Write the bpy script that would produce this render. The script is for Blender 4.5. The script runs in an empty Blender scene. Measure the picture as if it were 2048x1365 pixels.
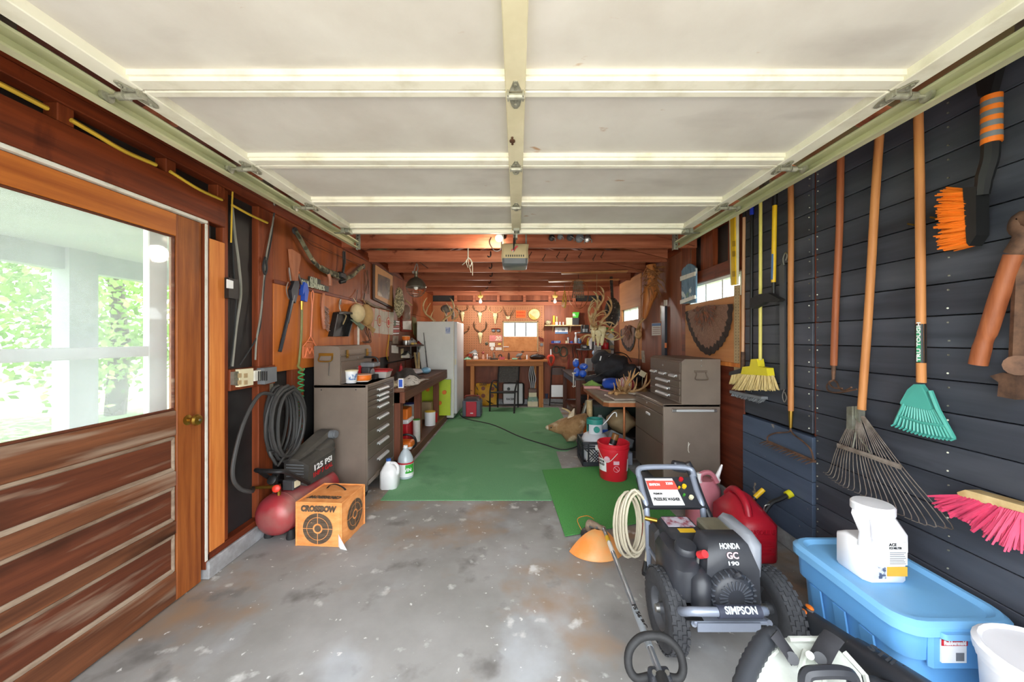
import bpy, bmesh, math, random
from mathutils import Vector, Matrix, Euler
R = math.radians; PI = math.pi
random.seed(7)
scn = bpy.context.scene
COL = scn.collection

# ---------------------------------------------------------------- camera, sky, exposure
F, CX, CY, H = 725.0, 1034.0, 678.0, 1.40      # focal length (px), horizon point, eye height
cam_d = bpy.data.cameras.new('camera'); cam = bpy.data.objects.new('camera', cam_d); COL.objects.link(cam)
cam_d.sensor_width = 36.0; cam_d.lens = 36.0 * F / 2048.0; cam_d.clip_start = 0.02
cam_d.shift_x = -(CX - 1024) / 2048.0; cam_d.shift_y = -(682.5 - CY) / 2048.0
cam.location = (0, 0, H); cam.rotation_euler = (R(90), 0, 0)
scn.camera = cam
world = bpy.data.worlds.new('overcast_sky'); scn.world = world; world.use_nodes = True
bg = world.node_tree.nodes['Background']
bg.inputs['Color'].default_value = (0.90, 0.95, 1.0, 1); bg.inputs['Strength'].default_value = 5.0
sun_d = bpy.data.lights.new('sun', 'SUN'); sun_d.energy = 15.0; sun_d.angle = R(1.5); sun_d.color = (1, .95, .86)
sun = bpy.data.objects.new('sun', sun_d); COL.objects.link(sun); sun.location = (-6, 4, 9)
sun.rotation_euler = Vector((.55, -.30, -.8)).to_track_quat('-Z', 'Y').to_euler()   # from behind the house: only the yard is in sun
vs = scn.view_settings
vs.view_transform = 'Standard'; vs.look = 'None'; vs.gamma = 1.0; vs.use_curve_mapping = False
vs.exposure = 0.78
scn.cycles.use_denoising = True
scn.cycles.max_bounces = 10; scn.cycles.diffuse_bounces = 6; scn.cycles.transparent_max_bounces = 16
scn.cycles.sample_clamp_indirect = 6.0

# ---------------------------------------------------------------- helpers
def at(px, py, d): return Vector(((px - CX) * d / F, d, H - (py - CY) * d / F))
def fl(px, py, z=0.0):
    d = F * (H - z) / (py - CY); return Vector(((px - CX) * d / F, d, z))
def sw(px, py, X):                      # point on a side-wall plane x = X
    d = F * X / (px - CX); return Vector((X, d, H - (py - CY) * d / F))
def lin(c):
    return c / 12.92 if c <= 0.04045 else ((c + 0.055) / 1.055) ** 2.4
def rgb(h):
    if isinstance(h, str):
        h = h.lstrip('#'); h = tuple(int(h[i:i + 2], 16) / 255 for i in (0, 2, 4))
        return tuple(lin(c) for c in h)
    return h
def cr(pts, n=6, closed=False):         # Catmull-Rom through points
    P = [Vector(p) for p in pts]; out = []; N = len(P)
    rng = range(N) if closed else range(N - 1)
    for i in rng:
        if closed: a, b, c, d = P[i - 1], P[i], P[(i + 1) % N], P[(i + 2) % N]
        else: a, b, c, d = P[max(i - 1, 0)], P[i], P[i + 1], P[min(i + 2, N - 1)]
        for k in range(n):
            t = k / n
            out.append(0.5 * ((2 * b) + (c - a) * t + (2 * a - 5 * b + 4 * c - d) * t * t + (3 * b - a - 3 * c + d) * t ** 3))
    if not closed: out.append(P[-1])
    return out

WL = {}                                  # world location of unrotated objects (by name)
class S:
    """collects shapes, links them as ONE mesh object"""
    def __init__(s): s.v = []; s.f = []; s.M = Matrix.Identity(4)
    def tr(s, loc=(0, 0, 0), rot=(0, 0, 0), sc=(1, 1, 1)):
        s.M = Matrix.LocRotScale(Vector(loc), Euler(rot), Vector(sc)); return s
    def add(s, vs_, fs):
        n = len(s.v); s.v += [s.M @ Vector(v) for v in vs_]; s.f += [[i + n for i in f] for f in fs]; return s
    def bb(s, x0, x1, y0, y1, z0, z1, bev=0.0, seg=1):
        c = ((x0 + x1) / 2, (y0 + y1) / 2, (z0 + z1) / 2)
        return s.box(c, (abs(x1 - x0), abs(y1 - y0), abs(z1 - z0)), bev=bev, seg=seg)
    def box(s, c, d, r=(0, 0, 0), bev=0.0, seg=1):
        m = Matrix.LocRotScale(Vector(c), Euler(r), None); a, b, e = d[0] / 2, d[1] / 2, d[2] / 2
        V = [(-a, -b, -e), (a, -b, -e), (a, b, -e), (-a, b, -e), (-a, -b, e), (a, -b, e), (a, b, e), (-a, b, e)]
        Q = [[0, 3, 2, 1], [4, 5, 6, 7], [0, 1, 5, 4], [1, 2, 6, 5], [2, 3, 7, 6], [3, 0, 4, 7]]
        if bev > 0:
            bm = bmesh.new(); bv = [bm.verts.new(v) for v in V]
            for q in Q: bm.faces.new([bv[i] for i in q])
            bmesh.ops.bevel(bm, geom=bm.edges[:], offset=min(bev, min(d) * .49), segments=seg, affect='EDGES', profile=.5)
            bm.verts.index_update()
            V = [v.co.copy() for v in bm.verts]; Q = [[v.index for v in f.verts] for f in bm.faces]; bm.free()
        return s.add([m @ Vector(v) for v in V], Q)
    def cyl(s, p0, p1, r0, r1=None, n=12, caps=True):
        r1 = r0 if r1 is None else r1
        p0, p1 = Vector(p0), Vector(p1); q = (p1 - p0).to_track_quat('Z', 'Y')
        V = []
        for p, r in ((p0, r0), (p1, r1)):
            for k in range(n):
                a = 2 * PI * k / n; V.append(p + q @ Vector((r * math.cos(a), r * math.sin(a), 0)))
        Q = [[k, (k + 1) % n, n + (k + 1) % n, n + k] for k in range(n)]
        if caps: Q += [list(range(n))[::-1], list(range(n, 2 * n))]
        return s.add(V, Q)
    def tube(s, pts, r, n=8, closed=False, flat=None):
        P = [Vector(p) for p in pts]; N = len(P)
        rs = r if isinstance(r, (list, tuple)) else [r] * N
        V = []; up = None
        for i, p in enumerate(P):
            if closed: t = P[(i + 1) % N] - P[i - 1]
            else: t = P[min(i + 1, N - 1)] - P[max(i - 1, 0)]
            if t.length < 1e-9: t = Vector((0, 0, 1))
            t.normalize()
            if up is None:
                up = Vector((0, 0, 1)) if abs(t.z) < .9 else Vector((0, 1, 0))
                if flat is not None: up = Vector(flat)
            up = (up - t * up.dot(t))
            if up.length < 1e-6: up = t.orthogonal()
            up.normalize(); sd = t.cross(up)
            rr = rs[i]; ra, rb = rr if isinstance(rr, (list, tuple)) else (rr, rr)
            for k in range(n):
                a = 2 * PI * k / n; V.append(p + sd * (ra * math.cos(a)) + up * (rb * math.sin(a)))
        Q = []
        for i in range(N if closed else N - 1):
            j = (i + 1) % N
            for k in range(n):
                Q.append([i * n + k, i * n + (k + 1) % n, j * n + (k + 1) % n, j * n + k])
        if not closed: Q += [list(range(n))[::-1], [(N - 1) * n + k for k in range(n)]]
        return s.add(V, Q)
    def lathe(s, prof, c=(0, 0, 0), n=18, rot=(0, 0, 0), sx=1, sy=1, cap=True):
        m = Matrix.LocRotScale(Vector(c), Euler(rot), None)
        V = []
        for r, z in prof:
            for k in range(n):
                a = 2 * PI * k / n; V.append(m @ Vector((r * sx * math.cos(a), r * sy * math.sin(a), z)))
        Q = []
        for i in range(len(prof) - 1):
            for k in range(n): Q.append([i * n + k, i * n + (k + 1) % n, (i + 1) * n + (k + 1) % n, (i + 1) * n + k])
        if cap and prof[0][0] > 1e-4: Q.append(list(range(n))[::-1])
        if cap and prof[-1][0] > 1e-4: Q.append([(len(prof) - 1) * n + k for k in range(n)])
        return s.add(V, Q)
    def sph(s, c, r, n=14, m=9, rot=(0, 0, 0)):
        r = r if isinstance(r, (tuple, list)) else (r, r, r)
        M = Matrix.LocRotScale(Vector(c), Euler(rot), None)
        V = [M @ Vector((0, 0, -r[2]))]
        for j in range(1, m):
            b = -PI / 2 + PI * j / m
            for k in range(n):
                a = 2 * PI * k / n
                V.append(M @ Vector((r[0] * math.cos(b) * math.cos(a), r[1] * math.cos(b) * math.sin(a), r[2] * math.sin(b))))
        V.append(M @ Vector((0, 0, r[2]))); L = len(V) - 1
        Q = [[0, 1 + (k + 1) % n, 1 + k] for k in range(n)]
        for j in range(m - 2):
            for k in range(n):
                Q.append([1 + j * n + k, 1 + j * n + (k + 1) % n, 1 + (j + 1) * n + (k + 1) % n, 1 + (j + 1) * n + k])
        Q += [[L, 1 + (m - 2) * n + k, 1 + (m - 2) * n + (k + 1) % n] for k in range(n)]
        return s.add(V, Q)
    def poly(s, pts, ext):               # polygon (3D points) extruded by a vector
        P = [Vector(p) for p in pts]; e = Vector(ext); n = len(P)
        return s.add(P + [p + e for p in P], [list(range(n))[::-1], list(range(n, 2 * n))] +
                     [[k, (k + 1) % n, n + (k + 1) % n, n + k] for k in range(n)])
    def loft(s, rings, caps=True):       # rings of equal point counts
        n = len(rings[0]); V = [p for r in rings for p in r]; Q = []
        for i in range(len(rings) - 1):
            for k in range(n): Q.append([i * n + k, i * n + (k + 1) % n, (i + 1) * n + (k + 1) % n, (i + 1) * n + k])
        if caps: Q += [list(range(n))[::-1], [(len(rings) - 1) * n + k for k in range(n)]]
        return s.add(V, Q)
    def grid(s, fn, nu, nv, th=None):    # surface fn(u,v) -> point; th = thickness vector
        V = [Vector(fn(i / nu, j / nv)) for j in range(nv + 1) for i in range(nu + 1)]
        w = nu + 1; Q = [[j * w + i, j * w + i + 1, (j + 1) * w + i + 1, (j + 1) * w + i] for j in range(nv) for i in range(nu)]
        if th is not None:
            t = Vector(th); N = len(V); V = V + [p + t for p in V]
            Q = Q + [[N + i for i in q][::-1] for q in Q]
            rim = [i for i in range(w)] + [j * w + nu for j in range(1, nv + 1)] + [nv * w + i for i in range(nu - 1, -1, -1)] + [j * w for j in range(nv - 1, 0, -1)]
            Q += [[rim[k], rim[k - 1], N + rim[k - 1], N + rim[k]] for k in range(len(rim))]
        return s.add(V, Q)
    def o(s, name, mat, parent=None, smooth=False, local=False, label=None, kind=None, ang=40, tag=None, fix=True):
        me = bpy.data.meshes.new(name)
        V = s.v
        if parent is None:
            xs = [v.x for v in V]; ys = [v.y for v in V]; zs = [v.z for v in V]
            base = Vector(((min(xs) + max(xs)) / 2, (min(ys) + max(ys)) / 2, min(zs)))
            if tag and tag.get('kind') == 'structure': base = Vector((0, 0, 0))
        else: base = Vector((0, 0, 0)) if local else WL[parent.name]
        me.from_pydata([v - base for v in V], [], s.f)
        if fix:
            bm = bmesh.new(); bm.from_mesh(me); bmesh.ops.recalc_face_normals(bm, faces=bm.faces[:]); bm.to_mesh(me); bm.free()
        me.materials.append(mat if not isinstance(mat, str) else MT[mat])
        if smooth:
            me.shade_smooth(); me.set_sharp_from_angle(angle=R(ang))
        ob = bpy.data.objects.new(name, me); COL.objects.link(ob)
        if parent is not None: ob.parent = parent; WL[ob.name] = base.copy()
        else: ob.location = base; WL[ob.name] = base.copy()
        if label: ob['label'] = label
        if kind: ob['kind'] = kind
        if tag:
            for k, v in tag.items(): ob[k] = v
        return ob

def tagd(label, cat, group=None):
    d = {'label': label, 'category': cat}
    if group: d['group'] = group
    return d
def T(name, label, cat, loc=(0, 0, 0), rz=0.0, group=None, rot=None):
    o = bpy.data.objects.new(name, None); COL.objects.link(o); o.empty_display_size = .05
    o.location = loc; o.rotation_euler = rot if rot else (0, 0, rz)
    o['label'] = label; o['category'] = cat
    if group: o['group'] = group
    WL[o.name] = Vector(loc); return o
def ST(name, loc=(0, 0, 0)):
    o = bpy.data.objects.new(name, None); COL.objects.link(o); o.location = loc; o['kind'] = 'structure'; WL[o.name] = Vector(loc); return o
def dup(root, loc, rz=None, label=None, group=None, rot=None):
    def cp(o, parent):
        c = o.copy(); COL.objects.link(c); c.parent = parent
        for ch in list(o.children): cp(ch, c)
        return c
    r = cp(root, None); r.location = loc
    if rot is not None: r.rotation_euler = rot
    elif rz is not None: r.rotation_euler = (0, 0, rz)
    if label: r['label'] = label
    if group: r['group'] = group
    WL[r.name] = Vector(loc); return r
def share(ob, loc, parent):              # another piece with the same mesh
    c = ob.copy(); COL.objects.link(c); c.parent = parent; c.location = loc; return c
def text(txt, size, mat, parent, loc, rot, name='lettering', ext=.0008, bold=.03, align='CENTER', sx=1.0, shear=0.0, local=False, wx=None):
    cu = bpy.data.curves.new('t', 'FONT'); cu.body = txt; cu.size = size; cu.extrude = ext; cu.offset = size * bold
    cu.align_x = align; cu.align_y = 'CENTER'; cu.shear = shear; cu.resolution_u = 3
    ob = bpy.data.objects.new('t', cu); COL.objects.link(ob)
    dg = bpy.context.evaluated_depsgraph_get(); me = bpy.data.meshes.new_from_object(ob.evaluated_get(dg))
    bpy.data.objects.remove(ob); bpy.data.curves.remove(cu)
    if wx:                               # fit to a given width
        xs = [v.co.x for v in me.vertices]; w = max(xs) - min(xs); sx = wx / max(w, 1e-6)
    for v in me.vertices: v.co.x *= sx
    me.name = name; me.materials.clear(); me.materials.append(MT[mat] if isinstance(mat, str) else mat)
    o = bpy.data.objects.new(name, me); COL.objects.link(o); o.parent = parent
    o.location = Vector(loc) - (Vector((0, 0, 0)) if local else WL[parent.name]); o.rotation_euler = rot
    return o

# ---------------------------------------------------------------- materials (all procedural)
MT = {}
def mat(name, c, rough=.6, metal=0., c2=None, var=.12, scale=6., detail=5., stretch=(1, 1, 1), bump=.0, spec=.5, spots=None, rnd=0., lo=.35, hi=.65, alpha=1., trans=0., dirt=None, coat=0.):
    m = bpy.data.materials.new(name); m.use_nodes = True; nt = m.node_tree; N = nt.nodes; L = nt.links
    p = N['Principled BSDF']
    c = rgb(c); c2 = rgb(c2) if c2 is not None else tuple(x * (1 - 2 * var) for x in c)
    tc = N.new('ShaderNodeTexCoord'); mp = N.new('ShaderNodeMapping'); mp.inputs['Scale'].default_value = stretch
    L.new(tc.outputs['Object'], mp.inputs['Vector'])
    vec = mp.outputs['Vector']
    if rnd > 0:                          # every piece its own stretch of grain and tone
        oi = N.new('ShaderNodeObjectInfo'); ad = N.new('ShaderNodeVectorMath'); ad.operation = 'MULTIPLY_ADD'
        cb = N.new('ShaderNodeCombineXYZ')
        for i in range(3): L.new(oi.outputs['Random'], cb.inputs[i])
        L.new(cb.outputs[0], ad.inputs[0]); ad.inputs[1].default_value = (31, 47, 19); L.new(vec, ad.inputs[2]); vec = ad.outputs[0]
    nz = N.new('ShaderNodeTexNoise'); nz.inputs['Scale'].default_value = scale; nz.inputs['Detail'].default_value = detail; nz.inputs['Roughness'].default_value = .6
    L.new(vec, nz.inputs['Vector'])
    rp = N.new('ShaderNodeMapRange'); rp.inputs['From Min'].default_value = lo; rp.inputs['From Max'].default_value = hi
    L.new(nz.outputs['Fac'], rp.inputs['Value'])
    mx = N.new('ShaderNodeMix'); mx.data_type = 'RGBA'; mx.inputs[6].default_value = (*c2, 1); mx.inputs[7].default_value = (*c, 1)
    L.new(rp.outputs[0], mx.inputs[0]); col = mx.outputs[2]
    for sp in (spots or []):             # (colour, scale, threshold low, high, stretch)
        n2 = N.new('ShaderNodeTexNoise'); n2.inputs['Scale'].default_value = sp[1]; n2.inputs['Detail'].default_value = 6
        mp2 = N.new('ShaderNodeMapping'); mp2.inputs['Scale'].default_value = sp[4] if len(sp) > 4 else (1, 1, 1); mp2.inputs['Location'].default_value = (sp[1], 3.1, 1.7)
        L.new(tc.outputs['Object'], mp2.inputs['Vector']); L.new(mp2.outputs[0], n2.inputs['Vector'])
        r2 = N.new('ShaderNodeMapRange'); r2.inputs['From Min'].default_value = sp[2]; r2.inputs['From Max'].default_value = sp[3]; L.new(n2.outputs['Fac'], r2.inputs['Value'])
        m2 = N.new('ShaderNodeMix'); m2.data_type = 'RGBA'; L.new(r2.outputs[0], m2.inputs[0]); L.new(col, m2.inputs[6]); m2.inputs[7].default_value = (*rgb(sp[0]), 1); col = m2.outputs[2]
    if rnd > 0:
        hv = N.new('ShaderNodeHueSaturation'); mr = N.new('ShaderNodeMapRange'); mr.inputs['To Min'].default_value = 1 - rnd; mr.inputs['To Max'].default_value = 1 + rnd
        L.new(oi.outputs['Random'], mr.inputs['Value']); L.new(mr.outputs[0], hv.inputs['Value']); L.new(col, hv.inputs['Color']); col = hv.outputs[0]
    L.new(col, p.inputs['Base Color'])
    p.inputs['Roughness'].default_value = rough; p.inputs['Metallic'].default_value = metal
    p.inputs['Specular IOR Level'].default_value = spec; p.inputs['Coat Weight'].default_value = coat
    if trans: p.inputs['Transmission Weight'].default_value = trans; p.inputs['IOR'].default_value = 1.2
    if alpha < 1: p.inputs['Alpha'].default_value = alpha
    if bump:
        b = N.new('ShaderNodeBump'); b.inputs['Strength'].default_value = bump; b.inputs['Distance'].default_value = .01
        L.new(nz.outputs['Fac'], b.inputs['Height']); L.new(b.outputs[0], p.inputs['Normal'])
    MT[name] = m; return m
def wood(name, c, c2, axis='y', rough=.6, rnd=.08, sc=3., bump=.15, spots=None, lo=.3, hi=.7, spec=.3):
    st = {'x': (.5, 9, 9), 'y': (9, .5, 9), 'z': (9, 9, .5)}[axis]
    return mat(name, c, rough, 0, c2, scale=sc, stretch=st, bump=bump, rnd=rnd, spots=spots, lo=lo, hi=hi, spec=spec)
def emit(name, c, s):
    m = bpy.data.materials.new(name); m.use_nodes = True; p = m.node_tree.nodes['Principled BSDF']
    p.inputs['Base Color'].default_value = (*rgb(c), 1); p.inputs['Emission Color'].default_value = (*rgb(c), 1); p.inputs['Emission Strength'].default_value = s
    MT[name] = m; return m

mat('concrete', '#a5a3a1', .75, c2='#817f7b', scale=1.6, detail=9, bump=.25, lo=.3, hi=.72,
    spots=[('#b9bec4', 2.3, .56, .86), ('#6a6765', 1.1, .52, .72), ('#957b63', 2.6, .53, .72), ('#6e6b68', 4.2, .60, .72), ('#cfcecb', 8., .64, .74), ('#d4d3d0', 26., .68, .72)])
mat('curb', '#a3a4a6', .85, c2='#7d7c7a', scale=9, bump=.3)
mat('driveway', '#b9b4ac', .9, c2='#a8a39c', scale=3)
mat('lawn', '#7d9463', .9, c2='#5f7a48', scale=4, detail=8)
mat('tarpaper', '#2b2a2a', .55, c2='#191818', scale=3, bump=.35, detail=3)
wood('stud_pale', '#d98a45', '#b4602a', 'z', .55)
wood('stud_red', '#8c4322', '#5d2812', 'z', .55)
wood('beam_red', '#80391c', '#4f2010', 'y', .5, spots=[('#3c1209', 2.5, .6, .75, (1, 3, 1))])
wood('joist', '#b06a4c', '#84452d', 'x', .6, spots=[('#5b2013', 5., .66, .74, (1.2, 1, 1.5)), ('#cb8a68', 2, .6, .8, (.6, 1, 3))], rnd=.07)
wood('ply_dark', '#8c481f', '#6d3314', 'z', .5, sc=1.2, bump=.04, spots=[('#5c200d', 1.2, .58, .8)], rnd=.05)
wood('ply_orange', '#c3702e', '#9c511e', 'z', .5, sc=1.2, bump=.04, spots=[('#8a3a14', 1.4, .55, .8)], rnd=.05)
wood('ply_red', '#8c4c30', '#6c3722', 'z', .5, sc=1.4, bump=.05, spots=[('#b26a48', 1.1, .55, .75, (3, 3, .6)), ('#5d2414', 1.6, .6, .8)], rnd=.06)
wood('ply_low', '#6f3320', '#471c10', 'y', .5, sc=2.2, bump=.08)
wood('ply_light', '#c98a55', '#b0703f', 'y', .6, sc=1.2, bump=.04)
wood('board_black', '#4a4d56', '#34373f', 'y', .48, sc=1.3, bump=.12, rnd=.16, spots=[('#5a5d66', 1.5, .55, .75, (3, .6, 3)), ('#26262b', 2.2, .6, .8, (3, .5, 3))])
wood('board_blue', '#4e5a6e', '#3f4a5b', 'y', .5, sc=1.3, bump=.1, rnd=.08, spots=[('#b9a78c', 9., .68, .72), ('#4d5a70', 2, .5, .8)])
wood('seam_red', '#8a4125', '#5a2413', 'z', .6)
wood('door_wood', '#a4602c', '#6f3516', 'z', .5, rnd=.05, spots=[('#3a1a0c', 1.6, .6, .78, (1, 1, .5))])
wood('door_rail', '#7d4c30', '#4d2c1b', 'y', .6, rnd=.06, sc=2.5, spots=[('#97826f', 3.0, .50, .68, (1, .4, 5)), ('#281409', 1.8, .56, .70, (1, .7, 2))])
wood('door_panel', '#6a3822', '#452215', 'y', .6, rnd=.05, sc=3, spots=[('#8f7966', 3.5, .56, .75, (1, .5, 5)), ('#241107', 1.6, .58, .72, (1, .8, 2))])
wood('door_top', '#c06f2c', '#8f471a', 'y', .45, rnd=.03, sc=2)
mat('weathered', '#9a8773', .8, c2='#6b5442', scale=20, stretch=(1, .2, 1))
mat('white_paint', '#e9e8e4', .45, var=.05, scale=5)
mat('white_old', '#dcd8cd', .55, c2='#b9b3a2', scale=14, detail=8, lo=.2, hi=.5)
mat('gdoor_panel', '#d3cec5', .6, c2='#c3bcb2', scale=2.2, detail=8, lo=.3, hi=.6, bump=.03, spots=[('#b3aca4', 1.4, .56, .76, (1, 2.5, 1)), ('#a97f58', 5.5, .70, .76, (1, 2, 1))])
mat('gdoor_frame', '#e6e1d0', .5, c2='#cfc8b2', scale=8, detail=8, lo=.25, hi=.5)
mat('gdoor_stile', '#ddd3b4', .5, c2='#c8bd9b', scale=3)
mat('galv', '#a9a99e', .45, .75, c2='#8b8a7c', scale=22, detail=6)
mat('galv_track', '#cfcda8', .45, .25, c2='#a9aa86', scale=3, stretch=(1, .5, 1))
mat('steel', '#b5b5b2', .35, .9, var=.06)
mat('rusty', '#7a5a46', .7, .5, c2='#4e3a30', scale=18)
mat('brass', '#b08a3c', .3, .9, var=.1)
mat('pegboard', '#b0744c', .65, c2='#a66b45', scale=1.2)
mat('black', '#1b1b1c', .5, var=.2)
mat('rubber', '#222223', .7, c2='#161617', scale=30)
mat('white', '#eeeeee', .4, var=.04)
mat('red', '#c41d27', .4, var=.1)
mat('rust_red', '#8c2e1c', .6, var=.2)
mat('paper', '#e6e2d8', .8, var=.05)
mat('yellow', '#e8c021', .5, var=.08)
mat('orange', '#ee7a1e', .5, var=.08)
mat('blue', '#2a57c4', .45, var=.1)
mat('green', '#3f9a2e', .5, var=.15)
mat('greyplastic', '#75787c', .5, var=.08)
mat('darkgrey', '#3c3c3e', .55, var=.12)
mat('tan', '#b49a72', .7, var=.12)
mat('cream', '#e2d7b4', .6, var=.06)
mat('brownw', '#5b3a26', .6, var=.2)
# dusty window glass: mostly clear, dust scatters light
def dusty(name, tint, lo, hi):
    m = bpy.data.materials.new(name); m.use_nodes = True; nt = m.node_tree; N = nt.nodes; L = nt.links
    out = N['Material Output']; N.remove(N['Principled BSDF'])
    tp = N.new('ShaderNodeBsdfTransparent'); tp.inputs[0].default_value = (.97, .98, .98, 1)
    gl = N.new('ShaderNodeBsdfGlossy'); gl.inputs['Roughness'].default_value = .03
    df = N.new('ShaderNodeBsdfTranslucent'); df.inputs[0].default_value = (*rgb(tint), 1)
    d2 = N.new('ShaderNodeBsdfDiffuse'); d2.inputs[0].default_value = (*rgb(tint), 1)
    md = N.new('ShaderNodeMixShader'); md.inputs[0].default_value = .5; L.new(df.outputs[0], md.inputs[1]); L.new(d2.outputs[0], md.inputs[2])
    m1 = N.new('ShaderNodeMixShader'); m1.inputs[0].default_value = .04
    L.new(tp.outputs[0], m1.inputs[1]); L.new(gl.outputs[0], m1.inputs[2])
    tc = N.new('ShaderNodeTexCoord'); nz = N.new('ShaderNodeTexNoise'); nz.inputs['Scale'].default_value = 2.2; nz.inputs['Detail'].default_value = 10
    L.new(tc.outputs['Object'], nz.inputs['Vector'])
    rp = N.new('ShaderNodeMapRange'); rp.inputs['From Min'].default_value = .3; rp.inputs['From Max'].default_value = .75; rp.inputs['To Min'].default_value = lo; rp.inputs['To Max'].default_value = hi
    L.new(nz.outputs['Fac'], rp.inputs['Value'])
    m2 = N.new('ShaderNodeMixShader'); L.new(rp.outputs[0], m2.inputs[0]); L.new(m1.outputs[0], m2.inputs[1]); L.new(md.outputs[0], m2.inputs[2])
    L.new(m2.outputs[0], out.inputs[0]); MT[name] = m; return m
dusty('glass_dusty', '#d9dfe2', .10, .34)
dusty('glass_clear', '#e8eef0', .03, .12)
# ================================================================ THE SETTING
XW = 1.81; YB = 7.8; YF = 0.28
def stt(): return {'kind': 'structure'}
# floor, driveway, lawn
S().bb(-1.98, 1.98, YF - .1, 8.0, -.12, 0).o('floor', 'concrete', tag=stt())
S().bb(-5, 8, -16, YF - .1, -.14, -.02).o('driveway', 'driveway', tag=stt())  # out of view; made wide so its bounce outweighs the lawn's green
S().bb(-40, 40, -40, 40, -.4, -.15).o('ground', 'lawn', tag=stt())

# ---- left wall: tar-paper sheathing, flat studs, plates, plywood sheets, concrete curb
XS = -1.86
wl = S().bb(XS - .04, XS, YF, 1.10, 0, 2.45).bb(XS - .04, XS, 2.09, YB + .1, .02, 2.45).bb(XS - .04, XS, 1.10, 2.09, 2.07, 2.45).o('wall_left', 'tarpaper', tag=stt())
S().bb(-1.98, -1.785, 2.10, YB, 0, .105, .006).bb(-1.98, -1.785, YF, 1.05, 0, .105, .006).o('curb', 'curb', wl)
S().bb(XS, -1.80, 2.10, YB, .105, .145, .003).o('sill_plate', 'beam_red', wl)
def board(par, m, x0, x1, y0, y1, z0, z1, name, bev=.003): return S().bb(x0, x1, y0, y1, z0, z1, bev).o(name, m, par)
for y0, y1, z0, z1, m in ((2.235, 2.275, .145, 2.33, 'stud_red'), (2.54, 2.69, .145, 2.33, 'stud_red'), (2.92, 3.08, .145, 1.16, 'stud_red'), (3.5, 3.6, .145, 1.16, 'stud_red'), (4.1, 4.2, .145, 1.16, 'stud_red'), (4.7, 4.8, .145, 1.16, 'stud_red')):
    board(wl, m, XS, -1.812, y0, y1, z0, z1, 'stud')
board(wl, 'stud_pale', -1.86, -1.80, 2.125, 2.235, .145, 1.99, 'stud')
board(wl, 'stud_red', XS, -1.80, 2.095, 2.122, .06, 2.10, 'door_casing')
board(wl, 'beam_red', XS - .03, -1.79, YF, YB, 2.33, 2.385, 'top_plate'); board(wl, 'beam_red', XS - .03, -1.80, YF, YB, 2.388, 2.44, 'top_plate')
board(wl, 'beam_red', XS, -1.795, .95, 2.235, 2.085, 2.255, 'header')
board(wl, 'white_old', XS, -1.788, 1.0, 2.10, 2.066, 2.083, 'head_strip')
for y in (1.42, 1.86, 2.18): board(wl, 'stud_red', XS, -1.80, y, y + .055, 2.257, 2.33, 'cripple')
board(wl, 'stud_red', XS, -1.80, 2.275, 2.70, 1.07, 1.205, 'blocking')
board(wl, 'ply_dark', -1.822, -1.81, 2.69, 5.12, 1.822, 2.365, 'plywood_sheet'); board(wl, 'ply_dark', -1.822, -1.81, 5.125, YB, 1.822, 2.365, 'plywood_sheet')
board(wl, 'ply_orange', -1.822, -1.807, 2.69, 5.12, 1.15, 1.815, 'plywood_sheet')
board(wl, 'beam_red', -1.822, -1.80, 2.69, 5.12, 1.812, 1.842, 'ledger_strip')
for i, y in enumerate((5.125, 5.50, 5.90, 6.35, 6.80, 7.3)):
    board(wl, 'ply_low', -1.83, -1.808, y, y + (.34 if i else .36), .145, 1.05, 'plank')
board(wl, 'brownw', -1.825, -1.805, 5.125, 6.6, 1.07, 1.36, 'plank'); board(wl, 'ply_dark', -1.822, -1.81, 5.125, YB, 1.365, 1.82, 'plywood_sheet')

# ---- the weathered half-glass door in the left wall
dr = S().bb(-1.852, -1.808, 1.105, 1.215, .01, 2.063, .004).o('door_1', 'door_wood', tag=stt())
S().bb(-1.852, -1.806, 1.925, 2.075, .01, 2.063, .004).o('stile', 'door_wood', dr)
S().bb(-1.852, -1.807, 1.215, 1.925, 1.945, 2.063, .003).o('top_rail', 'door_top', dr)
def drail(z0, z1): S().bb(-1.852, -1.807, 1.215, 1.925, z0, z1, .005).o('rail', 'door_rail', dr)
zz = [(.885, 1.02), (.62, .70), (.365, .435), (.01, .165)]
for a, b in zz: drail(a, b)
for (za, zb) in ((.70, .885), (.435, .62), (.165, .365)):
    p = S().bb(-1.838, -1.822, 1.215, 1.925, za, zb).o('door_panel', 'door_panel', dr)
    for zc in (za + .008, zb - .008):
        S().bb(-1.836, -1.812, 1.225, 1.915, zc - .012, zc + .012, .006).o('moulding', 'weathered', p)
    for yc in (1.917,): S().bb(-1.836, -1.812, yc - .008, yc + .008, za, zb, .005).o('moulding', 'weathered', p)
S().bb(-1.834, -1.828, 1.21, 1.93, 1.015, 1.95).o('glass', 'glass_dusty', dr)
S().bb(-1.828, -1.814, 1.215, 1.925, 1.018, 1.032, .004).bb(-1.828, -1.814, 1.215, 1.925, 1.935, 1.947, .004).bb(-1.828, -1.814, 1.912, 1.926, 1.03, 1.94, .004).o('glazing_bead', 'door_panel', dr)
kn = S().lathe([(.026, 0), (.028, .004), (.012, .008), (.011, .03), (.026, .038), (.031, .052), (.026, .064), (.01, .068)], (-1.806, 1.985, .955), 18, (0, R(90), 0)).o('door_knob', 'brass', dr, True)
S().lathe([(.006, 0), (.006, .004)], (-1.739, 1.985, .955), 8, (0, R(90), 0)).o('keyhole_plate', 'steel', kn)
S().bb(-1.79, -1.786, 2.078, 2.094, .12, 2.06).o('door_edge', 'white_old', dr)

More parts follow.
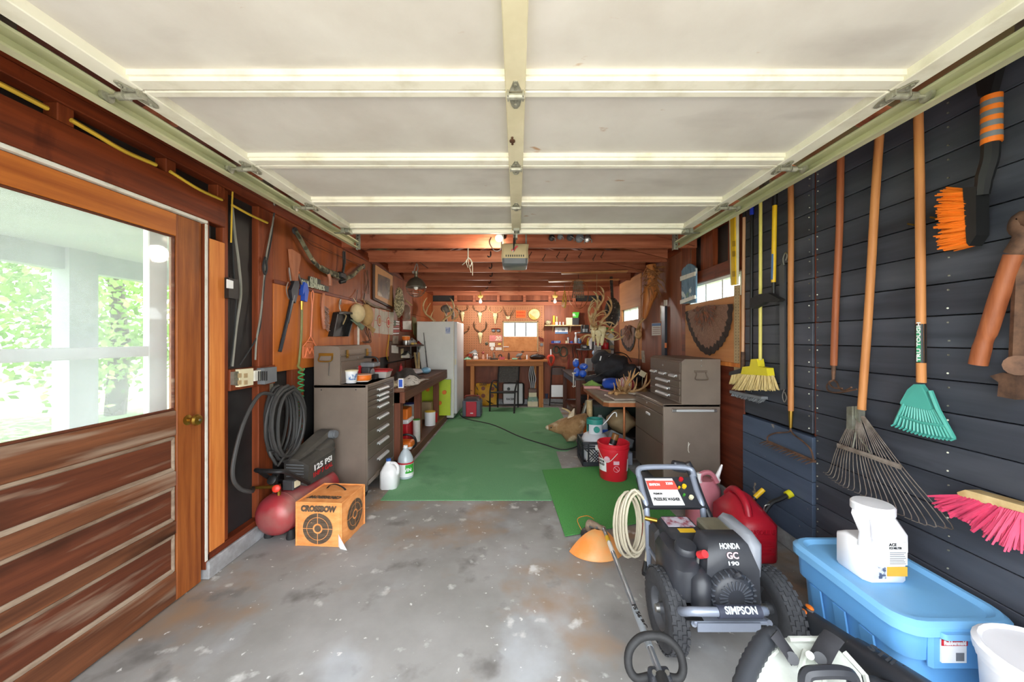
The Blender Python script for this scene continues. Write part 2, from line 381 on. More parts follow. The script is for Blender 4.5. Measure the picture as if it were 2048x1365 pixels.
# ---- right wall: black shiplap boards, seam, blue patched boards, plywood and window panels
wr = S().bb(1.862, 1.90, YF, 2.98, 0.02, 2.45).bb(1.862, 1.90, 3.82, 5.40, 0.02, 2.45).bb(1.862, 1.90, 6.2, YB + .1, 0.02, 2.45).bb(1.862, 1.90, 2.98, 3.82, 0.02, 1.765).bb(1.862, 1.90, 2.98, 3.82, 1.93, 2.45)\
    .bb(1.862, 1.90, 5.40, 6.2, 0.02, 1.70).bb(1.862, 1.90, 5.40, 6.2, 1.87, 2.45).o('wall_right', 'tarpaper', tag=stt())
S().bb(1.80, 1.99, YF, YB, 0, .105, .006).o('curb', 'curb', wr)
zs = [.108] + [.1325 + .1366 * k for k in range(1, 17)] + [2.42]
rr = random.Random(3)
for k in range(len(zs) - 1):
    jit = rr.uniform(-.002, .002)
    for (y0, y1) in ((YF, 2.200), (2.220, 2.88)):
        if y1 > 2.5 and zs[k + 1] < .82: continue
        board(wr, 'board_black', 1.812 + jit, 1.85, y0, y1, zs[k] + .0022, zs[k + 1] - .0022, 'plank', .0025)
for k in range(5): board(wr, 'board_blue', 1.797, 1.85, 2.205, 2.885, .108 + .1385 * k + .002, .108 + .1385 * (k + 1) - .002, 'plank', .002)
board(wr, 'seam_red', 1.825, 1.85, 2.195, 2.225, .80, 2.42, 'seam_batten')
nl = S()
for k in range(len(zs) - 1):
    for y in (2.18, 2.242, 1.52):
        for z in (zs[k] + .03, zs[k + 1] - .03):
            nl.cyl((1.8105, y + rr.uniform(-.006, .006), z), (1.806, y, z), .0038, n=6)
nl.o('nail_heads', 'galv', wr, kind='stuff')
board(wr, 'beam_red', 1.80, 1.87, YF, YB, 2.422, 2.50, 'top_plate')
board(wr, 'ply_low', 1.81, 1.822, 2.887, 3.90, .108, 1.17, 'plywood_sheet')
board(wr, 'ply_light', 1.803, 1.822, 2.935, 3.885, 1.20, 1.755, 'window_panel'); board(wr, 'stud_pale', 1.80, 1.825, 2.93, 3.90, 1.165, 1.20, 'window_trim')
board(wr, 'beam_red', 1.80, 1.862, 2.90, 3.99, 1.955, 2.07, 'header')
for y0, y1 in ((3.575, 3.355), (3.116, 2.89), (3.99, 3.76)): board(wr, 'stud_red', 1.812, 1.862, min(y0, y1), max(y0, y1), 2.07, 2.422, 'cripple')
board(wr, 'beam_red', 1.812, 1.862, 3.885, 3.99, 1.2, 2.07, 'stud'); board(wr, 'stud_red', 1.812, 1.862, 2.885, 2.93, 1.2, 1.96, 'stud')
board(wr, 'ply_red', 1.81, 1.822, 3.99, 5.262, .108, 2.422, 'plywood_sheet'); board(wr, 'ply_low', 1.81, 1.822, 3.90, 3.99, .108, 1.2, 'plywood_sheet')
board(wr, 'ply_light', 1.80, 1.822, 5.27, 6.37, 1.10, 1.69, 'window_panel'); board(wr, 'ply_light', 1.80, 1.822, 5.27, 6.37, 1.885, 2.36, 'window_panel')
for y0, y1 in ((5.27, 5.39), (6.21, 6.37)): board(wr, 'ply_light', 1.80, 1.822, y0, y1, 1.69, 1.885, 'window_panel')
board(wr, 'ply_red', 1.81, 1.822, 5.265, 6.37, .108, 1.095, 'plywood_sheet'); board(wr, 'ply_red', 1.81, 1.822, 6.375, YB, .108, 2.36, 'plywood_sheet')
board(wr, 'beam_red', 1.80, 1.862, 3.99, YB, 2.36, 2.422, 'top_plate')
def sidewin(name, y0, y1, z0, z1, muls):
    w = S().bb(1.832, 1.90, y0 - .02, y1 + .02, z1, z1 + .025).bb(1.832, 1.90, y0 - .02, y1 + .02, z0 - .02, z0).bb(1.832, 1.90, y0 - .02, y0, z0, z1).bb(1.832, 1.90, y1, y1 + .02, z0, z1).o(name, 'white_paint', tag=stt())
    for y in muls: S().bb(1.845, 1.885, y - .011, y + .011, z0, z1).o('muntin', 'white_paint', w)
    ys = [y0] + list(muls) + [y1]
    for a, b in zip(ys[:-1], ys[1:]): S().bb(1.862, 1.866, a + .006, b - .006, z0, z1).o('pane', 'glass_clear', w)
sidewin('window_1', 2.98, 3.82, 1.765, 1.93, (3.256, 3.54))
sidewin('window_2', 5.40, 6.2, 1.70, 1.87, (5.655, 5.93))

# ---- back wall with pegboard and a small window
wb = S().bb(-1.98, -.285, YB + .05, YB + .09, 0, 2.6).bb(.43, 1.98, YB + .05, YB + .09, 0, 2.6).bb(-.285, .43, YB + .05, YB + .09, 0, 1.455).bb(-.285, .43, YB + .05, YB + .09, 1.748, 2.6).o('wall_back', 'tarpaper', tag=stt())
S().bb(-1.9, 1.9, YB - .06, YB + .1, 0, .11, .006).o('curb', 'curb', wb)
board(wb, 'ply_red', -1.81, .59, YB, YB + .02, .11, .97, 'plywood_sheet'); board(wb, 'ply_red', .585, 1.81, YB, YB + .02, .11, 2.14, 'plywood_sheet')
# pegboard: sheets around the window, with rows of small holes
for x0, x1, z0, z1 in ((-1.81, -.31, .97, 2.12), (.455, .585, .97, 2.12), (-.31, .455, 1.78, 2.12)):
    pg = board(wb, 'pegboard', x0, x1, YB - .006, YB + .012, z0, z1, 'pegboard_sheet', .002)
    hs = S(); st = .0508
    for i in range(int((x1 - x0) / st)):
        for j in range(int((z1 - z0) / st)):
            x, z = x0 + st * (i + .5), z0 + st * (j + .5)
            if x < -1.35: continue
            hs.add([(x - .006, YB - .0085, z - .006), (x + .006, YB - .0085, z - .006), (x + .006, YB - .0085, z + .006), (x - .006, YB - .0085, z + .006)], [[0, 1, 2, 3]])
    hs.o('peg_holes', 'brownw', pg, kind='stuff')
board(wb, 'ply_light', -.31, .455, YB - .014, YB + .012, 1.13, 1.44, 'window_panel'); board(wb, 'pegboard', -.31, .455, YB - .006, YB + .012, .97, 1.128, 'pegboard_sheet')
for x0, x1 in ((-.31, -.287), (.432, .455)): board(wb, 'tan', x0, x1, YB - .022, YB + .03, 1.12, 1.78, 'window_trim')
board(wb, 'tan', -.31, .455, YB - .022, YB + .03, 1.755, 1.78, 'window_trim')
w3 = S().bb(-.287, .432, YB + .02, YB + .06, 1.74, 1.752).bb(-.287, .432, YB + .02, YB + .06, 1.44, 1.458).bb(-.287, -.28, YB + .02, YB + .06, 1.455, 1.745).bb(.425, .432, YB + .02, YB + .06, 1.455, 1.745).o('window_3', 'white_paint', tag=stt())
for x in (-.045, .19): S().bb(x - .017, x + .017, YB + .03, YB + .055, 1.455, 1.745).o('muntin', 'greyplastic', w3)
for a, b in ((-.28, -.052), (-.038, .182), (.198, .425)): S().bb(a, b, YB + .04, YB + .044, 1.455, 1.745).o('pane', 'glass_clear', w3)
board(wb, 'joist', -1.81, 1.81, YB - .03, YB + .03, 2.12, 2.20, 'top_plate')
for x in (-1.35, -.95, -.43, .13, .67, 1.2): board(wb, 'joist', x, x + .06, YB - .02, YB + .04, 2.20, 2.36, 'cripple')
for x0, x1 in ((-1.29, -.95), (-.89, -.43), (-.37, .13), (.19, .67), (.73, 1.2)): board(wb, 'ply_red', x0, x1, YB + .025, YB + .045, 2.225, 2.34, 'sheathing_board')

# ---- front wall beside and above the open doorway (behind the camera's view)
wf = S().bb(-1.98, -1.42, YF - .12, YF, 0, 2.6).bb(1.42, 1.98, YF - .12, YF, 0, 2.6).bb(-1.42, 1.42, YF - .12, YF, 2.2, 2.6).o('wall_front', 'white_paint', tag=stt())

# ---- roof deck with joists and rafters
cl = S().poly([(-2.25, YF - .2, 2.46), (0, YF - .2, 3.3), (2.25, YF - .2, 2.46), (2.25, YF - .2, 2.50), (0, YF - .2, 3.36), (-2.25, YF - .2, 2.50)], (0, 8.6, 0)).o('ceiling', 'ply_low', tag=stt())
S().poly([(-1.98, YB + .09, 2.5), (1.98, YB + .09, 2.5), (0, YB + .09, 3.26)], (0, .03, 0)).poly([(-1.98, YF - .1, 2.5), (1.98, YF - .1, 2.5), (0, YF - .1, 3.26)], (0, -.03, 0)).o('gable_board', 'ply_low', cl)
j0 = None
for k in range(7):
    y = 3.72 + .68 * k - (.03 if k == 6 else 0)
    if j0 is None: j0 = S().bb(-1.84, 1.84, -.019, .019, 0, .14, .003).o('joist', 'joist', cl, local=True); j0.location = (0, y, 2.33)
    else: share(j0, (0, y, 2.33), cl)
r0 = None
for k in range(12):
    y = .6 + .62 * k
    for sx in (-1, 1):
        if r0 is None: r0 = S().box((0, 0, 0), (2.35, .04, .12)).o('rafter', 'joist', cl, local=True); o = r0
        else: o = share(r0, (0, 0, 0), cl)
        o.location = (sx * 1.08, y, 2.80); o.rotation_euler = (0, sx * R(20.5), 0)
# diagonal braces nailed from the right wall plate up to the joists
for y, x0, z0, x1, z1 in ((3.66, 1.13, 2.52, 1.80, 2.34), (4.33, 1.0, 2.55, 1.80, 2.36), (5.02, 1.05, 2.50, 1.78, 2.345)):
    S().poly([(x0, y, z0), (x1, y, z1), (x1, y, z1 + .11), (x0, y, z0 + .11)], (0, .03, 0)).o('brace', 'joist', cl)
for x0, y, L in ((.62, 5.05, .9), (.5, 5.75, 1.1)): S().box((x0 + L / 2, y, 2.322), (L, .12, .015), (0, 0, R(-9))).o('furring_board', 'ply_light', cl)
# ================================================================ OVERHEAD: garage door, tracks, opener, lamps
mat('bulb_glass', '#f4f1ea', .25, var=.02)
mat('porcelain', '#e3b65c', .3, var=.1)
mat('hinge', '#b5b2a4', .45, .5, c2='#8f8c7c', scale=30)
gd = T('garage_door', 'white sectional overhead garage door raised flat above the floor', 'garage door', (0, 1.8, 2.25))
ZP, ZF = 2.292, 2.261
ys = [.735, 1.259, 1.800, 2.336, 2.862]
def hinge_mesh(w=.05, l=.12):
    h = S()
    h.poly([(-w / 2, .012, 0), (w / 2, .012, 0), (w * .3, l * .55, 0), (w * .12, l * .68, 0), (-w * .12, l * .68, 0), (-w * .3, l * .55, 0)], (0, 0, -.004))
    h.poly([(-w * .42, -.012, 0), (w * .42, -.012, 0), (w * .12, -l * .5, 0), (-w * .12, -l * .5, 0)], (0, 0, -.004))
    h.cyl((-w * .62, 0, -.012), (w * .62, 0, -.012), .011, n=10)
    for s in (-1, 1): h.box((s * w * .52, 0, -.009), (.005, .034, .022))
    for y in (.035, .058, -.03, -.045): h.cyl((0, y, -.004), (0, y, -.010), .006, n=7)
    return h
hm = None
for k in range(4):
    a, b = ys[k], ys[k + 1]
    s = S()
    e = .004
    s.bb(-1.365, 1.36, b - .052, b - e, ZF, ZP + .02, .003).bb(-1.365, 1.36, a + e, a + .034, ZF, ZP + .02, .003)
    s.bb(-1.365, 1.36, b - .062, b - .052, ZF + .012, ZP + .02).bb(-1.365, 1.36, a + .034, a + .044, ZF + .012, ZP + .02)
    sec = s.o('section', 'gdoor_frame', gd)
    for x0, x1 in ((-1.366, -1.292), (1.288, 1.361)): S().bb(x0, x1, a + .003, b - .003, ZF - .003, ZP + .015, .003).o('end_stile', 'gdoor_frame', sec)
    S().bb(-.040, .029, a + .002, b - .002, ZF - .006, ZP + .015, .003).o('centre_stile', 'gdoor_stile', sec)
    for x0, x1 in ((-1.292, -.04), (.029, 1.288)): S().bb(x0, x1, a + .03, b - .045, ZP, ZP + .012).o('panel', 'gdoor_panel', sec)
    if k < 3:
        for x, rz in ((-.005, 0), (-1.33, R(0)), (1.325, R(0))):
            if hm is None: hm = hinge_mesh().o('hinge', 'hinge', sec, True, local=True); h = hm
            else: h = share(hm, (0, 0, 0), sec)
            h.parent = sec; h.location = Vector((x, b + .0, ZF - .006)) - WL[sec.name]
        for sx in (-1, 1):
            r = S().cyl((sx * 1.30, b, ZF - .018), (sx * 1.425, b, ZF - .018), .006, n=8).cyl((sx * 1.36, b, ZF - .018), (sx * 1.385, b, ZF - .018), .014, n=10).lathe([(.008, 0), (.022, .004), (.022, .016), (.008, .02)], (sx * 1.425 - .01, b, ZF - .018), 14, (0, R(90), 0)).o('roller', 'hinge', sec, True)
st = S().bb(-1.37, 1.365, 2.866, 2.905, 2.236, 2.246).bb(-1.37, 1.365, 2.898, 2.905, 2.236, 2.292).bb(-1.37, 1.365, 2.862, 2.87, 2.24, 2.292).bb(-1.37, 1.365, 2.866, 2.90, 2.286, 2.293).o('strut', 'gdoor_frame', gd)
for sx in (-1, 1):
    S().bb(sx * 1.33 - .03, sx * 1.33 + .03, 2.80, 2.872, 2.222, 2.25, .004).bb(sx * 1.34 - .012, sx * 1.34 + .012, 2.78, 2.80, 2.215, 2.25).cyl((sx * 1.33, 2.835, 2.228), (sx * 1.43, 2.835, 2.228), .006).o('top_bracket', 'galv', gd)
S().bb(-.03, .02, 2.80, 2.872, 2.235, 2.258, .003).bb(-.012, .004, 2.87, 2.93, 2.20, 2.30).o('opener_bracket', 'galv', gd)
S().cyl((-.02, 1.56, 2.254), (-.02, 1.56, 2.248), .012, n=10).cyl((-.02, 1.535, 2.254), (-.02, 1.535, 2.249), .005, n=8).cyl((-.02, 1.585, 2.254), (-.02, 1.585, 2.249), .005, n=8).o('lock_hole', 'brownw', sec)
for sx, lab in ((-1, 'left'), (1, 'right')):
    t = T('door_track', f'galvanized C-shaped roller track carrying the overhead door along the {"door-side" if sx < 0 else "tool-hung black"} wall', 'door track', (sx * 1.42, 1.8, 2.2), group='garage door tracks')
    pr = [(0, 0), (.004, .006), (.044, .006), (.047, .01), (.047, .052), (.044, .056), (.006, .056), (.003, .062), (0, .062), (.002, .053), (.042, .051), (.042, .010), (.002, .009)]
    S().poly([(sx * (1.398 + x), .42, 2.20 + z) for x, z in pr], (0, 2.79, 0)).o('rail', 'galv_track', t)
    S().bb(sx * 1.448, sx * 1.452, .42, 3.21, 2.252, 2.295).o('angle_iron', 'galv_track', t)
    br = S().bb(sx * 1.405 - .02, sx * 1.405 + .02, 3.205, 3.209, 2.19, 2.40).bb(sx * 1.405 - .02, sx * 1.405 - .016, 3.205, 3.24, 2.19, 2.40).o('hanger', 'galv', t)
    hl = S()
    for i in range(6): hl.cyl((sx * 1.407, 3.2048, 2.205 + .027 * i), (sx * 1.407, 3.2035, 2.205 + .027 * i), .0055, n=7)
    hl.o('bolt_holes', 'black', br, kind='stuff')
    [S().bb(sx * 1.45 - .02, sx * 1.45 + .012, y, y + .042, 2.255, 2.48).o('strap', 'galv', t) for y in (1.0, 2.1)]
S().poly([at(680, 421, 2.62), at(738, 423, 2.62), at(746, 420, 2.62), at(742, 428, 2.62), at(716, 427, 2.62), at(690, 424, 2.62)], (0, .02, .0)).o('wooden_shim', 'yellow', tag=tagd('yellow tapered wooden shim tucked into the last door panel', 'shim'))

# opener with its rail
op = T('door_opener', 'beige garage door opener with grey light lens hung from joists', 'door opener', (-.02, 3.5, 2.09))
def ring(x0, x1, y0, y1, z, c=.02):
    return [(x0 + c, y0, z), (x1 - c, y0, z), (x1, y0 + c, z), (x1, y1 - c, z), (x1 - c, y1, z), (x0 + c, y1, z), (x0, y1 - c, z), (x0, y0 + c, z)]
S().loft([ring(-.135, .095, 3.36, 3.66, 2.145), ring(-.147, .107, 3.35, 3.67, 2.155), ring(-.142, .102, 3.36, 3.67, 2.22), ring(-.15, .11, 3.40, 3.67, 2.29, .015), ring(-.14, .10, 3.42, 3.66, 2.30)]).o('housing', mat('opener_beige', '#d8c498', .5, var=.06), op, True, ang=30)
S().loft([ring(-.125, .085, 3.37, 3.65, 2.09), ring(-.138, .098, 3.355, 3.66, 2.10), ring(-.138, .098, 3.355, 3.66, 2.147)]).o('light_lens', 'greyplastic', op, True)
vn = S()
for i in range(9): vn.box((-.10 + .02 * i, 3.351, 2.168), (.009, .006, .018))
vn.o('vents', 'black', op, kind='stuff')
S().box((-.022, 3.356, 2.238), (.07, .004, .016), (R(15), R(-38), 0)).box((-.018, 3.356, 2.236), (.05, .005, .013), (R(15), R(-62), 0)).o('red_mark', 'red', op)
S().bb(-.034, -.008, 2.93, 3.45, 2.298, 2.325).o('rail', 'galv', op)
for x in (-.14, .09): S().bb(x - .008, x + .008, 3.60, 3.615, 2.28, 2.60).o('hanger_strap', 'galv', op)
S().tube(cr([(-.012, 2.90, 2.26), (-.02, 2.96, 2.20), (-.028, 3.05, 2.14), (-.03, 3.15, 2.17), (-.03, 3.2, 2.29)], 5), .004, 6).o('release_cord', 'black', op)

# bulbs: a round globe on the first joist, two plain ones near the back
def bulb_lamp(name, label, p, r, style, power, col):
    t = T(name, label, 'light bulb', p, group='bulbs on the joists')
    x, y, z = p
    if style == 'globe':
        S().sph((x, y, z), r, 16, 12).o('globe', emit('bulb_white', '#fff3e0', .5), t, True)
        S().cyl((x + .02, y + .03, z + .02), (x + .05, y + .09, z + .03), .02, .02).o('socket', 'black', t, True)
        S().tube(cr([(x - .085, y + .09, z + .03), (x - .1, y + .08, z - .03), (x - .05, y + .07, z - .11), (x + .01, y + .07, z - .10), (x + .02, y + .07, z - .02)], 5), .005, 6).o('cord', 'black', t)
    else:
        S().lathe([(.001, -.045), (.018, -.042), (.03, -.025), (.031, -.008), (.022, .018), (.014, .035), (.014, .05)], (x, y, z), 16).o('bulb', 'bulb_white', t, True)
        S().lathe([(.02, .045), (.022, .06), (.045, .07), (.055, .10), (.055, .115)], (x, y, z), 16).cyl((x, y, z + .11), (x, y, 2.335), .012).o('socket', 'porcelain', t, True)
    l = bpy.data.lights.new('lamp_light', 'POINT'); l.energy = power; l.color = col; l.shadow_soft_size = .08
    lo = bpy.data.objects.new('lamp_light', l); COL.objects.link(lo); lo.parent = t
    lo.location = (0, -.10 if style == 'globe' else 0, -(r + .14))
bulb_lamp('globe_bulb', 'round white globe bulb wired to the joist left of the opener', (-.178, 3.61, 2.405), .040, 'globe', 18, (1, .90, .76))
bulb_lamp('light_bulb', 'bare bulb in a yellowed socket above the deer skulls', tuple(at(961, 602, 7.12)), .03, 'plain', 19, (1, .94, .86))
bulb_lamp('light_bulb', 'bare bulb in a yellowed socket beside the yellow rope', tuple(at(1110, 602, 7.12)), .03, 'plain', 19, (1, .94, .86))

# fishing reels hooked along the first joist
rl = None
for i, (px, py, s_) in enumerate(((1104, 474, .9), (1121, 472, .8), (1141, 473, 1.0), (1160, 475, 1.25), (1176, 476, 1.0))):
    p = at(px, py, 3.60)
    labs = ['leftmost small fishing reel hooked on the first joist', 'tiny green-grey fishing reel, second from left on the joist', 'dark fishing reel with long crank, middle of the joist row', 'largest round fishing reel on the first joist', 'shiny fishing reel at the right end of the joist row']
    t = T('fishing_reel', labs[i], 'fishing reel', p, group='fishing reels on the joist')
    r = .026 * s_ * 1.25
    S().lathe([(r * .3, 0), (r, .004), (r, .012), (r * .75, .016), (r * .75, .034), (r, .038), (r, .046), (r * .4, .056)], p + Vector((0, .055, 0)), 16, (R(90), 0, 0)).o('spool', ['black', 'greyplastic', 'darkgrey', 'greyplastic', 'steel'][i], t, True)
    S().tube([p + Vector((0, 0, 0)), p + Vector((0, -.006, 0)), p + Vector((.035 * s_, -.008, -.02 * s_))], .004, 6).cyl(p + Vector((.035 * s_, -.008, -.02 * s_)), p + Vector((.035 * s_, -.008, -.05 * s_)), .006, .005, 7).o('crank', 'steel', t)
    S().tube([p + Vector((0, .05, r)), p + Vector((0, .05, r + .03)), p + Vector((0, .085, r + .035))], .006, 6).bb(p.x - .03, p.x + .03, p.y + .045, p.y + .055, p.z + r + .02, p.z + r + .03).o('foot', 'darkgrey', t)

# wire hanger dangling from the first joist
p = at(936, 497, 3.72)
t = T('wire_gambrel', 'twisted wire game hanger dangling left of the opener', 'hanger', p + Vector((0, 0, -.27)))
S().tube([p + Vector((.017 * math.cos(a), 0, .02 + .022 * math.sin(a))) for a in [2 * PI * k / 12 for k in range(12)]], .004, 6, True).tube([p + Vector((0, 0, 0)), p + Vector((0, 0, -.11))], .006, 6).o('ring', 'galv', t, True)
for dx, dz, bx in ((-.06, -.17, -.03), (.045, -.28, .04), (.0, -.20, -.02), (.02, -.19, .035), (.03, -.25, .0)):
    S().tube(cr([p + Vector((0, 0, -.09)), p + Vector((bx, .01, -.14)), p + Vector((dx, 0, dz))], 5), .004, 5).o('wire', 'galv', t, True)
# cup hooks in the joists
for i, (px, py, y) in enumerate(((981, 513, 4.37), (983, 536, 5.05), (984, 552, 5.72), (981, 566, 6.40), (975, 577, 7.08))):
    q = at(px, py, y)
    S().tube(cr([q + Vector((0, .01, .06)), q + Vector((.004, -.004, .03)), q + Vector((0, -.014, 0)), q + Vector((-.02, -.01, -.01)), q + Vector((-.035, 0, .005))], 4), .007, 6).o('hook', 'black', smooth=True, tag=tagd(f'dark bent hook on the {["second", "third", "fourth", "fifth", "sixth"][i]} joist from the door', 'hook', 'dark hooks in the joists'))
hl_ = ['first', 'second', 'third', 'fourth', 'fifth', 'sixth', 'seventh']
for i in range(7):
    q = at(1060 + i * 24 + (i % 3) * 4, 512 + (i % 2) * 5, 4.375)
    S().tube(cr([q + Vector((.02, .006, .05)), q + Vector((0, -.006, .01)), q + Vector((-.02, -.02, -.015)), q + Vector((-.005, -.026, -.035))], 4), .005, 6).o('hook', 'rusty', smooth=True, tag=tagd(f'rusty bent nail hook on the second joist, {hl_[i]} right of the opener', 'hook', 'rusty nail hooks on second joist'))

# caged trouble lamp on the left
lp = at(832, 575, 4.6)
t = T('caged_lamp', 'round metal work lamp with wire cage hung near the picture', 'lamp', lp + Vector((0, 0, -.14)))
S().lathe([(.125, 0), (.128, .006), (.12, .03), (.105, .065), (.075, .1), (.04, .118), (.022, .13), (.02, .165), (.026, .17), (.026, .20), (.01, .205)], lp, 24).o('reflector', mat('dull_steel', '#8f8b7c', .35, .8, c2='#6f6c60', scale=5), t, True)
cg = S()
for k in range(8):
    a = 2 * PI * k / 8
    cg.tube([lp + Vector((.125 * math.cos(b) * math.cos(a), .125 * math.cos(b) * math.sin(a), -.125 * math.sin(b))) for b in [PI / 2 * i / 7 for i in range(8)]], .0026, 5)
for b in (.03, .55, .95): cg.tube([lp + Vector((.126 * math.cos(b) * math.cos(a), .126 * math.cos(b) * math.sin(a), -.126 * math.sin(b))) for a in [2 * PI * k / 24 for k in range(24)]], .0028, 5, True)
cg.o('cage', 'steel', t, True)
S().sph(lp + Vector((0, 0, .01)), (.03, .03, .045)).o('bulb', 'bulb_glass', t, True)
S().tube(cr([lp + Vector((-.03, 0, .18)), lp + Vector((-.012, 0, .25)), lp + Vector((.01, 0, .30)), lp + Vector((.025, 0, .24)), lp + Vector((.012, 0, .20))], 5), .006, 6).box(lp + Vector((-.03, 0, .19)), (.03, .04, .03), bev=.004).o('clamp', 'steel', t, True)
S().tube([lp + Vector((.01, 0, .30)), lp + Vector((-.01, .05, .36)), lp + Vector((0.04, .47, .33))], .004, 5).o('cord', 'black', t)
# ================================================================ LEFT WALL: tools and trophies
def LW(px, py, off=0.0): return sw(px, py, -1.808 + off)
def z2(x, y, off=0.0): return LW(400 + x / 3.7917, 380 + y / 3.7917, off)      # from a close view of the wall
def z5(x, y, off=0.0): return LW(680 + x / 5.6875, 460 + y / 5.6875, off)
EX = Vector((1, 0, 0)); EY = Vector((0, 1, 0)); EZ = Vector((0, 0, 1))
TXL = (R(90), 0, R(90)); TXR = (R(90), 0, R(-90)); TXF = (R(90), 0, 0)
wood('walnut', '#b5785a', '#8a5238', 'z', .4)
mat('gunmetal', '#3a3f47', .35, .6, var=.1)
mat('camo', '#6d6850', .7, c2='#3d3a28', scale=14, detail=1, lo=.45, hi=.55, spots=[('#8e8268', 11, .55, .58), ('#24251c', 17, .58, .62)])
mat('camo_light', '#b5a582', .8, c2='#7e7355', scale=30, detail=2, lo=.45, hi=.55, spots=[('#4a4634', 42, .56, .6), ('#d4c9a8', 36, .58, .62)])
mat('sign_black', '#2f332c', .5, var=.1); mat('sign_letter', '#b9bca6', .5, var=.05)
mat('pink_orange', '#f08c5e', .4, var=.05); mat('brush_hair', '#b08d80', .8, c2='#7d5c50', scale=50, stretch=(1, 1, .1))
mat('cap_beige', '#cdb98f', .85, var=.08, scale=20); mat('cap_tan', '#b08f5e', .85, var=.08, scale=20); mat('cap_green', '#6f7d6a', .8)
mat('hose_green', '#7a7a44', .5, var=.1); mat('coil_green', '#3aa866', .4, var=.15)
mat('cable_grey', '#8d8a80', .6, var=.1); mat('cable_yellow', '#d8b13c', .5, var=.1); mat('cable_black', '#2c2c2d', .6)
mat('ivory', '#d9c190', .55, c2='#b0915e', scale=8); mat('bone', '#e6d9ae', .6, c2='#c6b07c', scale=10)
mat('antler_dark', '#6b4c2c', .6, c2='#3f2a18', scale=12); mat('antler', '#cfa873', .55, c2='#a5794a', scale=9, spots=[('#e6d0a4', 6, .58, .7)])

# yellow cable strung over the door, grey cables beside it
S().tube(cr([LW(-60, 140, .02), LW(0, 168, .02), LW(95, 217, .02)], 5), .009, 6).o('electrical_cable', 'cable_yellow', smooth=True, tag=tagd('yellow cable over the door, left of the first short block', 'cable', 'yellow cable lengths'))
S().tube(cr([LW(142, 240, .02), LW(190, 268, .022), LW(250, 303, .018), LW(312, 330, .02)], 5), .009, 6).o('electrical_cable', 'cable_yellow', smooth=True, tag=tagd('yellow cable between two short blocks above the door header', 'cable', 'yellow cable lengths'))
S().tube(cr([LW(340, 343, .02), LW(400, 380, .03), LW(444, 400, .02)], 5), .008, 6).o('electrical_cable', 'cable_yellow', smooth=True, tag=tagd('yellow cable running up to the stud beside the door', 'cable', 'yellow cable lengths'))
S().tube(cr([LW(464, 410, .025), LW(500, 430, .03), LW(535, 446, .03)], 5), .008, 6).o('electrical_cable', 'cable_yellow', smooth=True, tag=tagd('yellow cable crossing the top of the tar paper bay', 'cable', 'yellow cable lengths'))
def wcable(name, pts, r, m, lab):
    S().tube(cr(pts, 6), r, 6).o(name, m, smooth=True, tag=tagd(lab, 'cable', 'cables in the stud bay'))
wcable('electrical_cable', [z2(245, 120, -.03), z2(265, 330, -.03), z2(295, 560, -.02), z2(310, 790, -.02), z2(275, 1050, -.03), z2(245, 1340, -.03)], .008, 'cable_grey', 'thick grey cable bowing down the tar paper bay')
wcable('electrical_cable', [z2(243, 300, -.035), z2(255, 600, -.035), z2(272, 850, -.03), z2(258, 1100, -.035), z2(228, 1340, -.035)], .006, 'cable_black', 'dark thin cable beside the grey one in the bay')
wcable('electrical_cable', [z2(560, 90, .012), z2(560, 200, .012), z2(500, 520, .012), z2(485, 700, .012), z2(460, 950, .02), z2(430, 1130, .02), z2(420, 1290, .015)], .006, 'cable_grey', 'grey cable snaking down the face of the stud')
wcable('electrical_cable', [z2(570, 100, .012), z2(540, 380, .014), z2(500, 600, .014), z2(470, 900, .02), z2(440, 1100, .02), z2(300, 1330, .0)], .005, 'cable_black', 'dark cable twisting off the stud to the outlet')
wcable('electrical_cable', [z2(250, -20, .01), z2(243, 120, .012), z2(236, 400, .01)], .005, 'cable_yellow', 'thin pale cable down the edge of the door stud')
wcable('coil_of_cable', [z2(495, 510, .02), z2(480, 580, .02), z2(492, 640, .02), z2(506, 600, .02), z2(500, 530, .02)], .008, 'cable_black', 'short bunch of cable tied at the stud')

# switch and outlets
sw_ = T('light_switch', 'black switch box with white button on the pale stud', 'switch', z2(215, 825))
S().poly([z2(175, 665), z2(250, 685), z2(250, 830), z2(175, 820)], (.035, 0, 0)).o('box', 'black', sw_)
S().poly([z2(200, 678, .036), z2(246, 692, .036), z2(246, 750, .036), z2(200, 745, .036)], (.006, 0, 0)).o('button', 'white', sw_)
def z3(x, y, off=0.0): return LW(400 + x / 3.25, 700 + y / 3.25, off)
ot = T('outlet_box', 'cream double outlet on the block between the studs', 'outlet', z3(265, 240))
S().poly([z3(190, 145), z3(225, 140), z3(225, 235), z3(190, 228)], (.03, 0, 0)).o('junction_box', 'galv', ot)
S().poly([z3(222, 128), z3(313, 120), z3(313, 228), z3(222, 243)], (.035, 0, 0)).o('cover_plate', 'cream', ot)
ss = S()
for x in (245, 285):
    for y in (155, 200): ss.poly([z3(x, y, .036), z3(x + 22, y - 2, .036), z3(x + 22, y + 26, .036), z3(x, y + 28, .036)], (.003, 0, 0))
ss.o('sockets', 'tan', ot, kind='stuff')
ad = T('power_adapter', 'grey timer plug beside the cream outlet', 'adapter', z3(400, 225))
S().poly([z3(362, 120), z3(445, 110), z3(447, 205), z3(366, 225)], (.06, 0, 0)).o('body', 'greyplastic', ad)
sl = S()
for i in range(5): sl.poly([z3(378 + 13 * i, 140, .061), z3(384 + 13 * i, 139, .061), z3(384 + 13 * i, 200, .061), z3(378 + 13 * i, 202, .061)], (.002, 0, 0))
sl.o('vents', 'black', ad, kind='stuff')
S().poly([z3(318, 138), z3(360, 130), z3(360, 195), z3(318, 205)], (.04, 0, 0)).o('plug', 'white_old', ad)
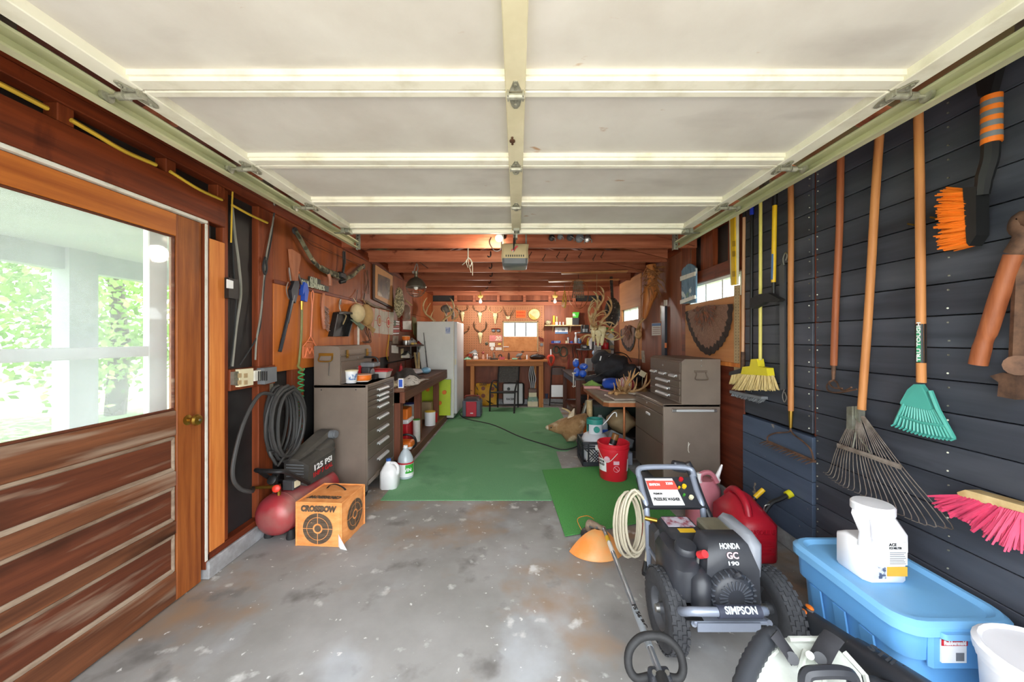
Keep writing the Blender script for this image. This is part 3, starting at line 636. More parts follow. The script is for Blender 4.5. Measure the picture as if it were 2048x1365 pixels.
S().poly([z3(452, 160), z3(475, 158), z3(472, 262), z3(452, 268)], (.004, 0, 0)).o('hose_bracket', 'galv', tag=tagd('bent galvanized strip nailed to the stud above the hose coil', 'bracket'))

# lever-action air rifle
t = T('air_rifle', 'lever-action air rifle hanging muzzle down with brown stock', 'rifle', z2(610, 1230))
S().poly([z2(667, 450), z2(733, 490), z2(735, 530), z2(722, 600), z2(712, 690), z2(690, 690), z2(680, 600)], (.032, 0, 0)).o('stock', 'walnut', t)
S().poly([z2(690, 690), z2(724, 690), z2(726, 730), z2(716, 790), z2(698, 860), z2(672, 830), z2(665, 760)], (.03, 0, 0)).o('receiver', 'gunmetal', t)
S().tube([z2(705, 800, .015), z2(685, 890, .015), z2(660, 1010, .015)], [.018, .016, .015], 8).tube([z2(685, 890, .015), z2(606, 1228, .015)], .013, 8).o('barrel', 'gunmetal', t, True)
S().tube(cr([z2(668, 700, .015), z2(655, 740, .015), z2(660, 790, .015), z2(675, 830, .015)], 5), .005, 6).tube(cr([z2(675, 590, .015), z2(680, 640, .015), z2(688, 690, .015)], 4), .006, 6).o('lever', 'steel', t, True)
# compound bow
t = T('compound_bow', 'camouflage compound bow mounted on the dark plywood', 'bow', z2(900, 720))
S().tube(cr([z2(720, 310, .03), z2(760, 370, .04), z2(810, 460, .045), z2(860, 540, .045), z2(920, 600, .05)], 6), [(.012, .022)] * 25, 8).o('limb', 'camo', t, True)
S().tube(cr([z2(920, 595, .05), z2(980, 625, .05), z2(1050, 650, .055), z2(1110, 670, .055)], 6), [(.02, .03)] * 19, 8).o('riser', 'camo', t, True)
S().tube(cr([z2(1110, 670, .055), z2(1160, 650, .05), z2(1210, 600, .045), z2(1245, 575, .04)], 6), [(.012, .022)] * 19, 8).o('limb', 'camo', t, True)
S().lathe([(.028, -.008), (.03, 0), (.028, .008)], z2(722, 312, .03), 14, (0, R(90), 0)).o('cam_wheel', 'darkgrey', t, True)
S().lathe([(.028, -.008), (.03, 0), (.028, .008)], z2(1240, 582, .04), 14, (0, R(90), 0)).o('cam_wheel', 'darkgrey', t, True)
S().tube([z2(725, 310, .03), z2(850, 420, .06), z2(1240, 580, .06)], .0018, 4).tube([z2(722, 325, .03), z2(1240, 596, .045)], .0014, 4).o('string', 'black', t)
S().tube(cr([z2(1090, 470, .06), z2(1092, 560, .07), z2(1085, 620, .07), z2(1070, 690, .06)], 5), .013, 7).box(z2(1075, 650, .07), (.04, .12, .06), bev=.01).cyl(z2(1060, 700, .06), z2(1100, 690, .09), .02).o('arrow_rest', 'black', t, True)
S().tube(cr([z2(975, 640, .06), z2(985, 680, .065), z2(985, 725, .06)], 4), [.016] * 9, 8).o('grip', 'walnut', t, True)
for x in (1092, 1102, 1085):
    S().tube([z2(x, 460, .065), z2(x + 2, 560, .065)], .003, 5).o('arrow', 'darkgrey', t)
# blow gun with hose and stretched spring hose
t = T('air_blow_gun', 'blue air blow gun on a green hose beside the rifle', 'blow gun', z2(775, 1000))
S().poly([z2(765, 700), z2(785, 715), z2(795, 770), z2(782, 850), z2(762, 840), z2(765, 770), z2(748, 800), z2(752, 740)], (.035, 0, 0)).o('body', 'blue', t)
S().tube([z2(772, 715, .018), z2(745, 640, .018)], .008, 6).o('nozzle', 'steel', t, True)
S().sph(z2(740, 625, .018), .014, 8, 6).o('tip', 'orange', t, True)
S().cyl(z2(772, 845, .018), z2(772, 910, .018), .014, .011, 8).o('fitting', 'brass', t, True)
hz = [z2(772, 905, .018), z2(768, 1100, .02), z2(752, 1300, .02), z2(745, 1340, .03), z2(785, 1370, .05)]
S().tube(cr(hz, 6), .010, 8).o('hose', 'hose_green', t, True)
q0 = LW(603, 738, .05); q1 = LW(597, 892, .06); pts = []
for i in range(14 * 12 + 1):
    f = i / (14 * 12); g = f if f < .6 else .6 + (f - .6) * 1.0; a = 2 * PI * i / 12
    c = q0.lerp(q1, g); pts.append(c + Vector((.02 * math.cos(a), .026 * math.sin(a), 0)))
S().tube(pts, .0052, 6).o('spring_hose', 'coil_green', tag=tagd('stretched green spiral air hose hanging behind the black coil', 'air hose'), smooth=True)

# house-number plate
t = T('name_sign', 'black cast name plate with pale raised letters and number tab', 'sign', z2(860, 770))
S().poly([z2(757, 668), z2(818, 688), z2(820, 655), z2(905, 682), z2(905, 712), z2(968, 735), z2(966, 775), z2(757, 710)], (.012, 0, 0)).o('plate', 'sign_black', t)
c = (z2(862, 690, .014)); text('6110', .075, 'sign_letter', t, c, TXL, ext=.002, wx=.11)
c = (z2(862, 728, .014)); text('PAUL EDWARDS', .062, 'sign_letter', t, c, TXL, ext=.002, wx=.36)
# fly swatter
t = T('fly_swatter', 'pale orange fly swatter with wire handle on the plywood', 'fly swatter', z2(833, 1280))
S().tube(cr([z2(838, 1110, .01), z2(850, 900, .012), z2(843, 800, .012), z2(855, 765, .012), z2(862, 800, .012), z2(852, 900, .012), z2(842, 1110, .01)], 5), .0035, 5).tube(cr([z2(838, 1110, .01), z2(815, 1150, .01)], 2), .003, 5).tube(cr([z2(842, 1110, .01), z2(865, 1155, .01)], 2), .003, 5).o('handle', 'pink_orange', t, True)
hp = [(812, 1150), (862, 1155), (888, 1195), (886, 1275), (780, 1275), (780, 1190)]
fr = S()
for i in range(6): fr.tube([z2(*hp[i], .012), z2(*hp[(i + 1) % 6], .012)], .0045, 5)
for i in range(1, 12): fr.tube([z2(780 + i * 9, 1160 if 2 < i < 9 else 1195, .012), z2(780 + i * 9, 1275, .012)], .0016, 4)
for i in range(1, 11): fr.tube([z2(781, 1165 + i * 10 if i > 2 else 1195, .012), z2(887, 1165 + i * 10 if i > 2 else 1195, .012)], .0016, 4)
fr.o('mesh_head', 'pink_orange', t, True)
S().tube([z2(795, 1270, .014), z2(815, 1200, .014), z2(833, 1245, .014), z2(850, 1200, .014), z2(870, 1270, .014)], .005, 5).o('mark', 'pink_orange', t)
# counter brush and dustpan
t = T('counter_brush', 'wooden counter brush with brown bristles hung by its handle', 'brush', z2(960, 1070))
S().tube(cr([z2(938, 785, .02), z2(932, 840, .02), z2(930, 900, .02), z2(935, 980, .02), z2(945, 1055, .02)], 5), [.011, .012, .013, .014, .014, .014, .014, .014, .015, .016, .017, .018, .018, .018, .018, .018, .018, .018, .018, .017, .016], 8).o('handle', 'walnut', t, True)
bs = S()
for i in range(110):
    f = rr.random(); a = z2(942 + 4 * f, 880 + 170 * f, .01 + rr.random() * .03); b = a + Vector((rr.uniform(-.01, .01), .065 + rr.uniform(-.01, .02), -.015 - rr.random() * .03))
    bs.tube([a, b], .0035, 4)
bs.o('bristles', 'brush_hair', t, kind='stuff')
t = T('dustpan', 'black metal dustpan hung by a wire hook', 'dustpan', z2(1040, 1115))
S().poly([z2(1010, 935), z2(1060, 925), z2(1140, 938), z2(1128, 1000), z2(1090, 1112), z2(970, 1112)], (.012, 0, 0)).poly([z2(1005, 935), z2(1013, 930), z2(978, 1112), z2(968, 1112)], (.05, 0, 0)).poly([z2(1135, 935), z2(1142, 938), z2(1095, 1112), z2(1087, 1112)], (.05, 0, 0)).poly([z2(1008, 930), z2(1060, 922), z2(1142, 934), z2(1140, 944), z2(1010, 942)], (.06, 0, 0)).o('pan', 'black', t)
S().tube(cr([z2(1075, 940, .03), z2(1060, 900, .02), z2(1058, 850, .012), z2(1068, 830, .012), z2(1066, 870, .012)], 5), .006, 6).o('hook', 'steel', t, True)
S().tube(cr([z2(1090, 940, .03), z2(1108, 960, .03), z2(1085, 1020, .025)], 4), .006, 6).o('strap', 'tan', t, True)
# caps
def cap(name, lab, c, m, mb, rx, rz, bill):
    t = T(name, lab, 'cap', c + Vector((0, 0, -rz)), group='caps on the left wall')
    S().sph(c, (.075, rx, rz), 14, 9, (R(12), 0, 0)).o('crown', m, t, True)
    S().grid(lambda u, v: c + Vector((-.02 + .09 * u, bill + (v - .5) * .14, -rz * .72 - .11 * u * (1 - (2 * v - 1) ** 2 * .4))), 6, 8, (-.005, 0, -.005)).o('bill', mb, t, True)
    S().tube([c + Vector((0, 0, rz * .9)), c + Vector((-.05, .01, rz + .06))], .004, 5).o('strap', m, t)
cap('baseball_cap', 'beige baseball cap with grey-green bill on the wall', z2(1195, 935, .07), 'cap_beige', 'cap_green', .10, .105, -.05)
cap('baseball_cap', 'tan cap hanging behind the beige one', z2(1262, 950, .07), 'cap_tan', 'cap_tan', .10, .13, .02)
for (x, y, lab) in ((1190, 760, 'bent wire hook above the beige cap'), (1245, 790, 'bent wire hook above the tan cap')):
    S().tube(cr([z2(x + 6, y, .01), z2(x, y + 40, .02), z2(x - 8, y + 90, .05)], 4), .004, 5).o('wall_hook', 'steel', smooth=True, tag=tagd(lab, 'hook', 'wire hooks for the caps'))
S().tube([z2(1200, 1010, .03), z2(1200, 1180, .03)], .013, 8).o('white_stick', 'white_old', smooth=True, tag=tagd('white painted stick standing below the beige cap', 'stick'))
S().tube(cr([z2(1285, 990, .03), z2(1300, 1050, .03), z2(1310, 1105, .03)], 4), .008, 6).o('thin_stick', 'ivory', smooth=True, tag=tagd('thin pale stick hanging right of the tan cap', 'stick'))
for i, (x0, y0, x1, y1) in enumerate(((1245, 620, 1240, 830), (1260, 610, 1275, 790), (1270, 610, 1255, 770))):
    S().tube(cr([z2(x0, y0, .01), z2((x0 + x1) / 2 + 10, (y0 + y1) / 2, .02), z2(x1, y1, .01)], 4), .004, 5).o('wire', 'rusty', smooth=True, tag=tagd(['leftmost rusty wire dangling below the bow tip', 'longest rusty wire loop dangling below the bow tip', 'shortest rusty wire dangling below the bow tip'][i], 'wire', 'rusty wires below the bow'))
tg = T('tangle_of_snares', 'tangle of rusty wire snares under the tan cap', 'wire', z2(1280, 1140))
for i in range(6):
    a = [rr.uniform(-20, 20) for _ in range(6)]
    S().tube(cr([z2(1265 + a[0], 1030, .02), z2(1270 + a[1], 1080, .035), z2(1300 + a[2], 1140 + a[3], .03), z2(1250 + a[4], 1150 + a[5], .03)], 4), .003, 4).o('wire', 'rusty', tg)
S().tube(cr([z5(300, 815, .03), z5(370, 860, .03), z5(480, 890, .025), z5(570, 915, .02)], 4), [.02] * 4 + [.014] * 4 + [.010] * 5, 6).o('driftwood_stick', 'weathered', smooth=True, tag=tagd('weathered stick nailed above the paper targets', 'stick'))

# framed picture
def quadwall(pts, th, f=z5): return S().poly([f(*p) for p in pts], (th, 0, 0))
t = T('framed_picture', 'framed faded brown print of game on the left wall', 'picture', z5(475, 850))
quadwall([(362, 378), (590, 512), (585, 898), (362, 790)], .018).o('frame', wood('frame_dark', '#4a2a18', '#2c170c', 'y'), t)
quadwall([(385, 398), (583, 525), (578, 872), (382, 772)], .022).o('mat_board', mat('mat_tan', '#c98f56', .6, var=.05), t)
quadwall([(412, 500), (552, 560), (545, 800), (405, 745)], .024).o('print', mat('print_brown', '#7d5c41', .5, c2='#3f2c20', scale=5, detail=3, spots=[('#b7a58c', 3.5, .52, .62), ('#5b4a2c', 9, .55, .62)]), t)
# paper targets
mat('target_paper', '#d8cfc0', .8, c2='#c3b8a6', scale=6); mat('target_red', '#d8402a', .7); mat('target_tan', '#c98d52', .7)
for pts, cx, cy, lab, mm in (([(397, 890), (505, 935), (495, 1188), (378, 1170)], 447, 1035, 'bullet-holed paper target with tan bull, left one of two', 'target_tan'), ([(508, 928), (612, 940), (600, 1195), (495, 1188)], 550, 1055, 'paper target with orange-red bull, right one of two', 'target_red')):
    t = T('paper_target', lab, 'target', z5(cx, 1190), group='paper targets')
    quadwall(pts, .004).o('sheet', 'target_paper', t)
    c = z5(cx, cy, .006)
    S().cyl(c, c + EX * .002, .072, n=20).o('ring', 'target_red', t); S().cyl(c, c + EX * .003, .06, n=20).o('ring', 'target_paper' if mm == 'target_tan' else 'cream', t); S().cyl(c, c + EX * .004, .042, n=20).o('bull', mm, t)
    S().box(c, (.002, .004, .42)).box(c, (.002, .30, .005)).o('cross_lines', 'target_red', t)
# camouflage bag, clear bottle, flag, posters
def blob(name, m, par, rings, n=12, lab=None, tag=None, jit=.006, local=False):
    rg = []
    for (c, rx, ry) in rings:
        rg.append([Vector(c) + Vector((rx * math.cos(2 * PI * k / n) + rr.uniform(-jit, jit), ry * math.sin(2 * PI * k / n) + rr.uniform(-jit, jit), rr.uniform(-jit, jit))) for k in range(n)])
    return S().loft(rg).o(name, m, par, True, tag=tag, local=local, ang=60)
c = z5(672, 820, .08)
blob('camo_sack', 'camo_light', None, [(c + Vector((0, .0, z)), .07 * r, .13 * r) for z, r in ((.21, .25), (.17, .55), (.08, .75), (-.03, 1), (-.12, .9), (-.19, .5), (-.23, .2))], tag=tagd('speckled camouflage sack hanging beside the picture', 'bag'))
c = z5(755, 940, .07)
t = T('clear_bottle', 'clear plastic jug hung upside down on a wooden peg', 'bottle', c + Vector((0, 0, -.12)))
S().lathe([(.02, .12), (.045, .09), (.06, .05), (.062, -.08), (.05, -.115), (.01, -.12)], c, 14).o('body', mat('clear_plastic', '#b9a798', .15, var=.05, trans=.7), t, True)
S().cyl(z5(745, 800, .0), z5(820, 862, .1), .012, n=8).o('wooden_peg', 'ivory', tag=tagd('pale wooden peg sticking out under the caged lamp', 'peg'), smooth=True)
t = T('small_flag', 'small striped red and white flag hung on the wall', 'flag', z5(645, 1200))
for i in range(6): quadwall([(612 - i * 2, 1035 + i * 28), (675 - i, 1042 + i * 26), (672 - i, 1054 + i * 26), (610 - i * 2, 1048 + i * 28)], .004).o('stripe', ['red', 'white'][i % 2] if i else 'white', t)
quadwall([(612, 1030), (632, 1033), (630, 1100), (610, 1100)], .006).o('canton', 'cap_green', t)
t = T('metal_sign', 'plain grey tin sheet framed with red tinsel', 'sign', z5(760, 1130))
quadwall([(712, 1040), (808, 1035), (808, 1140), (712, 1130)], .008).o('sheet', 'white_old', t)
tl = S()
for i in range(40):
    f = i / 39
    P = (700, 980 + 170 * f * 2) if f < .5 else (700 + 110 * (f - .5) * 2, 1150)
    tl.sph(z5(P[0] + rr.uniform(-4, 4), P[1], .012), .016, 5, 4)
tl.o('tinsel', 'rust_red', t, kind='stuff')
quadwall([(820, 985), (866, 1005), (866, 1230), (838, 1190), (822, 1080)], .006).o('green_poster', mat('poster_green', '#8c8b5c', .7, var=.15), tag=tagd('narrow faded green poster beside the refrigerator', 'poster'))
quadwall([(598, 1205), (660, 1205), (660, 1300), (598, 1295)], .006).o('photo_card', mat('photo_grey', '#a89a86', .6, c2='#75685a', scale=20), tag=tagd('small faded photo card below the striped flag', 'card'))
quadwall([(583, 1315), (660, 1318), (660, 1405), (583, 1400)], .006).o('note_sheet', 'paper', tag=tagd('white note pinned on the plank below the photo card', 'note'))
S().tube(cr([z5(560, 1190, .01), z5(548, 1300, .012), z5(530, 1400, .01), z5(540, 1480, .01)], 4), .004, 5).o('hanging_cord', 'yellow', smooth=True, tag=tagd('thin yellow cord hanging under the paper targets', 'cord'))
# little corner shelf with jars and rags
zsf = 1.30
t = T('wall_shelf', 'small wooden shelf with bracket beside the refrigerator', 'shelf', (-1.72, 6.0, zsf - .2))
S().bb(-1.805, -1.60, 5.42, 6.24, zsf - .02, zsf, .003).o('board', 'brownw', t)
S().tube(cr([(-1.80, 6.16, zsf - .22), (-1.74, 6.16, zsf - .18), (-1.67, 6.16, zsf - .09), (-1.64, 6.16, zsf - .02)], 4), .012, 6).bb(-1.806, -1.796, 6.14, 6.18, zsf - .24, zsf).o('bracket', 'steel', t)
def can(name, lab, p, r, h, m, ml, cat='can', band=None, group=None):
    p = Vector(p); t = T(name, lab, cat, p, group=group)
    S().lathe([(r * .96, 0), (r, .004), (r, h - .006), (r * .96, h)], p, 16).o('body', m, t, True)
    S().lathe([(r * .9, h), (r * .98, h + .001), (r * .98, h + .008), (r * .3, h + .01)], p, 16).o('lid', ml, t, True)
    if band: S().lathe([(r * 1.01, h * .2), (r * 1.012, h * .75)], p, 16).o('label_band', band, t, True)
    return t
def rag(name, lab, c, rx, ry, h, m, n=16, seed=1, cat='cloth', ex=0):
    q = random.Random(seed); ph = [q.uniform(0, 6.28) for _ in range(8)]
    def f(u, v):
        x = (u - .5) * 2; y = (v - .5) * 2; r = min(1, math.hypot(x, y))
        z = h * (1 - r * r) * (.75 + .35 * math.sin(3.1 * x + ph[0]) * math.cos(2.7 * y + ph[1])) + .12 * h * math.sin(9 * x + ph[2]) * math.sin(8 * y + ph[3])
        return Vector(c) + Vector((rx * x * (1 + .12 * math.sin(5 * y + ph[4])), ry * y * (1 + .12 * math.sin(4 * x + ph[5])), max(.003, z)))
    return S().grid(f, n, n, (0, 0, -.003)).o(name, m, smooth=True, tag=tagd(lab, cat), ang=80)
can('screw_jar', 'orange-lidded jar on the little wall shelf', (-1.69, 5.52, zsf), .05, .075, 'steel', 'orange', 'jar')
can('orange_tin', 'orange tin stacked on the jar on the wall shelf', (-1.69, 5.52, zsf + .085), .06, .05, 'orange', 'cream')
rag('rag_heap', 'grey crumpled rags piled on the wall shelf', (-1.70, 5.80, zsf + .004), .09, .17, .17, mat('rag_grey', '#9a9a98', .9, var=.2), seed=3)
for y, lab in ((5.66, 'yellow scouring sponge left of the other on the wall shelf'), (5.80, 'yellow scouring sponge under the grey rags')):
    S().sph((-1.63, y, zsf + .022), (.03, .055, .022), 10, 6).o('sponge', mat('sponge', '#d8b765', .9, var=.1) if 'sponge' not in MT else 'sponge', smooth=True, tag=tagd(lab, 'sponge', 'sponges on the shelf'))
rag('red_ribbon', 'rust-red crumpled ribbon at the end of the wall shelf', (-1.66, 6.12, zsf + .004), .05, .08, .07, 'rust_red', seed=5)
t = T('bird_house_ornament', 'small wooden birdhouse ornament on the plank', 'ornament', z5(620 + 60, 1480))
hx = lambda a, b, o=0.: z5(a, b, o)
def z6(x, y, off=0.): return LW(680 + x / 4.875, 680 + y / 4.875, off)
S().poly([z6(600, 145), z6(628, 118), z6(650, 145), z6(650, 178), z6(600, 175)], (.05, 0, 0)).o('house', 'white_old', t); S().poly([z6(582, 152), z6(628, 108), z6(662, 148), z6(650, 146), z6(628, 122), z6(600, 150)], (.07, 0, 0)).o('roof', 'darkgrey', t)
S().poly([z6(590, 90), z6(612, 85), z6(612, 178), z6(592, 178)], (.012, 0, 0)).o('carved_post', 'bone', t)
# fishing rods leaning against the refrigerator, wooden sticks
for i, (x0, y0, x1, y1, lab) in enumerate(((790, 300, 752, 0, 'left fishing rod leaning against the refrigerator side'), (855, 300, 815, -70, 'right fishing rod leaning against the refrigerator side'))):
    a = at(680 + x0 / 4.875, 680 + y0 / 4.875, 6.12); b = at(680 + x1 / 4.875, 680 + y1 / 4.875, 6.22)
    t = T('fishing_rod', lab, 'fishing rod', a, group='rods by the refrigerator')
    S().tube([a, a.lerp(b, .5), b], [.010, .007, .004], 6).o('blank', 'darkgrey', t, True)
    for f in (.25, .5, .75): S().tube([a.lerp(b, f) + Vector((.014 * math.cos(g), 0, .014 * math.sin(g))) for g in [2 * PI * k / 8 for k in range(8)]], .002, 4, True).o('line_guide', 'steel', t)
for x0, x1, lab in ((748, 728, 'left pale wooden stick leaning behind the bench'), (768, 768, 'right pale wooden stick leaning behind the bench')):
    S().cyl(at(680 + x0 / 4.875, 738, 6.0), at(680 + x1 / 4.875, 706, 6.15), .018, n=8).o('wooden_stick', 'ivory', smooth=True, tag=tagd(lab, 'stick', 'sticks behind the bench'))
# ================================================================ FLOOR MATS AND LEFT SIDE
mat('turf', '#74ad7c', .95, c2='#5f966a', scale=160, detail=2, bump=.8, spots=[('#8fbf92', 1.6, .55, .8), ('#52855f', 2.2, .6, .8)])
mat('turf_bright', '#5cab58', .95, c2='#489148', scale=160, detail=2, bump=.8)
mat('chest_brown', '#85786c', .42, .15, c2='#786b60', scale=2.5, spec=.4)
mat('chest_dark', '#6a5c51', .45, .15, var=.06, scale=3)
mat('chrome', '#d3d6d8', .42, .45, var=.03)
wood('bench_brown', '#6d4a38', '#4f3226', 'y', .6, sc=2.2); wood('bench_leg', '#7d4a34', '#5a3122', 'z', .6, sc=2.2)
t_ = lambda pts, m, lab, z=.006: S().poly([(x, y, .0005) for x, y in pts], (0, 0, z)).o('turf_mat', m, tag=tagd(lab, 'carpet', 'green turf mats'))
t_([(-1.18, 3.13), (.30, 3.13), (.48, 3.55), (.484, 4.495), (-1.17, 4.50)], 'turf', 'green turf mat nearest the bare floor along the bench')
t_([(-1.17, 4.505), (.62, 4.505), (.80, 4.7), (.84, 7.35), (-1.2, 7.35)], 'turf', 'far green turf mat in front of the patio chair')
S().poly([(.267, 3.83, .007), (.338, 2.55, .007), (1.243, 2.835, .007), (1.19, 4.0, .007)], (0, 0, .007)).o('turf_mat', 'turf_bright', tag=tagd('bright green turf mat under the red bucket', 'carpet', 'green turf mats'))

# ---- rolling tool cabinet and top chest (left)
x0, x1, y0, y1 = -1.768, -1.299, 3.15, 3.83
t = T('tool_cabinet', 'brown steel rolling tool cabinet with eight drawers beside the bench', 'tool cabinet', ((x0 + x1) / 2, (y0 + y1) / 2, 0))
S().bb(x0, x1 - .012, y0, y1, .118, 1.0, .005).o('body', 'chest_brown', t)
S().bb(x0, x1, y0, y1, .97, 1.0, .004).bb(x1 - .014, x1, y0, y0 + .012, .118, 1.0).bb(x1 - .014, x1, y1 - .012, y1, .118, 1.0).bb(x1 - .014, x1, y0, y1, .118, .155).o('front_frame', 'chest_brown', t)
zd = [.946, .890, .846, .80, .70, .585, .47, .335, .165]
S().bb(x1 - .014, x1 - .002, y0 + .014, y1 - .014, .95, .969).o('lock_panel', 'chest_dark', t)
S().cyl((x1 - .002, 3.56, .960), (x1 + .004, 3.56, .960), .007, n=10).o('lock', 'steel', t, True)
def pull(par, x, yc, z, w, sx, h=.020):
    pr = [(0, 0), (sx * .004, .003), (sx * .020, -.003), (sx * .025, -.012), (sx * .024, -.022), (sx * .020, -.017), (sx * .016, -.008), (sx * .003, -.004), (0, -h)]
    return S().poly([(x + a, yc - w / 2, z + b) for a, b in pr], (0, w, 0)).o('handle', 'chrome', par)
for k in range(8):
    d = S().bb(x1 - .016, x1 - .002, y0 + .015, y1 - .015, zd[k + 1] + .003, zd[k] - .003, .003).o('drawer', 'chest_dark', t)
    hh = zd[k] - zd[k + 1]; pull(d, x1 - .002, 3.50, zd[k] - (.012 if hh < .06 else hh * .28), .26, 1)
for i, (x, y) in enumerate(((x1 - .06, y0 + .06), (x1 - .06, y1 - .07), (x0 + .06, y0 + .06), (x0 + .06, y1 - .07))):
    w = S().lathe([(.015, -.022), (.045, -.022), (.052, -.016), (.052, .016), (.045, .022), (.015, .022)], (x, y, .052), 18, (0, R(90), 0)).o('caster_wheel', 'rubber', t, True)
    S().bb(x - .03, x - .025, y - .02, y + .02, .05, .118).bb(x + .025, x + .03, y - .02, y + .02, .05, .118).o('caster_fork', 'steel', w)
for (xx, zz_) in ((-1.70, .955), (-1.40, .957)): S().cyl((xx, y0 - .001, zz_), (xx, y0 + .004, zz_), .006, n=8).o('plug_hole', 'black', t)
x0c, x1c = -1.764, -1.538
t = T('tool_chest', 'brown steel top chest with brass latches on the eight-drawer cabinet', 'tool chest', (-1.65, 3.49, 1.0))
S().poly([(x0c, 3.15, 1.001), (x1c, 3.15, 1.001), (x1c, 3.15, 1.30), (x1c - .02, 3.15, 1.335), (x0c, 3.15, 1.337)], (0, .68, 0)).o('body', 'chest_brown', t)
S().bb(x1c, x1c + .006, 3.158, 3.822, 1.015, 1.195, .002).o('front_panel', 'chest_dark', t); S().bb(x1c, x1c + .006, 3.158, 3.822, 1.20, 1.245, .002).o('front_panel', 'chest_dark', t)
S().bb(x1c, x1c + .008, 3.15, 3.83, 1.25, 1.262).o('lid_seam', 'chest_dark', t)
for y in (3.27, 3.70): S().bb(x1c + .006, x1c + .014, y - .02, y + .02, 1.225, 1.30, .003).bb(x1c + .012, x1c + .022, y - .014, y + .014, 1.24, 1.262, .003).o('latch', 'brass', t)
S().cyl((x1c + .006, 3.48, 1.22), (x1c + .012, 3.48, 1.22), .009, n=10).cyl((x1c + .006, 3.48, 1.12), (x1c + .014, 3.48, 1.12), .010, n=10).o('lock', 'steel', t)
h = S().tube(cr([(-1.71, 3.148, 1.255), (-1.715, 3.13, 1.22), (-1.70, 3.125, 1.205), (-1.62, 3.125, 1.205), (-1.60, 3.13, 1.22), (-1.605, 3.148, 1.255)], 4), .006, 6).bb(-1.72, -1.595, 3.142, 3.15, 1.25, 1.275).o('side_handle', 'brass', t, True)
S().tube([(-1.625, 3.14, 1.20), (-1.632, 3.14, 1.10), (-1.628, 3.14, 1.08)], .004, 5).o('hanging_key', 'steel', t)
# things on the cabinet
p = Vector((-1.50, 3.28, 1.0))
t = T('tub', 'white plastic tub with blue label and loose lid on the cabinet', 'tub', p)
S().lathe([(.043, 0), (.045, .004), (.053, .10), (.056, .10), (.056, .112), (.052, .114)], p, 20).o('body', 'white', t, True)
S().lathe([(.0475, .03), (.052, .085)], p + Vector((.0005, 0, 0)), 20).o('label_band', mat('tub_label', '#5878a8', .5, c2='#dfe4ea', scale=16, lo=.45, hi=.55), t, True)
S().lathe([(.001, .113), (.058, .114), (.06, .108), (.062, .118), (.001, .124)], p, 20).o('lid', 'cream', t, True)
S().box((-1.47, 3.43, 1.006), (.15, .20, .01), (0, 0, R(12)), bev=.002).o('pad', 'paper', tag=tagd('flat white pad under the orange reel', 'pad'))
t = T('line_reel', 'orange cutting-line reel lying on the cabinet top', 'reel', (-1.46, 3.42, 1.012))
S().lathe([(.03, .012), (.078, .012), (.082, .02), (.082, .05), (.078, .058), (.03, .058)], (-1.46, 3.42, 1.0), 22).o('line_coil', 'orange', t, True)
S().lathe([(.02, .058), (.088, .060), (.088, .066), (.02, .068)], (-1.46, 3.42, 1.0), 20).o('flange', mat('flange_tan', '#d6a98a', .6), t, True)
S().bb(-1.47, -1.38, 3.54, 3.62, 1.001, 1.05, .004).o('black_case', 'black', tag=tagd('small black case beside the orange reel', 'case'))
t = T('work_light', 'red and black battery work lantern with handle on the cabinet', 'lantern', (-1.50, 3.62, 1.0))
S().bb(-1.575, -1.525, 3.50, 3.60, 1.001, 1.14, .006).o('red_face', 'red', t); S().bb(-1.525, -1.44, 3.54, 3.64, 1.001, 1.12, .01, 2).o('body', 'darkgrey', t)
S().lathe([(.03, 0), (.048, .012), (.05, .02)], (-1.44, 3.57, 1.06), 16, (0, R(90), 0)).o('lamp_head', 'greyplastic', t, True)
S().bb(-1.59, -1.40, 3.55, 3.72, 1.12, 1.165, .012, 2).o('top_shell', 'greyplastic', t)
S().tube(cr([(-1.59, 3.64, 1.16), (-1.57, 3.64, 1.205), (-1.53, 3.64, 1.215), (-1.45, 3.64, 1.215), (-1.41, 3.64, 1.205), (-1.39, 3.64, 1.16)], 4), .010, 7).o('handle', 'black', t, True)
text('LANTERN', .022, 'black', t, (-1.55, 3.498, 1.07), (R(90), R(-90), 0)) if False else None
t = T('storage_box', 'clear plastic box with red lid at the cabinet edge', 'box', (-1.42, 3.74, 1.0))
S().loft([ring(-1.50, -1.33, 3.66, 3.81, 1.001, .01), ring(-1.52, -1.315, 3.65, 3.82, 1.065, .01)]).o('body', mat('box_clear', '#b9b5b0', .3, var=.06), t, True)
S().loft([ring(-1.53, -1.305, 3.645, 3.825, 1.065, .012), ring(-1.53, -1.305, 3.645, 3.825, 1.08, .012), ring(-1.50, -1.33, 3.66, 3.81, 1.092, .012)]).o('lid', mat('lid_red', '#b32a30', .4), t, True)

# ---- brown work bench
t = T('work_bench', 'long brown painted plank work bench along the left wall', 'work bench', (-1.5, 5.1, 0))
for i in range(3): S().bb(-1.80 + i * .2, -1.602 + i * .2 + (.0 if i < 2 else .002), 3.86, 6.22, .83, .872, .003).o('top_plank', 'bench_brown', t)
S().bb(-1.238, -1.198, 3.88, 6.22, .73, .829, .003).o('front_apron', 'bench_brown', t); S().bb(-1.80, -1.198, 3.86, 3.90, .71, .829, .003).o('end_apron', 'bench_leg', t)
for y, w in ((3.86, .1), (4.66, .09), (5.72, .08)): S().bb(-1.325, -1.245, y, y + w, .10, .829, .004).o('leg', 'bench_leg', t)
for y in (3.90, 5.7): S().bb(-1.80, -1.73, y, y + .08, .0, .829, .004).o('leg', 'bench_leg', t)
for i in range(3): S().bb(-1.78 + i * .19, -1.592 + i * .19, 3.9, 6.2, .085, .108, .003).o('shelf_plank', 'bench_brown', t)
S().bb(-1.245, -1.205, 3.86, 6.22, .005, .107, .003).o('kick_board', 'bench_brown', t)
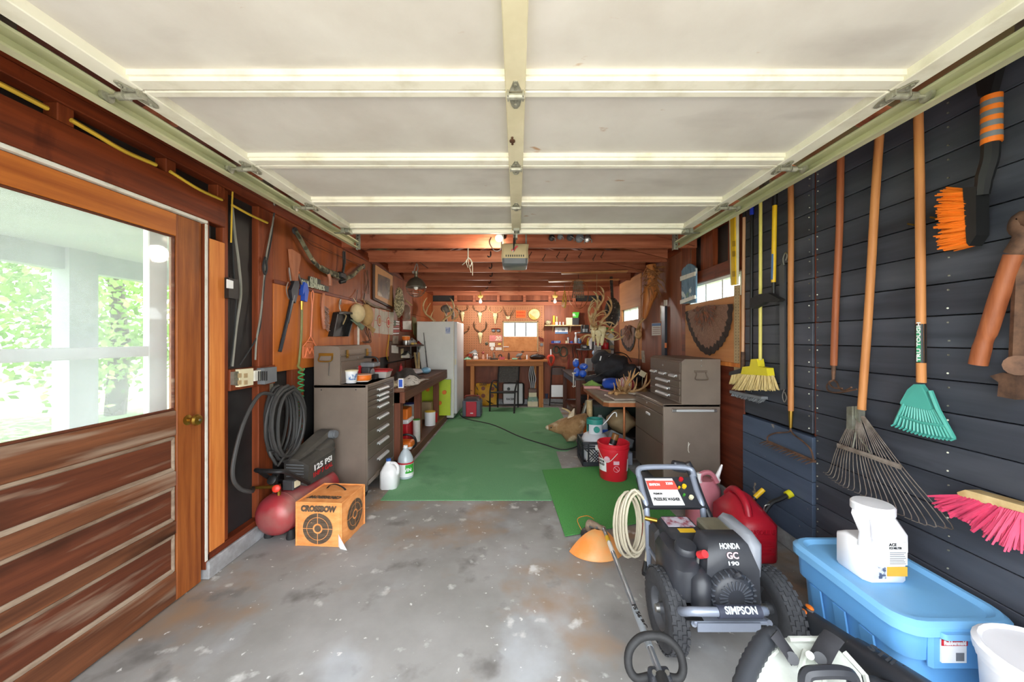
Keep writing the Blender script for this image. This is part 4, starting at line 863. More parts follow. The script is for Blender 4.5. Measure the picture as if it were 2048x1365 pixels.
# on the bench
rag('rag', 'pale patterned rag draped over the bench edge', (-1.32, 4.35, .874), .16, .34, .10, mat('rag_pale', '#c9c6bf', .9, c2='#55524c', scale=24, detail=2, lo=.33, hi=.42), seed=11)
rag('work_gloves', 'crumpled cream work gloves at the near end of the bench', (-1.42, 4.02, .874), .10, .12, .09, mat('glove', '#cabfa2', .9, c2='#8c8268', scale=20), seed=12, cat='gloves')
rag('dark_jacket', 'charcoal knit jacket heaped on the bench', (-1.45, 4.72, .874), .16, .36, .17, mat('knit_dark', '#4a4846', .95, var=.15, scale=40), seed=13, cat='jacket')
rag('patterned_cloth', 'black and white patterned cloth behind the gloves', (-1.58, 4.1, .874), .09, .12, .13, mat('pat', '#d8d8d2', .9, c2='#2a2a28', scale=30, detail=1, lo=.48, hi=.52), seed=14)
S().bb(-1.27, -1.215, 3.872, 3.90, .872, .975, .002).o('playing_card_box', 'white', tag=tagd('white and blue card box standing on the bench end', 'box')); 
_b = [o for o in COL.objects if o.name.startswith('playing_card_box')][0]; S().bb(-1.262, -1.223, 3.869, 3.8725, .884, .963).o('blue_print', 'blue', _b)
t = T('red_bottle', 'red squeeze bottle standing on the bench', 'bottle', (-1.60, 5.0, .872))
S().lathe([(.03, 0), (.035, .01), (.035, .09), (.02, .12), (.02, .15), (.008, .16), (.004, .19)], (-1.60, 5.0, .872), 14).o('body', 'red', t, True)
t = T('plastic_package', 'clear and blue plastic package on the far bench end', 'package', (-1.45, 5.5, .872))
S().sph((-1.52, 5.4, .91), (.12, .22, .045), 12, 7).o('wrap', mat('wrap_white', '#d9d6d8', .4, var=.05), t, True); S().sph((-1.38, 5.5, .92), (.075, .12, .05), 12, 7).o('blue_end', mat('pale_blue', '#7fb4d2', .4), t, True)
# under the bench
t = T('fuel_can', 'red and white fuel jug under the bench', 'jug', (-1.45, 4.25, .108)); t.location = (-1.415, 4.483, .108)
S().bb(-1.53, -1.36, 4.17, 4.42, .109, .36, .02, 2).o('body', 'red', t); S().bb(-1.535, -1.355, 4.165, 4.425, .36, .41, .015, 2).o('shoulder', 'white', t); S().bb(-1.525, -1.375, 4.20, 4.40, .41, .54, .012, 2).o('orange_box', 'orange', t)
text('FUEL', .05, 'white', t, (-1.42, 4.163, .47), TXF) if False else None
t = T('chainsaw', 'orange and white chainsaw resting on the lower bench shelf', 'chainsaw', (-1.40, 4.2, .108)); t.location = (-1.325, 4.44, .108)
S().bb(-1.50, -1.30, 3.96, 4.13, .112, .20, .03, 2).o('body', 'orange', t); S().bb(-1.505, -1.30, 3.955, 4.135, .11, .15, .02, 2).o('base_cover', 'white', t)
S().tube(cr([(-1.47, 4.0, .13), (-1.44, 3.98, .25), (-1.36, 3.98, .285), (-1.28, 4.0, .25), (-1.262, 4.02, .17), (-1.30, 4.04, .115)], 5), .013, 8).o('front_handle', 'black', t, True)
S().bb(-1.70, -1.48, 4.03, 4.05, .14, .19, .006).o('guide_bar', 'darkgrey', t)
can('white_jug', 'white jug with green cap under the bench', (-1.263, 4.56, .109), .045, .27, mat('jug_dull', '#c9c6bf', .5), 'green', 'jug')
can('blue_bottle', 'jug with a dark blue lid beside the green-capped one', (-1.44, 4.86, .109), .08, .42, 'jug_dull', mat('navy', '#1e2f86', .5), 'jug')
can('paint_can', 'white paint can with yellow drips behind the middle bench leg', (-1.30, 5.42, .109), .08, .20, 'white', 'yellow', 'paint can')
can('red_tin', 'small red tin past the white paint can', (-1.29, 5.62, .109), .055, .14, 'red', 'rust_red')
S().bb(-1.72, -1.40, 4.0, 4.24, .43, .56, .01).o('cardboard_box', 'tan', tag=tagd('tan cardboard carton under the bench top', 'carton')) if False else None
t = T('green_target_board', 'fluorescent yellow-green board with orange dots behind the bench legs', 'board', (-1.5, 6.15, .1))
S().box((-1.42, 6.12, .41), (.60, .03, .60), (R(-4), 0, 0)).o('board', mat('fluoro', '#b9cf1e', .5, var=.05), t)
for x, z in ((-1.22, .50), (-1.30, .32), (-1.5, .55)): S().cyl((x, 6.10, z), (x, 6.075, z), .035, n=16).o('dot', 'orange', t)
S().poly([(-1.55, 5.8, .109), (-1.36, 5.8, .109), (-1.38, 5.8, .38), (-1.53, 5.8, .38)], (0, .12, 0)).o('cardboard_tray', 'tan', tag=tagd('tan cardboard carton leaning under the bench before the green board', 'carton'))
S().bb(-1.225, -1.20, 6.02, 6.10, .004, .0).o('x', 'yellow') if False else None

# ---- jugs on the floor
t = T('vinegar_jug', 'clear gallon jug with green vinegar label on the turf', 'jug', (-1.122, 3.65, .007))
c = Vector((-1.122, 3.65, .007))
S().lathe([(.07, 0), (.077, .008), (.078, .17), (.072, .20), (.045, .255), (.022, .285), (.02, .30)], c, 22).o('bottle', mat('pet', '#b6c0c6', .15, var=.04, spec=.6), t, True)
S().lathe([(.021, .295), (.021, .318), (.018, .32)], c, 14).o('cap', 'white', t, True)
S().lathe([(.079, .025), (.0795, .03), (.0795, .155), (.079, .16)], c, 22).o('label_wrap', 'white', t, True)
S().lathe([(.0805, .148), (.0805, .163)], c, 22).o('red_stripe', 'red', t, True)
sg = S(); n = 8
for k in range(n):
    a0 = R(-75 + 70 * k / n); a1 = R(-75 + 70 * (k + 1) / n)
    sg.add([c + Vector((.081 * math.cos(a), .081 * math.sin(a), z)) for a, z in ((a0, .06), (a1, .06), (a1, .145), (a0, .145))], [[0, 1, 2, 3]])
sg.o('green_label', mat('label_green', '#3fae3a', .5), t)
text('VIN', .045, 'white', t, c + Vector((.045, -.0725, .095)), (R(90), 0, R(32)), wx=.07)
t = T('milk_jug', 'white plastic milk jug with blue cap by the cabinet', 'jug', (-1.20, 3.42, 0))
def jug_mesh(c, w, h, m, par, hs=1):
    rg = []
    for z, s in ((0, .92), (.02, 1), (.45, 1), (.62, .95), (.78, .72), (.9, .38), (.96, .26), (1, .26)):
        k = w / 2 * s; q = k * .35 if s > .5 else k * .58
        off = -.012 * hs if s < .5 else 0
        rg.append([c + Vector((x + off, y, z * h)) for x, y in ((k - q, -k), (k, -k + q), (k, k - q), (k - q, k), (-k + q, k), (-k, k - q), (-k, -k + q), (-k + q, -k))])
    return S().loft(rg).o('bottle', m, par, True, ang=60)
c = Vector((-1.20, 3.42, .001)); jug_mesh(c, .155, .25, 'white', t)
S().lathe([(.022, 0), (.022, .022), (.018, .024)], c + Vector((-.012, 0, .247)), 14).o('cap', mat('cap_blue', '#3565b5', .4), t, True)
S().tube(cr([c + Vector((.015, -.01, .232)), c + Vector((.055, -.02, .232)), c + Vector((.083, -.025, .20)), c + Vector((.086, -.025, .15)), c + Vector((.07, -.02, .125))], 5), .013, 8).o('handle', 'white', t, True)

# ---- red air compressor
A = Vector((-1.675, 2.50, .178)); B = Vector((-1.612, 3.03, .178)); ax = (B - A).normalized(); sd = Vector((ax.y, -ax.x, 0))
t = T('air_compressor', 'dusty red pancake-end air compressor with black motor shroud', 'air compressor', (-1.64, 2.8, 0))
mat('tank_red', '#b3222f', .38, .1, c2='#8e3a3f', scale=3.5, spots=[('#9a7a70', 3, .52, .75)]); mat('shroud', '#333231', .55, c2='#4c4842', scale=4)
q = ax.to_track_quat('Z', 'Y').to_euler()
Lk = (B - A).length; rT = .142
prof = [(.001, -.075), (.05, -.07), (.09, -.055), (.12, -.03), (.137, 0), (rT, .03), (rT, Lk - .03), (.137, Lk), (.12, Lk + .03), (.09, Lk + .055), (.04, Lk + .07), (.001, Lk + .075)]
S().lathe(prof, A, 28, q).o('tank', 'tank_red', t, True)
S().lathe([(rT + .002, .055), (rT + .003, .06), (rT + .002, .065)], A, 28, q).o('weld_seam', 'tank_red', t, True)
for f, s in ((.1, -1), (.1, 1), (.85, -1), (.85, 1)):
    p = A + ax * Lk * f + sd * s * .085; S().lathe([(.03, 0), (.032, .01), (.026, .04), (.02, .065)], (p.x, p.y, 0), 14).o('rubber_foot', 'rubber', t, True)
def tp(u, v, z): return A + ax * u + sd * v + Vector((0, 0, z))
# motor shroud, head, handle
S().loft([[tp(.20, -.09, .13), tp(.20, .10, .13), tp(.20, .11, .28), tp(.20, .05, .31), tp(.20, -.09, .31)], [tp(.52, -.09, .13), tp(.52, .10, .13), tp(.52, .11, .31), tp(.52, .05, .36), tp(.52, -.09, .36)]]).o('shroud', 'shroud', t)
lv = S()
for i in range(7): lv.box(tp(.197, .0, .15 + i * .022), (.14, .006, .006), (0, 0, -math.atan2(sd.y, sd.x) * -1))
lv.o('louvres', 'greyplastic', t, kind='stuff')
S().loft([[tp(.20, -.085, .31), tp(.20, .02, .31), tp(.20, .02, .325), tp(.20, -.085, .325)], [tp(.56, -.085, .36), tp(.56, .02, .36), tp(.56, .02, .44), tp(.56, -.085, .44)], [tp(.62, -.085, .36), tp(.62, .02, .36), tp(.62, .02, .445), tp(.62, -.085, .445)]]).o('air_duct', mat('dusty_black', '#5a554e', .7, c2='#45413c', scale=6), t)
S().cyl(tp(.59, .02, .41), tp(.59, .06, .41), .036, n=16).cyl(tp(.59, .06, .41), tp(.59, .075, .41), .03, n=16).o('air_filter', 'greyplastic', t, True)
S().cyl(tp(.40, .03, .30), tp(.56, .03, .34), .05, n=14).o('motor_end', 'shroud', t, True)
S().loft([[tp(.30, .112, .15), tp(.30, .112, .27)], [tp(.55, .113, .15), tp(.55, .113, .30)]], caps=False).o('badge', 'black', t) if False else None
rx = math.atan2(ax.y, ax.x)
text('125 PSI', .058, 'white', t, tp(.36, .112, .245), (R(90), R(-3), rx), wx=.21); text('1HP 7 GAL', .048, 'red', t, tp(.36, .112, .195), (R(90), R(-3), rx), wx=.23)
S().tube(cr([tp(.20, .11, .15), tp(.10, .12, .22), tp(-.02, .11, .315), tp(-.07, .07, .335), tp(-.07, -.06, .335), tp(-.02, -.10, .315), tp(.08, -.09, .22), tp(.20, -.08, .15)], 5), .015, 8).o('handle', 'black', t, True)
S().bb(*(0, 0, 0, 0, 0, 0)) if False else None
S().box(tp(.10, .05, .185), (.085, .075, .07), (0, 0, rx - R(90)), bev=.006).o('pressure_switch', 'darkgrey', t)
S().box(tp(.10, .096, .19), (.055, .004, .045), (0, 0, rx), bev=0).o('warning_label', 'cream', t)
for u, v, rr_ in ((.02, -.02, .03), (.09, -.055, .024)):
    S().lathe([(rr_ * .6, 0), (rr_, .008), (rr_, .028), (rr_ * .9, .03)], tp(u, v, .235), 16, (R(62), 0, 0)).cyl(tp(u, v, .15), tp(u, v, .235), .008, n=8).o('gauge', 'black', t, True)
S().lathe([(.02, 0), (.025, .006), (.025, .035), (.018, .04)], tp(-.005, .03, .195), 12, (R(75), 0, R(20))).o('regulator_knob', mat('knob_red', '#e2361f', .4), t, True)
S().cyl(tp(.02, .02, .13), tp(.02, .02, .21), .012, n=8).cyl(tp(-.01, -.16, .19), tp(.02, .02, .195), .011, n=8).o('brass_fitting', 'brass', t, True)
# black air hose coil on the stud, its free end running to the compressor
t = T('air_hose', 'thick black air hose coiled on the stud and plugged into the compressor', 'air hose', LW(567, 905))
hc = sw(567, 842, -1.72); pts = []
for k in range(9):
    ry_, rz_ = .105 + .012 * (k % 4) + .004 * k, .235 + .012 * ((k * 3) % 4)
    for i in range(20):
        a = 2 * PI * i / 20 + PI / 2
        pts.append(hc + Vector((-.05 + .013 * k + .008 * math.sin(a * 2 + k), ry_ * math.cos(a) * 1.15, rz_ * math.sin(a) - .012 * (k % 3))))
S().tube(pts, .0115, 7).o('coil', mat('hose_black', '#3d3c3b', .6, var=.15), t, True)
S().tube(cr([hc + Vector((.0, -.09, .20)), sw(520, 790, -1.74), sw(490, 840, -1.74), sw(470, 910, -1.74), sw(466, 955, -1.74), sw(480, 978, -1.73), sw(503, 984, -1.72), tp(-.01, -.15, .19)], 6), .012, 8).o('free_end', 'hose_black', t, True)
S().tube(cr([hc + Vector((.02, -.06, -.22)), sw(540, 905, -1.70), sw(553, 930, -1.68)], 5), .010, 7).tube(cr([hc + Vector((.02, .08, -.2)), sw(575, 905, -1.68), sw(556, 932, -1.66)], 5), .008, 7).o('tail', 'hose_black', t, True)

# ---- orange bag target
t = T('archery_target', 'orange cube-shaped crossbow bag target with printed black bullseyes', 'archery target', (-1.325, 2.6, 0), R(-4))
mat('bag_orange', '#f3a765', .75, c2='#e6924c', scale=14, bump=.3, stretch=(1, 1, 2.5)); mat('print_black', '#4a3a2c', .8, c2='#6b5a48', scale=30, stretch=(.5, 1, 3))
def bagpt(u, v, face, bul=.012):
    a, b = (u - .5) * .31, (v - .5) * .29; e = bul * (1 - (2 * u - 1) ** 4) * (1 - (2 * v - 1) ** 4)
    return a, b, e
s = S(); HW, HD, HH = .155, .155, .145
for face in range(5):
    def fn(u, v):
        a, b, e = bagpt(u, v, face)
        w = .004 * math.sin(19 * u + 7 * v + face) + .003 * math.sin(31 * v + face * 2)
        if face == 0: return (a, -HD - e + w * .5, HH + b)
        if face == 1: return (HW + e + w * .5, a, HH + b)
        if face == 2: return (-a, HD + e, HH + b)
        if face == 3: return (-HW - e, -a, HH + b)
        return (a, b * HD / HH, 2 * HH + e * .7 + w * .5)
    s.grid(fn, 14, 14)
s.bb(-.15, .15, -.15, .15, .002, .02)
s.o('bag', 'bag_orange', t, True, local=True, ang=50)
sm = S()
for x, y in ((-1, -1), (1, -1), (1, 1), (-1, 1)): sm.box((x * .157, y * .157, .145), (.012, .012, .295), bev=.003)
for y in (-1, 1): sm.box((0, y * .157, .292), (.325, .010, .012), bev=.003); sm.box((0, y * .157, .006), (.33, .012, .010), bev=.003)
for x in (-1, 1): sm.box((x * .157, 0, .292), (.010, .325, .012), bev=.003)
sm.o('seam_piping', 'bag_orange', t, local=True, kind='stuff')
def bull(par, c, n_, u):                 # ringed bullseye flat on a face
    c = Vector(c); n_ = Vector(n_); u = Vector(u); w = n_.cross(u)
    def ann(r0, r1, off):
        q = S(); V = []
        for k in range(33):
            a = 2 * PI * k / 32; d = u * math.cos(a) + w * math.sin(a); V += [c + d * r0 + n_ * off, c + d * r1 + n_ * off]
        return q.add(V, [[2 * k, 2 * k + 1, 2 * k + 3, 2 * k + 2] for k in range(32)])
    ann(.034, .104, .003).o('bullseye_ring', 'print_black', par, local=True); ann(.0, .023, .003).o('bullseye_centre', 'print_black', par, local=True)
    ann(.074, .077, .0042).o('thin_ring', 'bag_orange', par, local=True)
    q = S()
    for a in range(4):
        d = (u if a % 2 == 0 else w) * (1 if a < 2 else -1); e = (w if a % 2 == 0 else u)
        q.add([c + d * .033 + e * .002 + n_ * .004, c + d * .105 + e * .002 + n_ * .004, c + d * .105 - e * .002 + n_ * .004, c + d * .033 - e * .002 + n_ * .004], [[0, 1, 2, 3]])
    q.o('cross_lines', 'bag_orange', par, local=True)
bull(t, (0, -.167, .125), (0, -1, 0), (1, 0, 0)); bull(t, (.167, 0, .15), (1, 0, 0), (0, 1, 0))
text('CROSSBOW', .052, 'print_black', t, (0, -.1665, .255), TXF, local=True, wx=.25, shear=.15, bold=.07)
text('CROSSBOW', .05, 'print_black', t, (0, -.085, .301), (R(0), 0, R(180)), local=True, wx=.24, shear=.15, bold=.07)
S().tube(cr([(-.08, .07, .296), (-.05, .06, .325), (0, .05, .335), (.05, .05, .315), (.075, .045, .297)], 4), [(.011, .003)] * 17, 6).o('carry_strap', 'black', t, True, local=True)
S().poly([(.14, -.162, .01), (.14, -.162, .09), (.215, -.19, .001), (.16, -.175, .001)], (.002, -.002, 0)).o('torn_tag', 'white', t, local=True)
# ---- refrigerator
t = T('refrigerator', 'white upright refrigerator at the end of the bench', 'refrigerator', (-1.39, 6.66, 0))
mat('fridge_white', '#e4e4de', .35, var=.03); mat('fridge_door', '#cfd0d2', .3, var=.03)
S().bb(-1.735, -1.095, 6.27, 7.05, .03, 1.70, .008).o('cabinet', 'fridge_white', t); S().bb(-1.09, -1.038, 6.27, 7.05, .10, 1.695, .012, 2).o('door', 'fridge_door', t)
S().bb(-1.096, -1.089, 6.275, 7.045, .10, 1.69).o('door_gasket', 'cream', t); S().bb(-1.72, -1.11, 6.30, 7.02, 0, .03).o('base', 'black', t)
S().bb(-1.075, -1.052, 6.266, 6.27, .95, 1.05).o('hinge_cover', 'cream', t)
S().bb(-1.235, -1.155, 6.263, 6.268, 1.49, 1.60).o('sticker', mat('sticker_blue', '#6d84b8', .5, c2='#c9cede', scale=14, lo=.4, hi=.6), tag=tagd('small blue and white sticker on the refrigerator side', 'sticker'))
# ================================================================ BACK WALL AND BACK BENCH
wood('bench_new', '#c9824a', '#a35f30', 'x', .6, sc=2.5, spots=[('#7a3f1e', 6, .66, .72)]); wood('leg_new', '#cf8a4e', '#a8632f', 'z', .6, sc=2.5, spots=[('#7a3f1e', 9, .66, .72)])
def bw(px, py, off=0.0): return at(px, py, YB - .012 - off)
def zb(x, y, off=0.0): return bw(920 + x / 10.11, 590 + y / 10.11, off)
def antler_pts(side, s=1., rx=0., k=1):
    beam = [(0, 0, 0), (.05, .0, .04), (.11, .0, .07), (.16, -.02, .13), (.175, -.06, .20), (.15, -.10, .26)]
    return [(side * x * s, y * s * k, z * s) for x, y, z in beam]
def antler(sh, base, side, s, M=None, r=.013, tines=((.35, .10), (.55, .14), (.75, .11)), up=(0, -.1, 1), k=1):
    M = M or Matrix.Identity(3); base = Vector(base)
    P = cr([Vector(p) for p in antler_pts(side, s, k=k)], 4); n = len(P)
    W = [base + M @ p for p in P]
    sh.tube(W, [r * s * (1.15 - .85 * i / (n - 1)) for i in range(n)], 7)
    sh.sph(base, r * s * 1.5, 8, 5)
    for f, L in tines:
        i = int(f * (n - 1)); d = M @ (Vector(up) + Vector((-side * .25, 0, 0))); d.normalize()
        q = W[i]; sh.tube(cr([q, q + d * L * s * .5 + M @ Vector((side * .012, 0, 0)), q + d * L * s], 4), [r * s * .75, r * s * .7, r * s * .65, r * s * .6, r * s * .5, r * s * .42, r * s * .34, r * s * .25, r * s * .1], 6)
    return sh
def skull(par, c, s, m='bone'):
    rg = []
    for z, w, d in ((.07, .03, .03), (.06, .045, .05), (.02, .05, .06), (-.02, .043, .055), (-.06, .03, .045), (-.11, .022, .035), (-.155, .014, .02)):
        rg.append([Vector(c) + Vector((w * s * math.cos(a), -d * s * (.5 + .5 * math.sin(-a)) , z * s)) for a in [2 * PI * k / 10 for k in range(10)]])
    o = S().loft(rg).o('skull', m, par, True, ang=60)
    for sx in (-1, 1): S().sph(Vector(c) + Vector((sx * .034 * s, -.036 * s, -.002 * s)), (.012 * s, .012 * s, .015 * s), 8, 6).o('eye_socket', 'antler_dark', o)
for x, y, s, sp, lab, am in ((50, 400, .95, .9, 'leftmost bleached deer skull high on the pegboard', 'antler_dark'), (405, 420, 1.0, .9, 'bleached deer skull second in the pegboard row', 'antler_dark'), (712, 440, 1.0, .85, 'bleached deer skull third in the row with pale antlers', 'antler'), (412, 830, 1.05, 1.0, 'deer skull with tall dark antlers, alone in the lower row', 'antler_dark')):
    c = zb(x, y, 0.0); t = T('deer_skull', lab, 'deer skull', c + Vector((0, 0, -.16 * s)), group='deer skulls on the pegboard')
    skull(t, c, s)
    k = .95 if y < 700 else 1.0; sp_ = .68 if y < 700 else .8
    for sd_ in (-1, 1):
        a = S()
        if y < 700: antler(a, c + Vector((sd_ * .025, -.02, .07 * s)), sd_, .62 * s, Matrix(((1, 0, 0), (0, 1, 0), (0, 0, .75))), tines=((.5, .10), (.8, .09)), r=.016)
        else: antler(a, c + Vector((sd_ * .025, -.02, .07 * s)), sd_, .80 * s, Matrix(((.72, 0, 0), (0, .8, 0), (0, 0, 1.0))), tines=((.55, .12), (.8, .10)), r=.019)
        a.o('antler', am, t, True)
t = T('antler_plaque', 'thin spike antlers on a small pale skull plate', 'antlers', zb(970, 490))
S().poly([zb(925, 420), zb(950, 430), zb(970, 445), zb(990, 430), zb(1015, 418), zb(1000, 490), zb(940, 490)], (0, -.02, 0)).o('skull_plate', 'bone', t)
for sd_, pts in ((-1, [(935, 430), (905, 370), (880, 310), (870, 280)]), (1, [(1005, 430), (1040, 380), (1070, 320), (1080, 265)])): S().tube(cr([zb(x, y, .03) for x, y in pts], 4), [.011] * 5 + [.008] * 4 + [.005] * 4, 6).o('antler', 'antler_dark', t, True)
t = T('antler', 'single dark antler low on the pegboard beside the refrigerator', 'antler', zb(140, 770)); antler(S(), zb(95, 770, .02), 1, .55, r=.02, tines=((.5, .08), (.8, .07))).o('beam', 'antler_dark', t, True)
t = T('orange_sign', 'orange rectangular notice with two darker lines on the pegboard', 'sign', zb(1230, 470)); S().poly([zb(1130, 318), zb(1330, 318), zb(1330, 468), zb(1130, 468)], (0, -.006, 0)).o('plate', mat('sign_orange', '#f0702c', .6, var=.04), t)
for y in (338, 400):
    for i in range(5): S().poly([zb(1148 + i * 34, y, .007), zb(1174 + i * 34, y, .007), zb(1174 + i * 34, y + 42, .007), zb(1148 + i * 34, y + 42, .007)], (0, -.002, 0)).o('letter_block', mat('sign_orange_dark', '#d84f14', .6) if 'sign_orange_dark' not in MT else 'sign_orange_dark', t)
t = T('wall_clock', 'round gold-rimmed dial hung above the back window', 'clock', zb(1507, 525)); S().lathe([(.001, .012), (.112, .012), (.116, .02), (.124, .022), (.126, .01), (.126, 0)], zb(1507, 395), 32, (R(90), 0, 0)).o('rim', mat('goldrim', '#c8a552', .35, .6), t, True)
S().cyl(zb(1507, 395, .012), zb(1507, 395, .016), .112, n=28).o('dial', mat('dial', '#dccb96', .3, c2='#c0a76a', scale=8), t)
t = T('safety_goggles', 'black goggles with red strap hung on the pegboard', 'goggles', zb(725, 755))
for x in (675, 775): S().lathe([(.03, 0), (.042, .006), (.042, .022), (.034, .028)], zb(x, 725), 14, (R(90), 0, 0), sy=.7).o('lens_cup', 'black', t, True); S().lathe([(.001, .03), (.033, .029)], zb(x, 725), 14, (R(90), 0, 0), sy=.7).o('lens', 'greyplastic', t)
S().tube(cr([zb(630, 690, .02), zb(725, 682, .025), zb(820, 690, .02)], 4), [(.012, .008)] * 9, 6).o('strap', 'rust_red', t, True)
t = T('number_plate', 'faded pink plate with large white 20', 'sign', zb(722, 940)); S().poly([zb(595, 822), zb(852, 822), zb(852, 942), zb(595, 942)], (0, -.006, 0)).o('plate', mat('plate_pink', '#d98a86', .6, c2='#c86f66', scale=7), t); text('20', .12, 'cream', t, zb(770, 885, .009), TXF, shear=.15, ext=.001)
for x, y, w, h, lab, nm in ((650, 1010, 112, 80, 'white square card under the pink plate', 'white_card'), (780, 1092, 125, 56, 'white narrow card low beside the back window', 'white_card')): S().poly([zb(x - w / 2, y - h / 2), zb(x + w / 2, y - h / 2), zb(x + w / 2, y + h / 2), zb(x - w / 2, y + h / 2)], (0, -.005, 0)).o(nm, 'paper', tag=tagd(lab, 'card', 'cards on the pegboard'))
S().lathe([(.001, .008), (.036, .007), (.038, 0)], zb(650, 1088), 16, (R(90), 0, 0)).o('paper_disc', 'paper', smooth=True, tag=tagd('small white paper disc on the pegboard', 'disc'))
S().lathe([(.001, .01), (.03, .01), (.037, 0)], zb(538, 985), 16, (R(90), 0, 0)).o('round_badge', 'camo', smooth=True, tag=tagd('small mossy-green round badge on the pegboard', 'badge'))
S().poly([zb(770, 985), zb(830, 985), zb(830, 1010), zb(770, 1010)], (0, -.006, 0)).o('brass_tag', 'brass', tag=tagd('little brass fish tag under the pink plate', 'tag'))
for x, lab in ((905, 'left white moth-shaped clip on the window panel'), (960, 'right white moth-shaped clip on the window panel')): S().poly([zb(x - 26, 1040, .01), zb(x, 1050, .01), zb(x + 26, 1040, .01), zb(x + 22, 1062, .01), zb(x, 1056, .01), zb(x - 22, 1062, .01)], (0, -.01, 0)).o('white_clip', 'white', tag=tagd(lab, 'clip', 'clips on the window panel'))
t = T('screwdriver_set', 'row of orange-handled awls hung beside the back window', 'screwdrivers', zb(1645, 960))
for i in range(4): S().tube([zb(1600 + i * 26, 850 + i * 10, .02), zb(1640 + i * 18, 950, .02)], [.012, .006], 6).o('screwdriver', 'rust_red', t, True)
S().lathe([(.025, 0), (.035, .006), (.035, .016), (.02, .02)], zb(1650, 1008), 12, (R(90), 0, 0)).o('tape_reel', 'greyplastic', smooth=True, tag=tagd('small grey reel hung below the orange awls', 'reel'))

# ---- back bench
t = T('back_bench', 'new pine work bench along the back wall under the window', 'work bench', (-.2, 7.5, 0))
S().bb(-1.03, .62, 7.30, YB - .02, .935, .972, .003).o('bench_top', 'bench_new', t); S().bb(-1.03, .53, 7.335, 7.375, .845, .934, .003).o('apron', 'bench_new', t)
for x in (.425, .43): pass
S().bb(.445, .535, 7.37, 7.455, 0, .934, .003).o('leg', 'leg_new', t); S().bb(.36, .40, 7.55, 7.60, 0, .934, .003).o('leg', 'leg_new', t); S().bb(-.95, -.87, 7.37, 7.45, 0, .934, .003).o('leg', 'leg_new', t)
BZ = .973
def bx(x): return (920 + x / 10.11 - CX) * 7.5 / F
rag('green_cloth', 'mint green folded cloth at the refrigerator end of the bench', (bx(155), 7.5, BZ), .07, .10, .07, mat('mint', '#8fc0a0', .9), seed=21)
rag('cloth_cap', 'red cloth cap on the mint cloth', (bx(165), 7.58, BZ + .06), .07, .08, .07, 'rust_red', seed=22, cat='cap')
rag('grey_hat', 'crumpled grey hat hung above the bench end', (bx(255), 7.68, BZ + .12), .09, .07, .09, 'rag_grey', seed=23, cat='hat')
t = T('owl_figurine', 'white figure with two big dark eyes on the back bench', 'figurine', (bx(312), 7.48, BZ))
S().lathe([(.05, 0), (.055, .01), (.05, .05), (.035, .075)], (bx(318), 7.48, BZ), 14).o('body', 'white', t, True); S().sph((bx(310), 7.47, BZ + .095), (.055, .035, .035)).o('head', 'white', t, True)
for sx in (-.022, .022): S().sph((bx(310) + sx, 7.436, BZ + .098), (.014, .008, .016), 8, 6).o('eye', 'black', t, True)
S().box((bx(330), 7.42, BZ + .03), (.08, .02, .03), (0, R(-20), 0), bev=.005).o('paw', 'paper', t)
t = T('pink_figurine', 'small pink and white figurine on the back bench', 'figurine', (bx(465), 7.55, BZ)); S().lathe([(.03, 0), (.032, .03), (.018, .08), (.012, .10)], (bx(465), 7.55, BZ), 12).o('body', mat('fig_pink', '#d9a58c', .5), t, True); S().sph((bx(462), 7.55, BZ + .135), .030, 10, 8).o('head', mat('fig_red', '#b65a52', .5), t, True)
S().lathe([(.008, 0), (.010, .10), (.004, .11)], (bx(548), 7.55, BZ), 8).o('white_candle', 'white', smooth=True, tag=tagd('thin white candle on the back bench', 'candle'))
can('glass_jar', 'squat clear glass jar on the back bench', (bx(600), 7.5, BZ), .04, .05, 'clear_plastic', 'steel', 'jar')
t = T('powder_horn', 'grey powder horn standing on the back bench', 'horn', (bx(685), 7.5, BZ)); S().tube(cr([(bx(690), 7.5, BZ + .005), (bx(690), 7.5, BZ + .06), (bx(680), 7.5, BZ + .11), (bx(665), 7.5, BZ + .155)], 4), [.032] * 5 + [.024] * 4 + [.015, .012, .009, .006], 10).o('horn', 'weathered', t, True); S().sph((bx(698), 7.49, BZ + .135), .012, 8, 6).o('stopper', 'rust_red', t, True)
S().bb(bx(620), bx(780), 7.38, 7.44, BZ, BZ + .025, .01, 2).o('dark_sheath', 'black', tag=tagd('long dark knife sheath lying on the back bench', 'sheath'))
t = T('red_box', 'flat red box with black clip standing on it', 'box', (bx(850), 7.45, BZ)); S().bb(bx(800), bx(905), 7.40, 7.50, BZ, BZ + .055, .004).o('box', mat('box_red', '#b5464a', .5, var=.1), t); S().tube(cr([(bx(785), 7.46, BZ + .055), (bx(790), 7.46, BZ + .09), (bx(815), 7.46, BZ + .10), (bx(840), 7.46, BZ + .09), (bx(845), 7.46, BZ + .055)], 4), .010, 6).o('clip', 'black', t, True)
t = T('tall_bottle', 'tall dark bottle standing on the back bench', 'bottle', (bx(987), 7.5, BZ)); S().lathe([(.022, 0), (.024, .01), (.024, .10), (.015, .125), (.015, .14)], (bx(987), 7.5, BZ), 12).o('bottle', 'brownw', t, True)
S().bb(bx(1050), bx(1160), 7.40, 7.48, BZ, BZ + .03, .008).o('whetstone_box', 'mint', tag=tagd('pale green whetstone box on the back bench', 'box'))
S().bb(bx(1175), bx(1240), 7.42, 7.47, BZ, BZ + .025, .006).o('flat_case', 'black', tag=tagd('small flat black case right of the pale green box', 'case'))
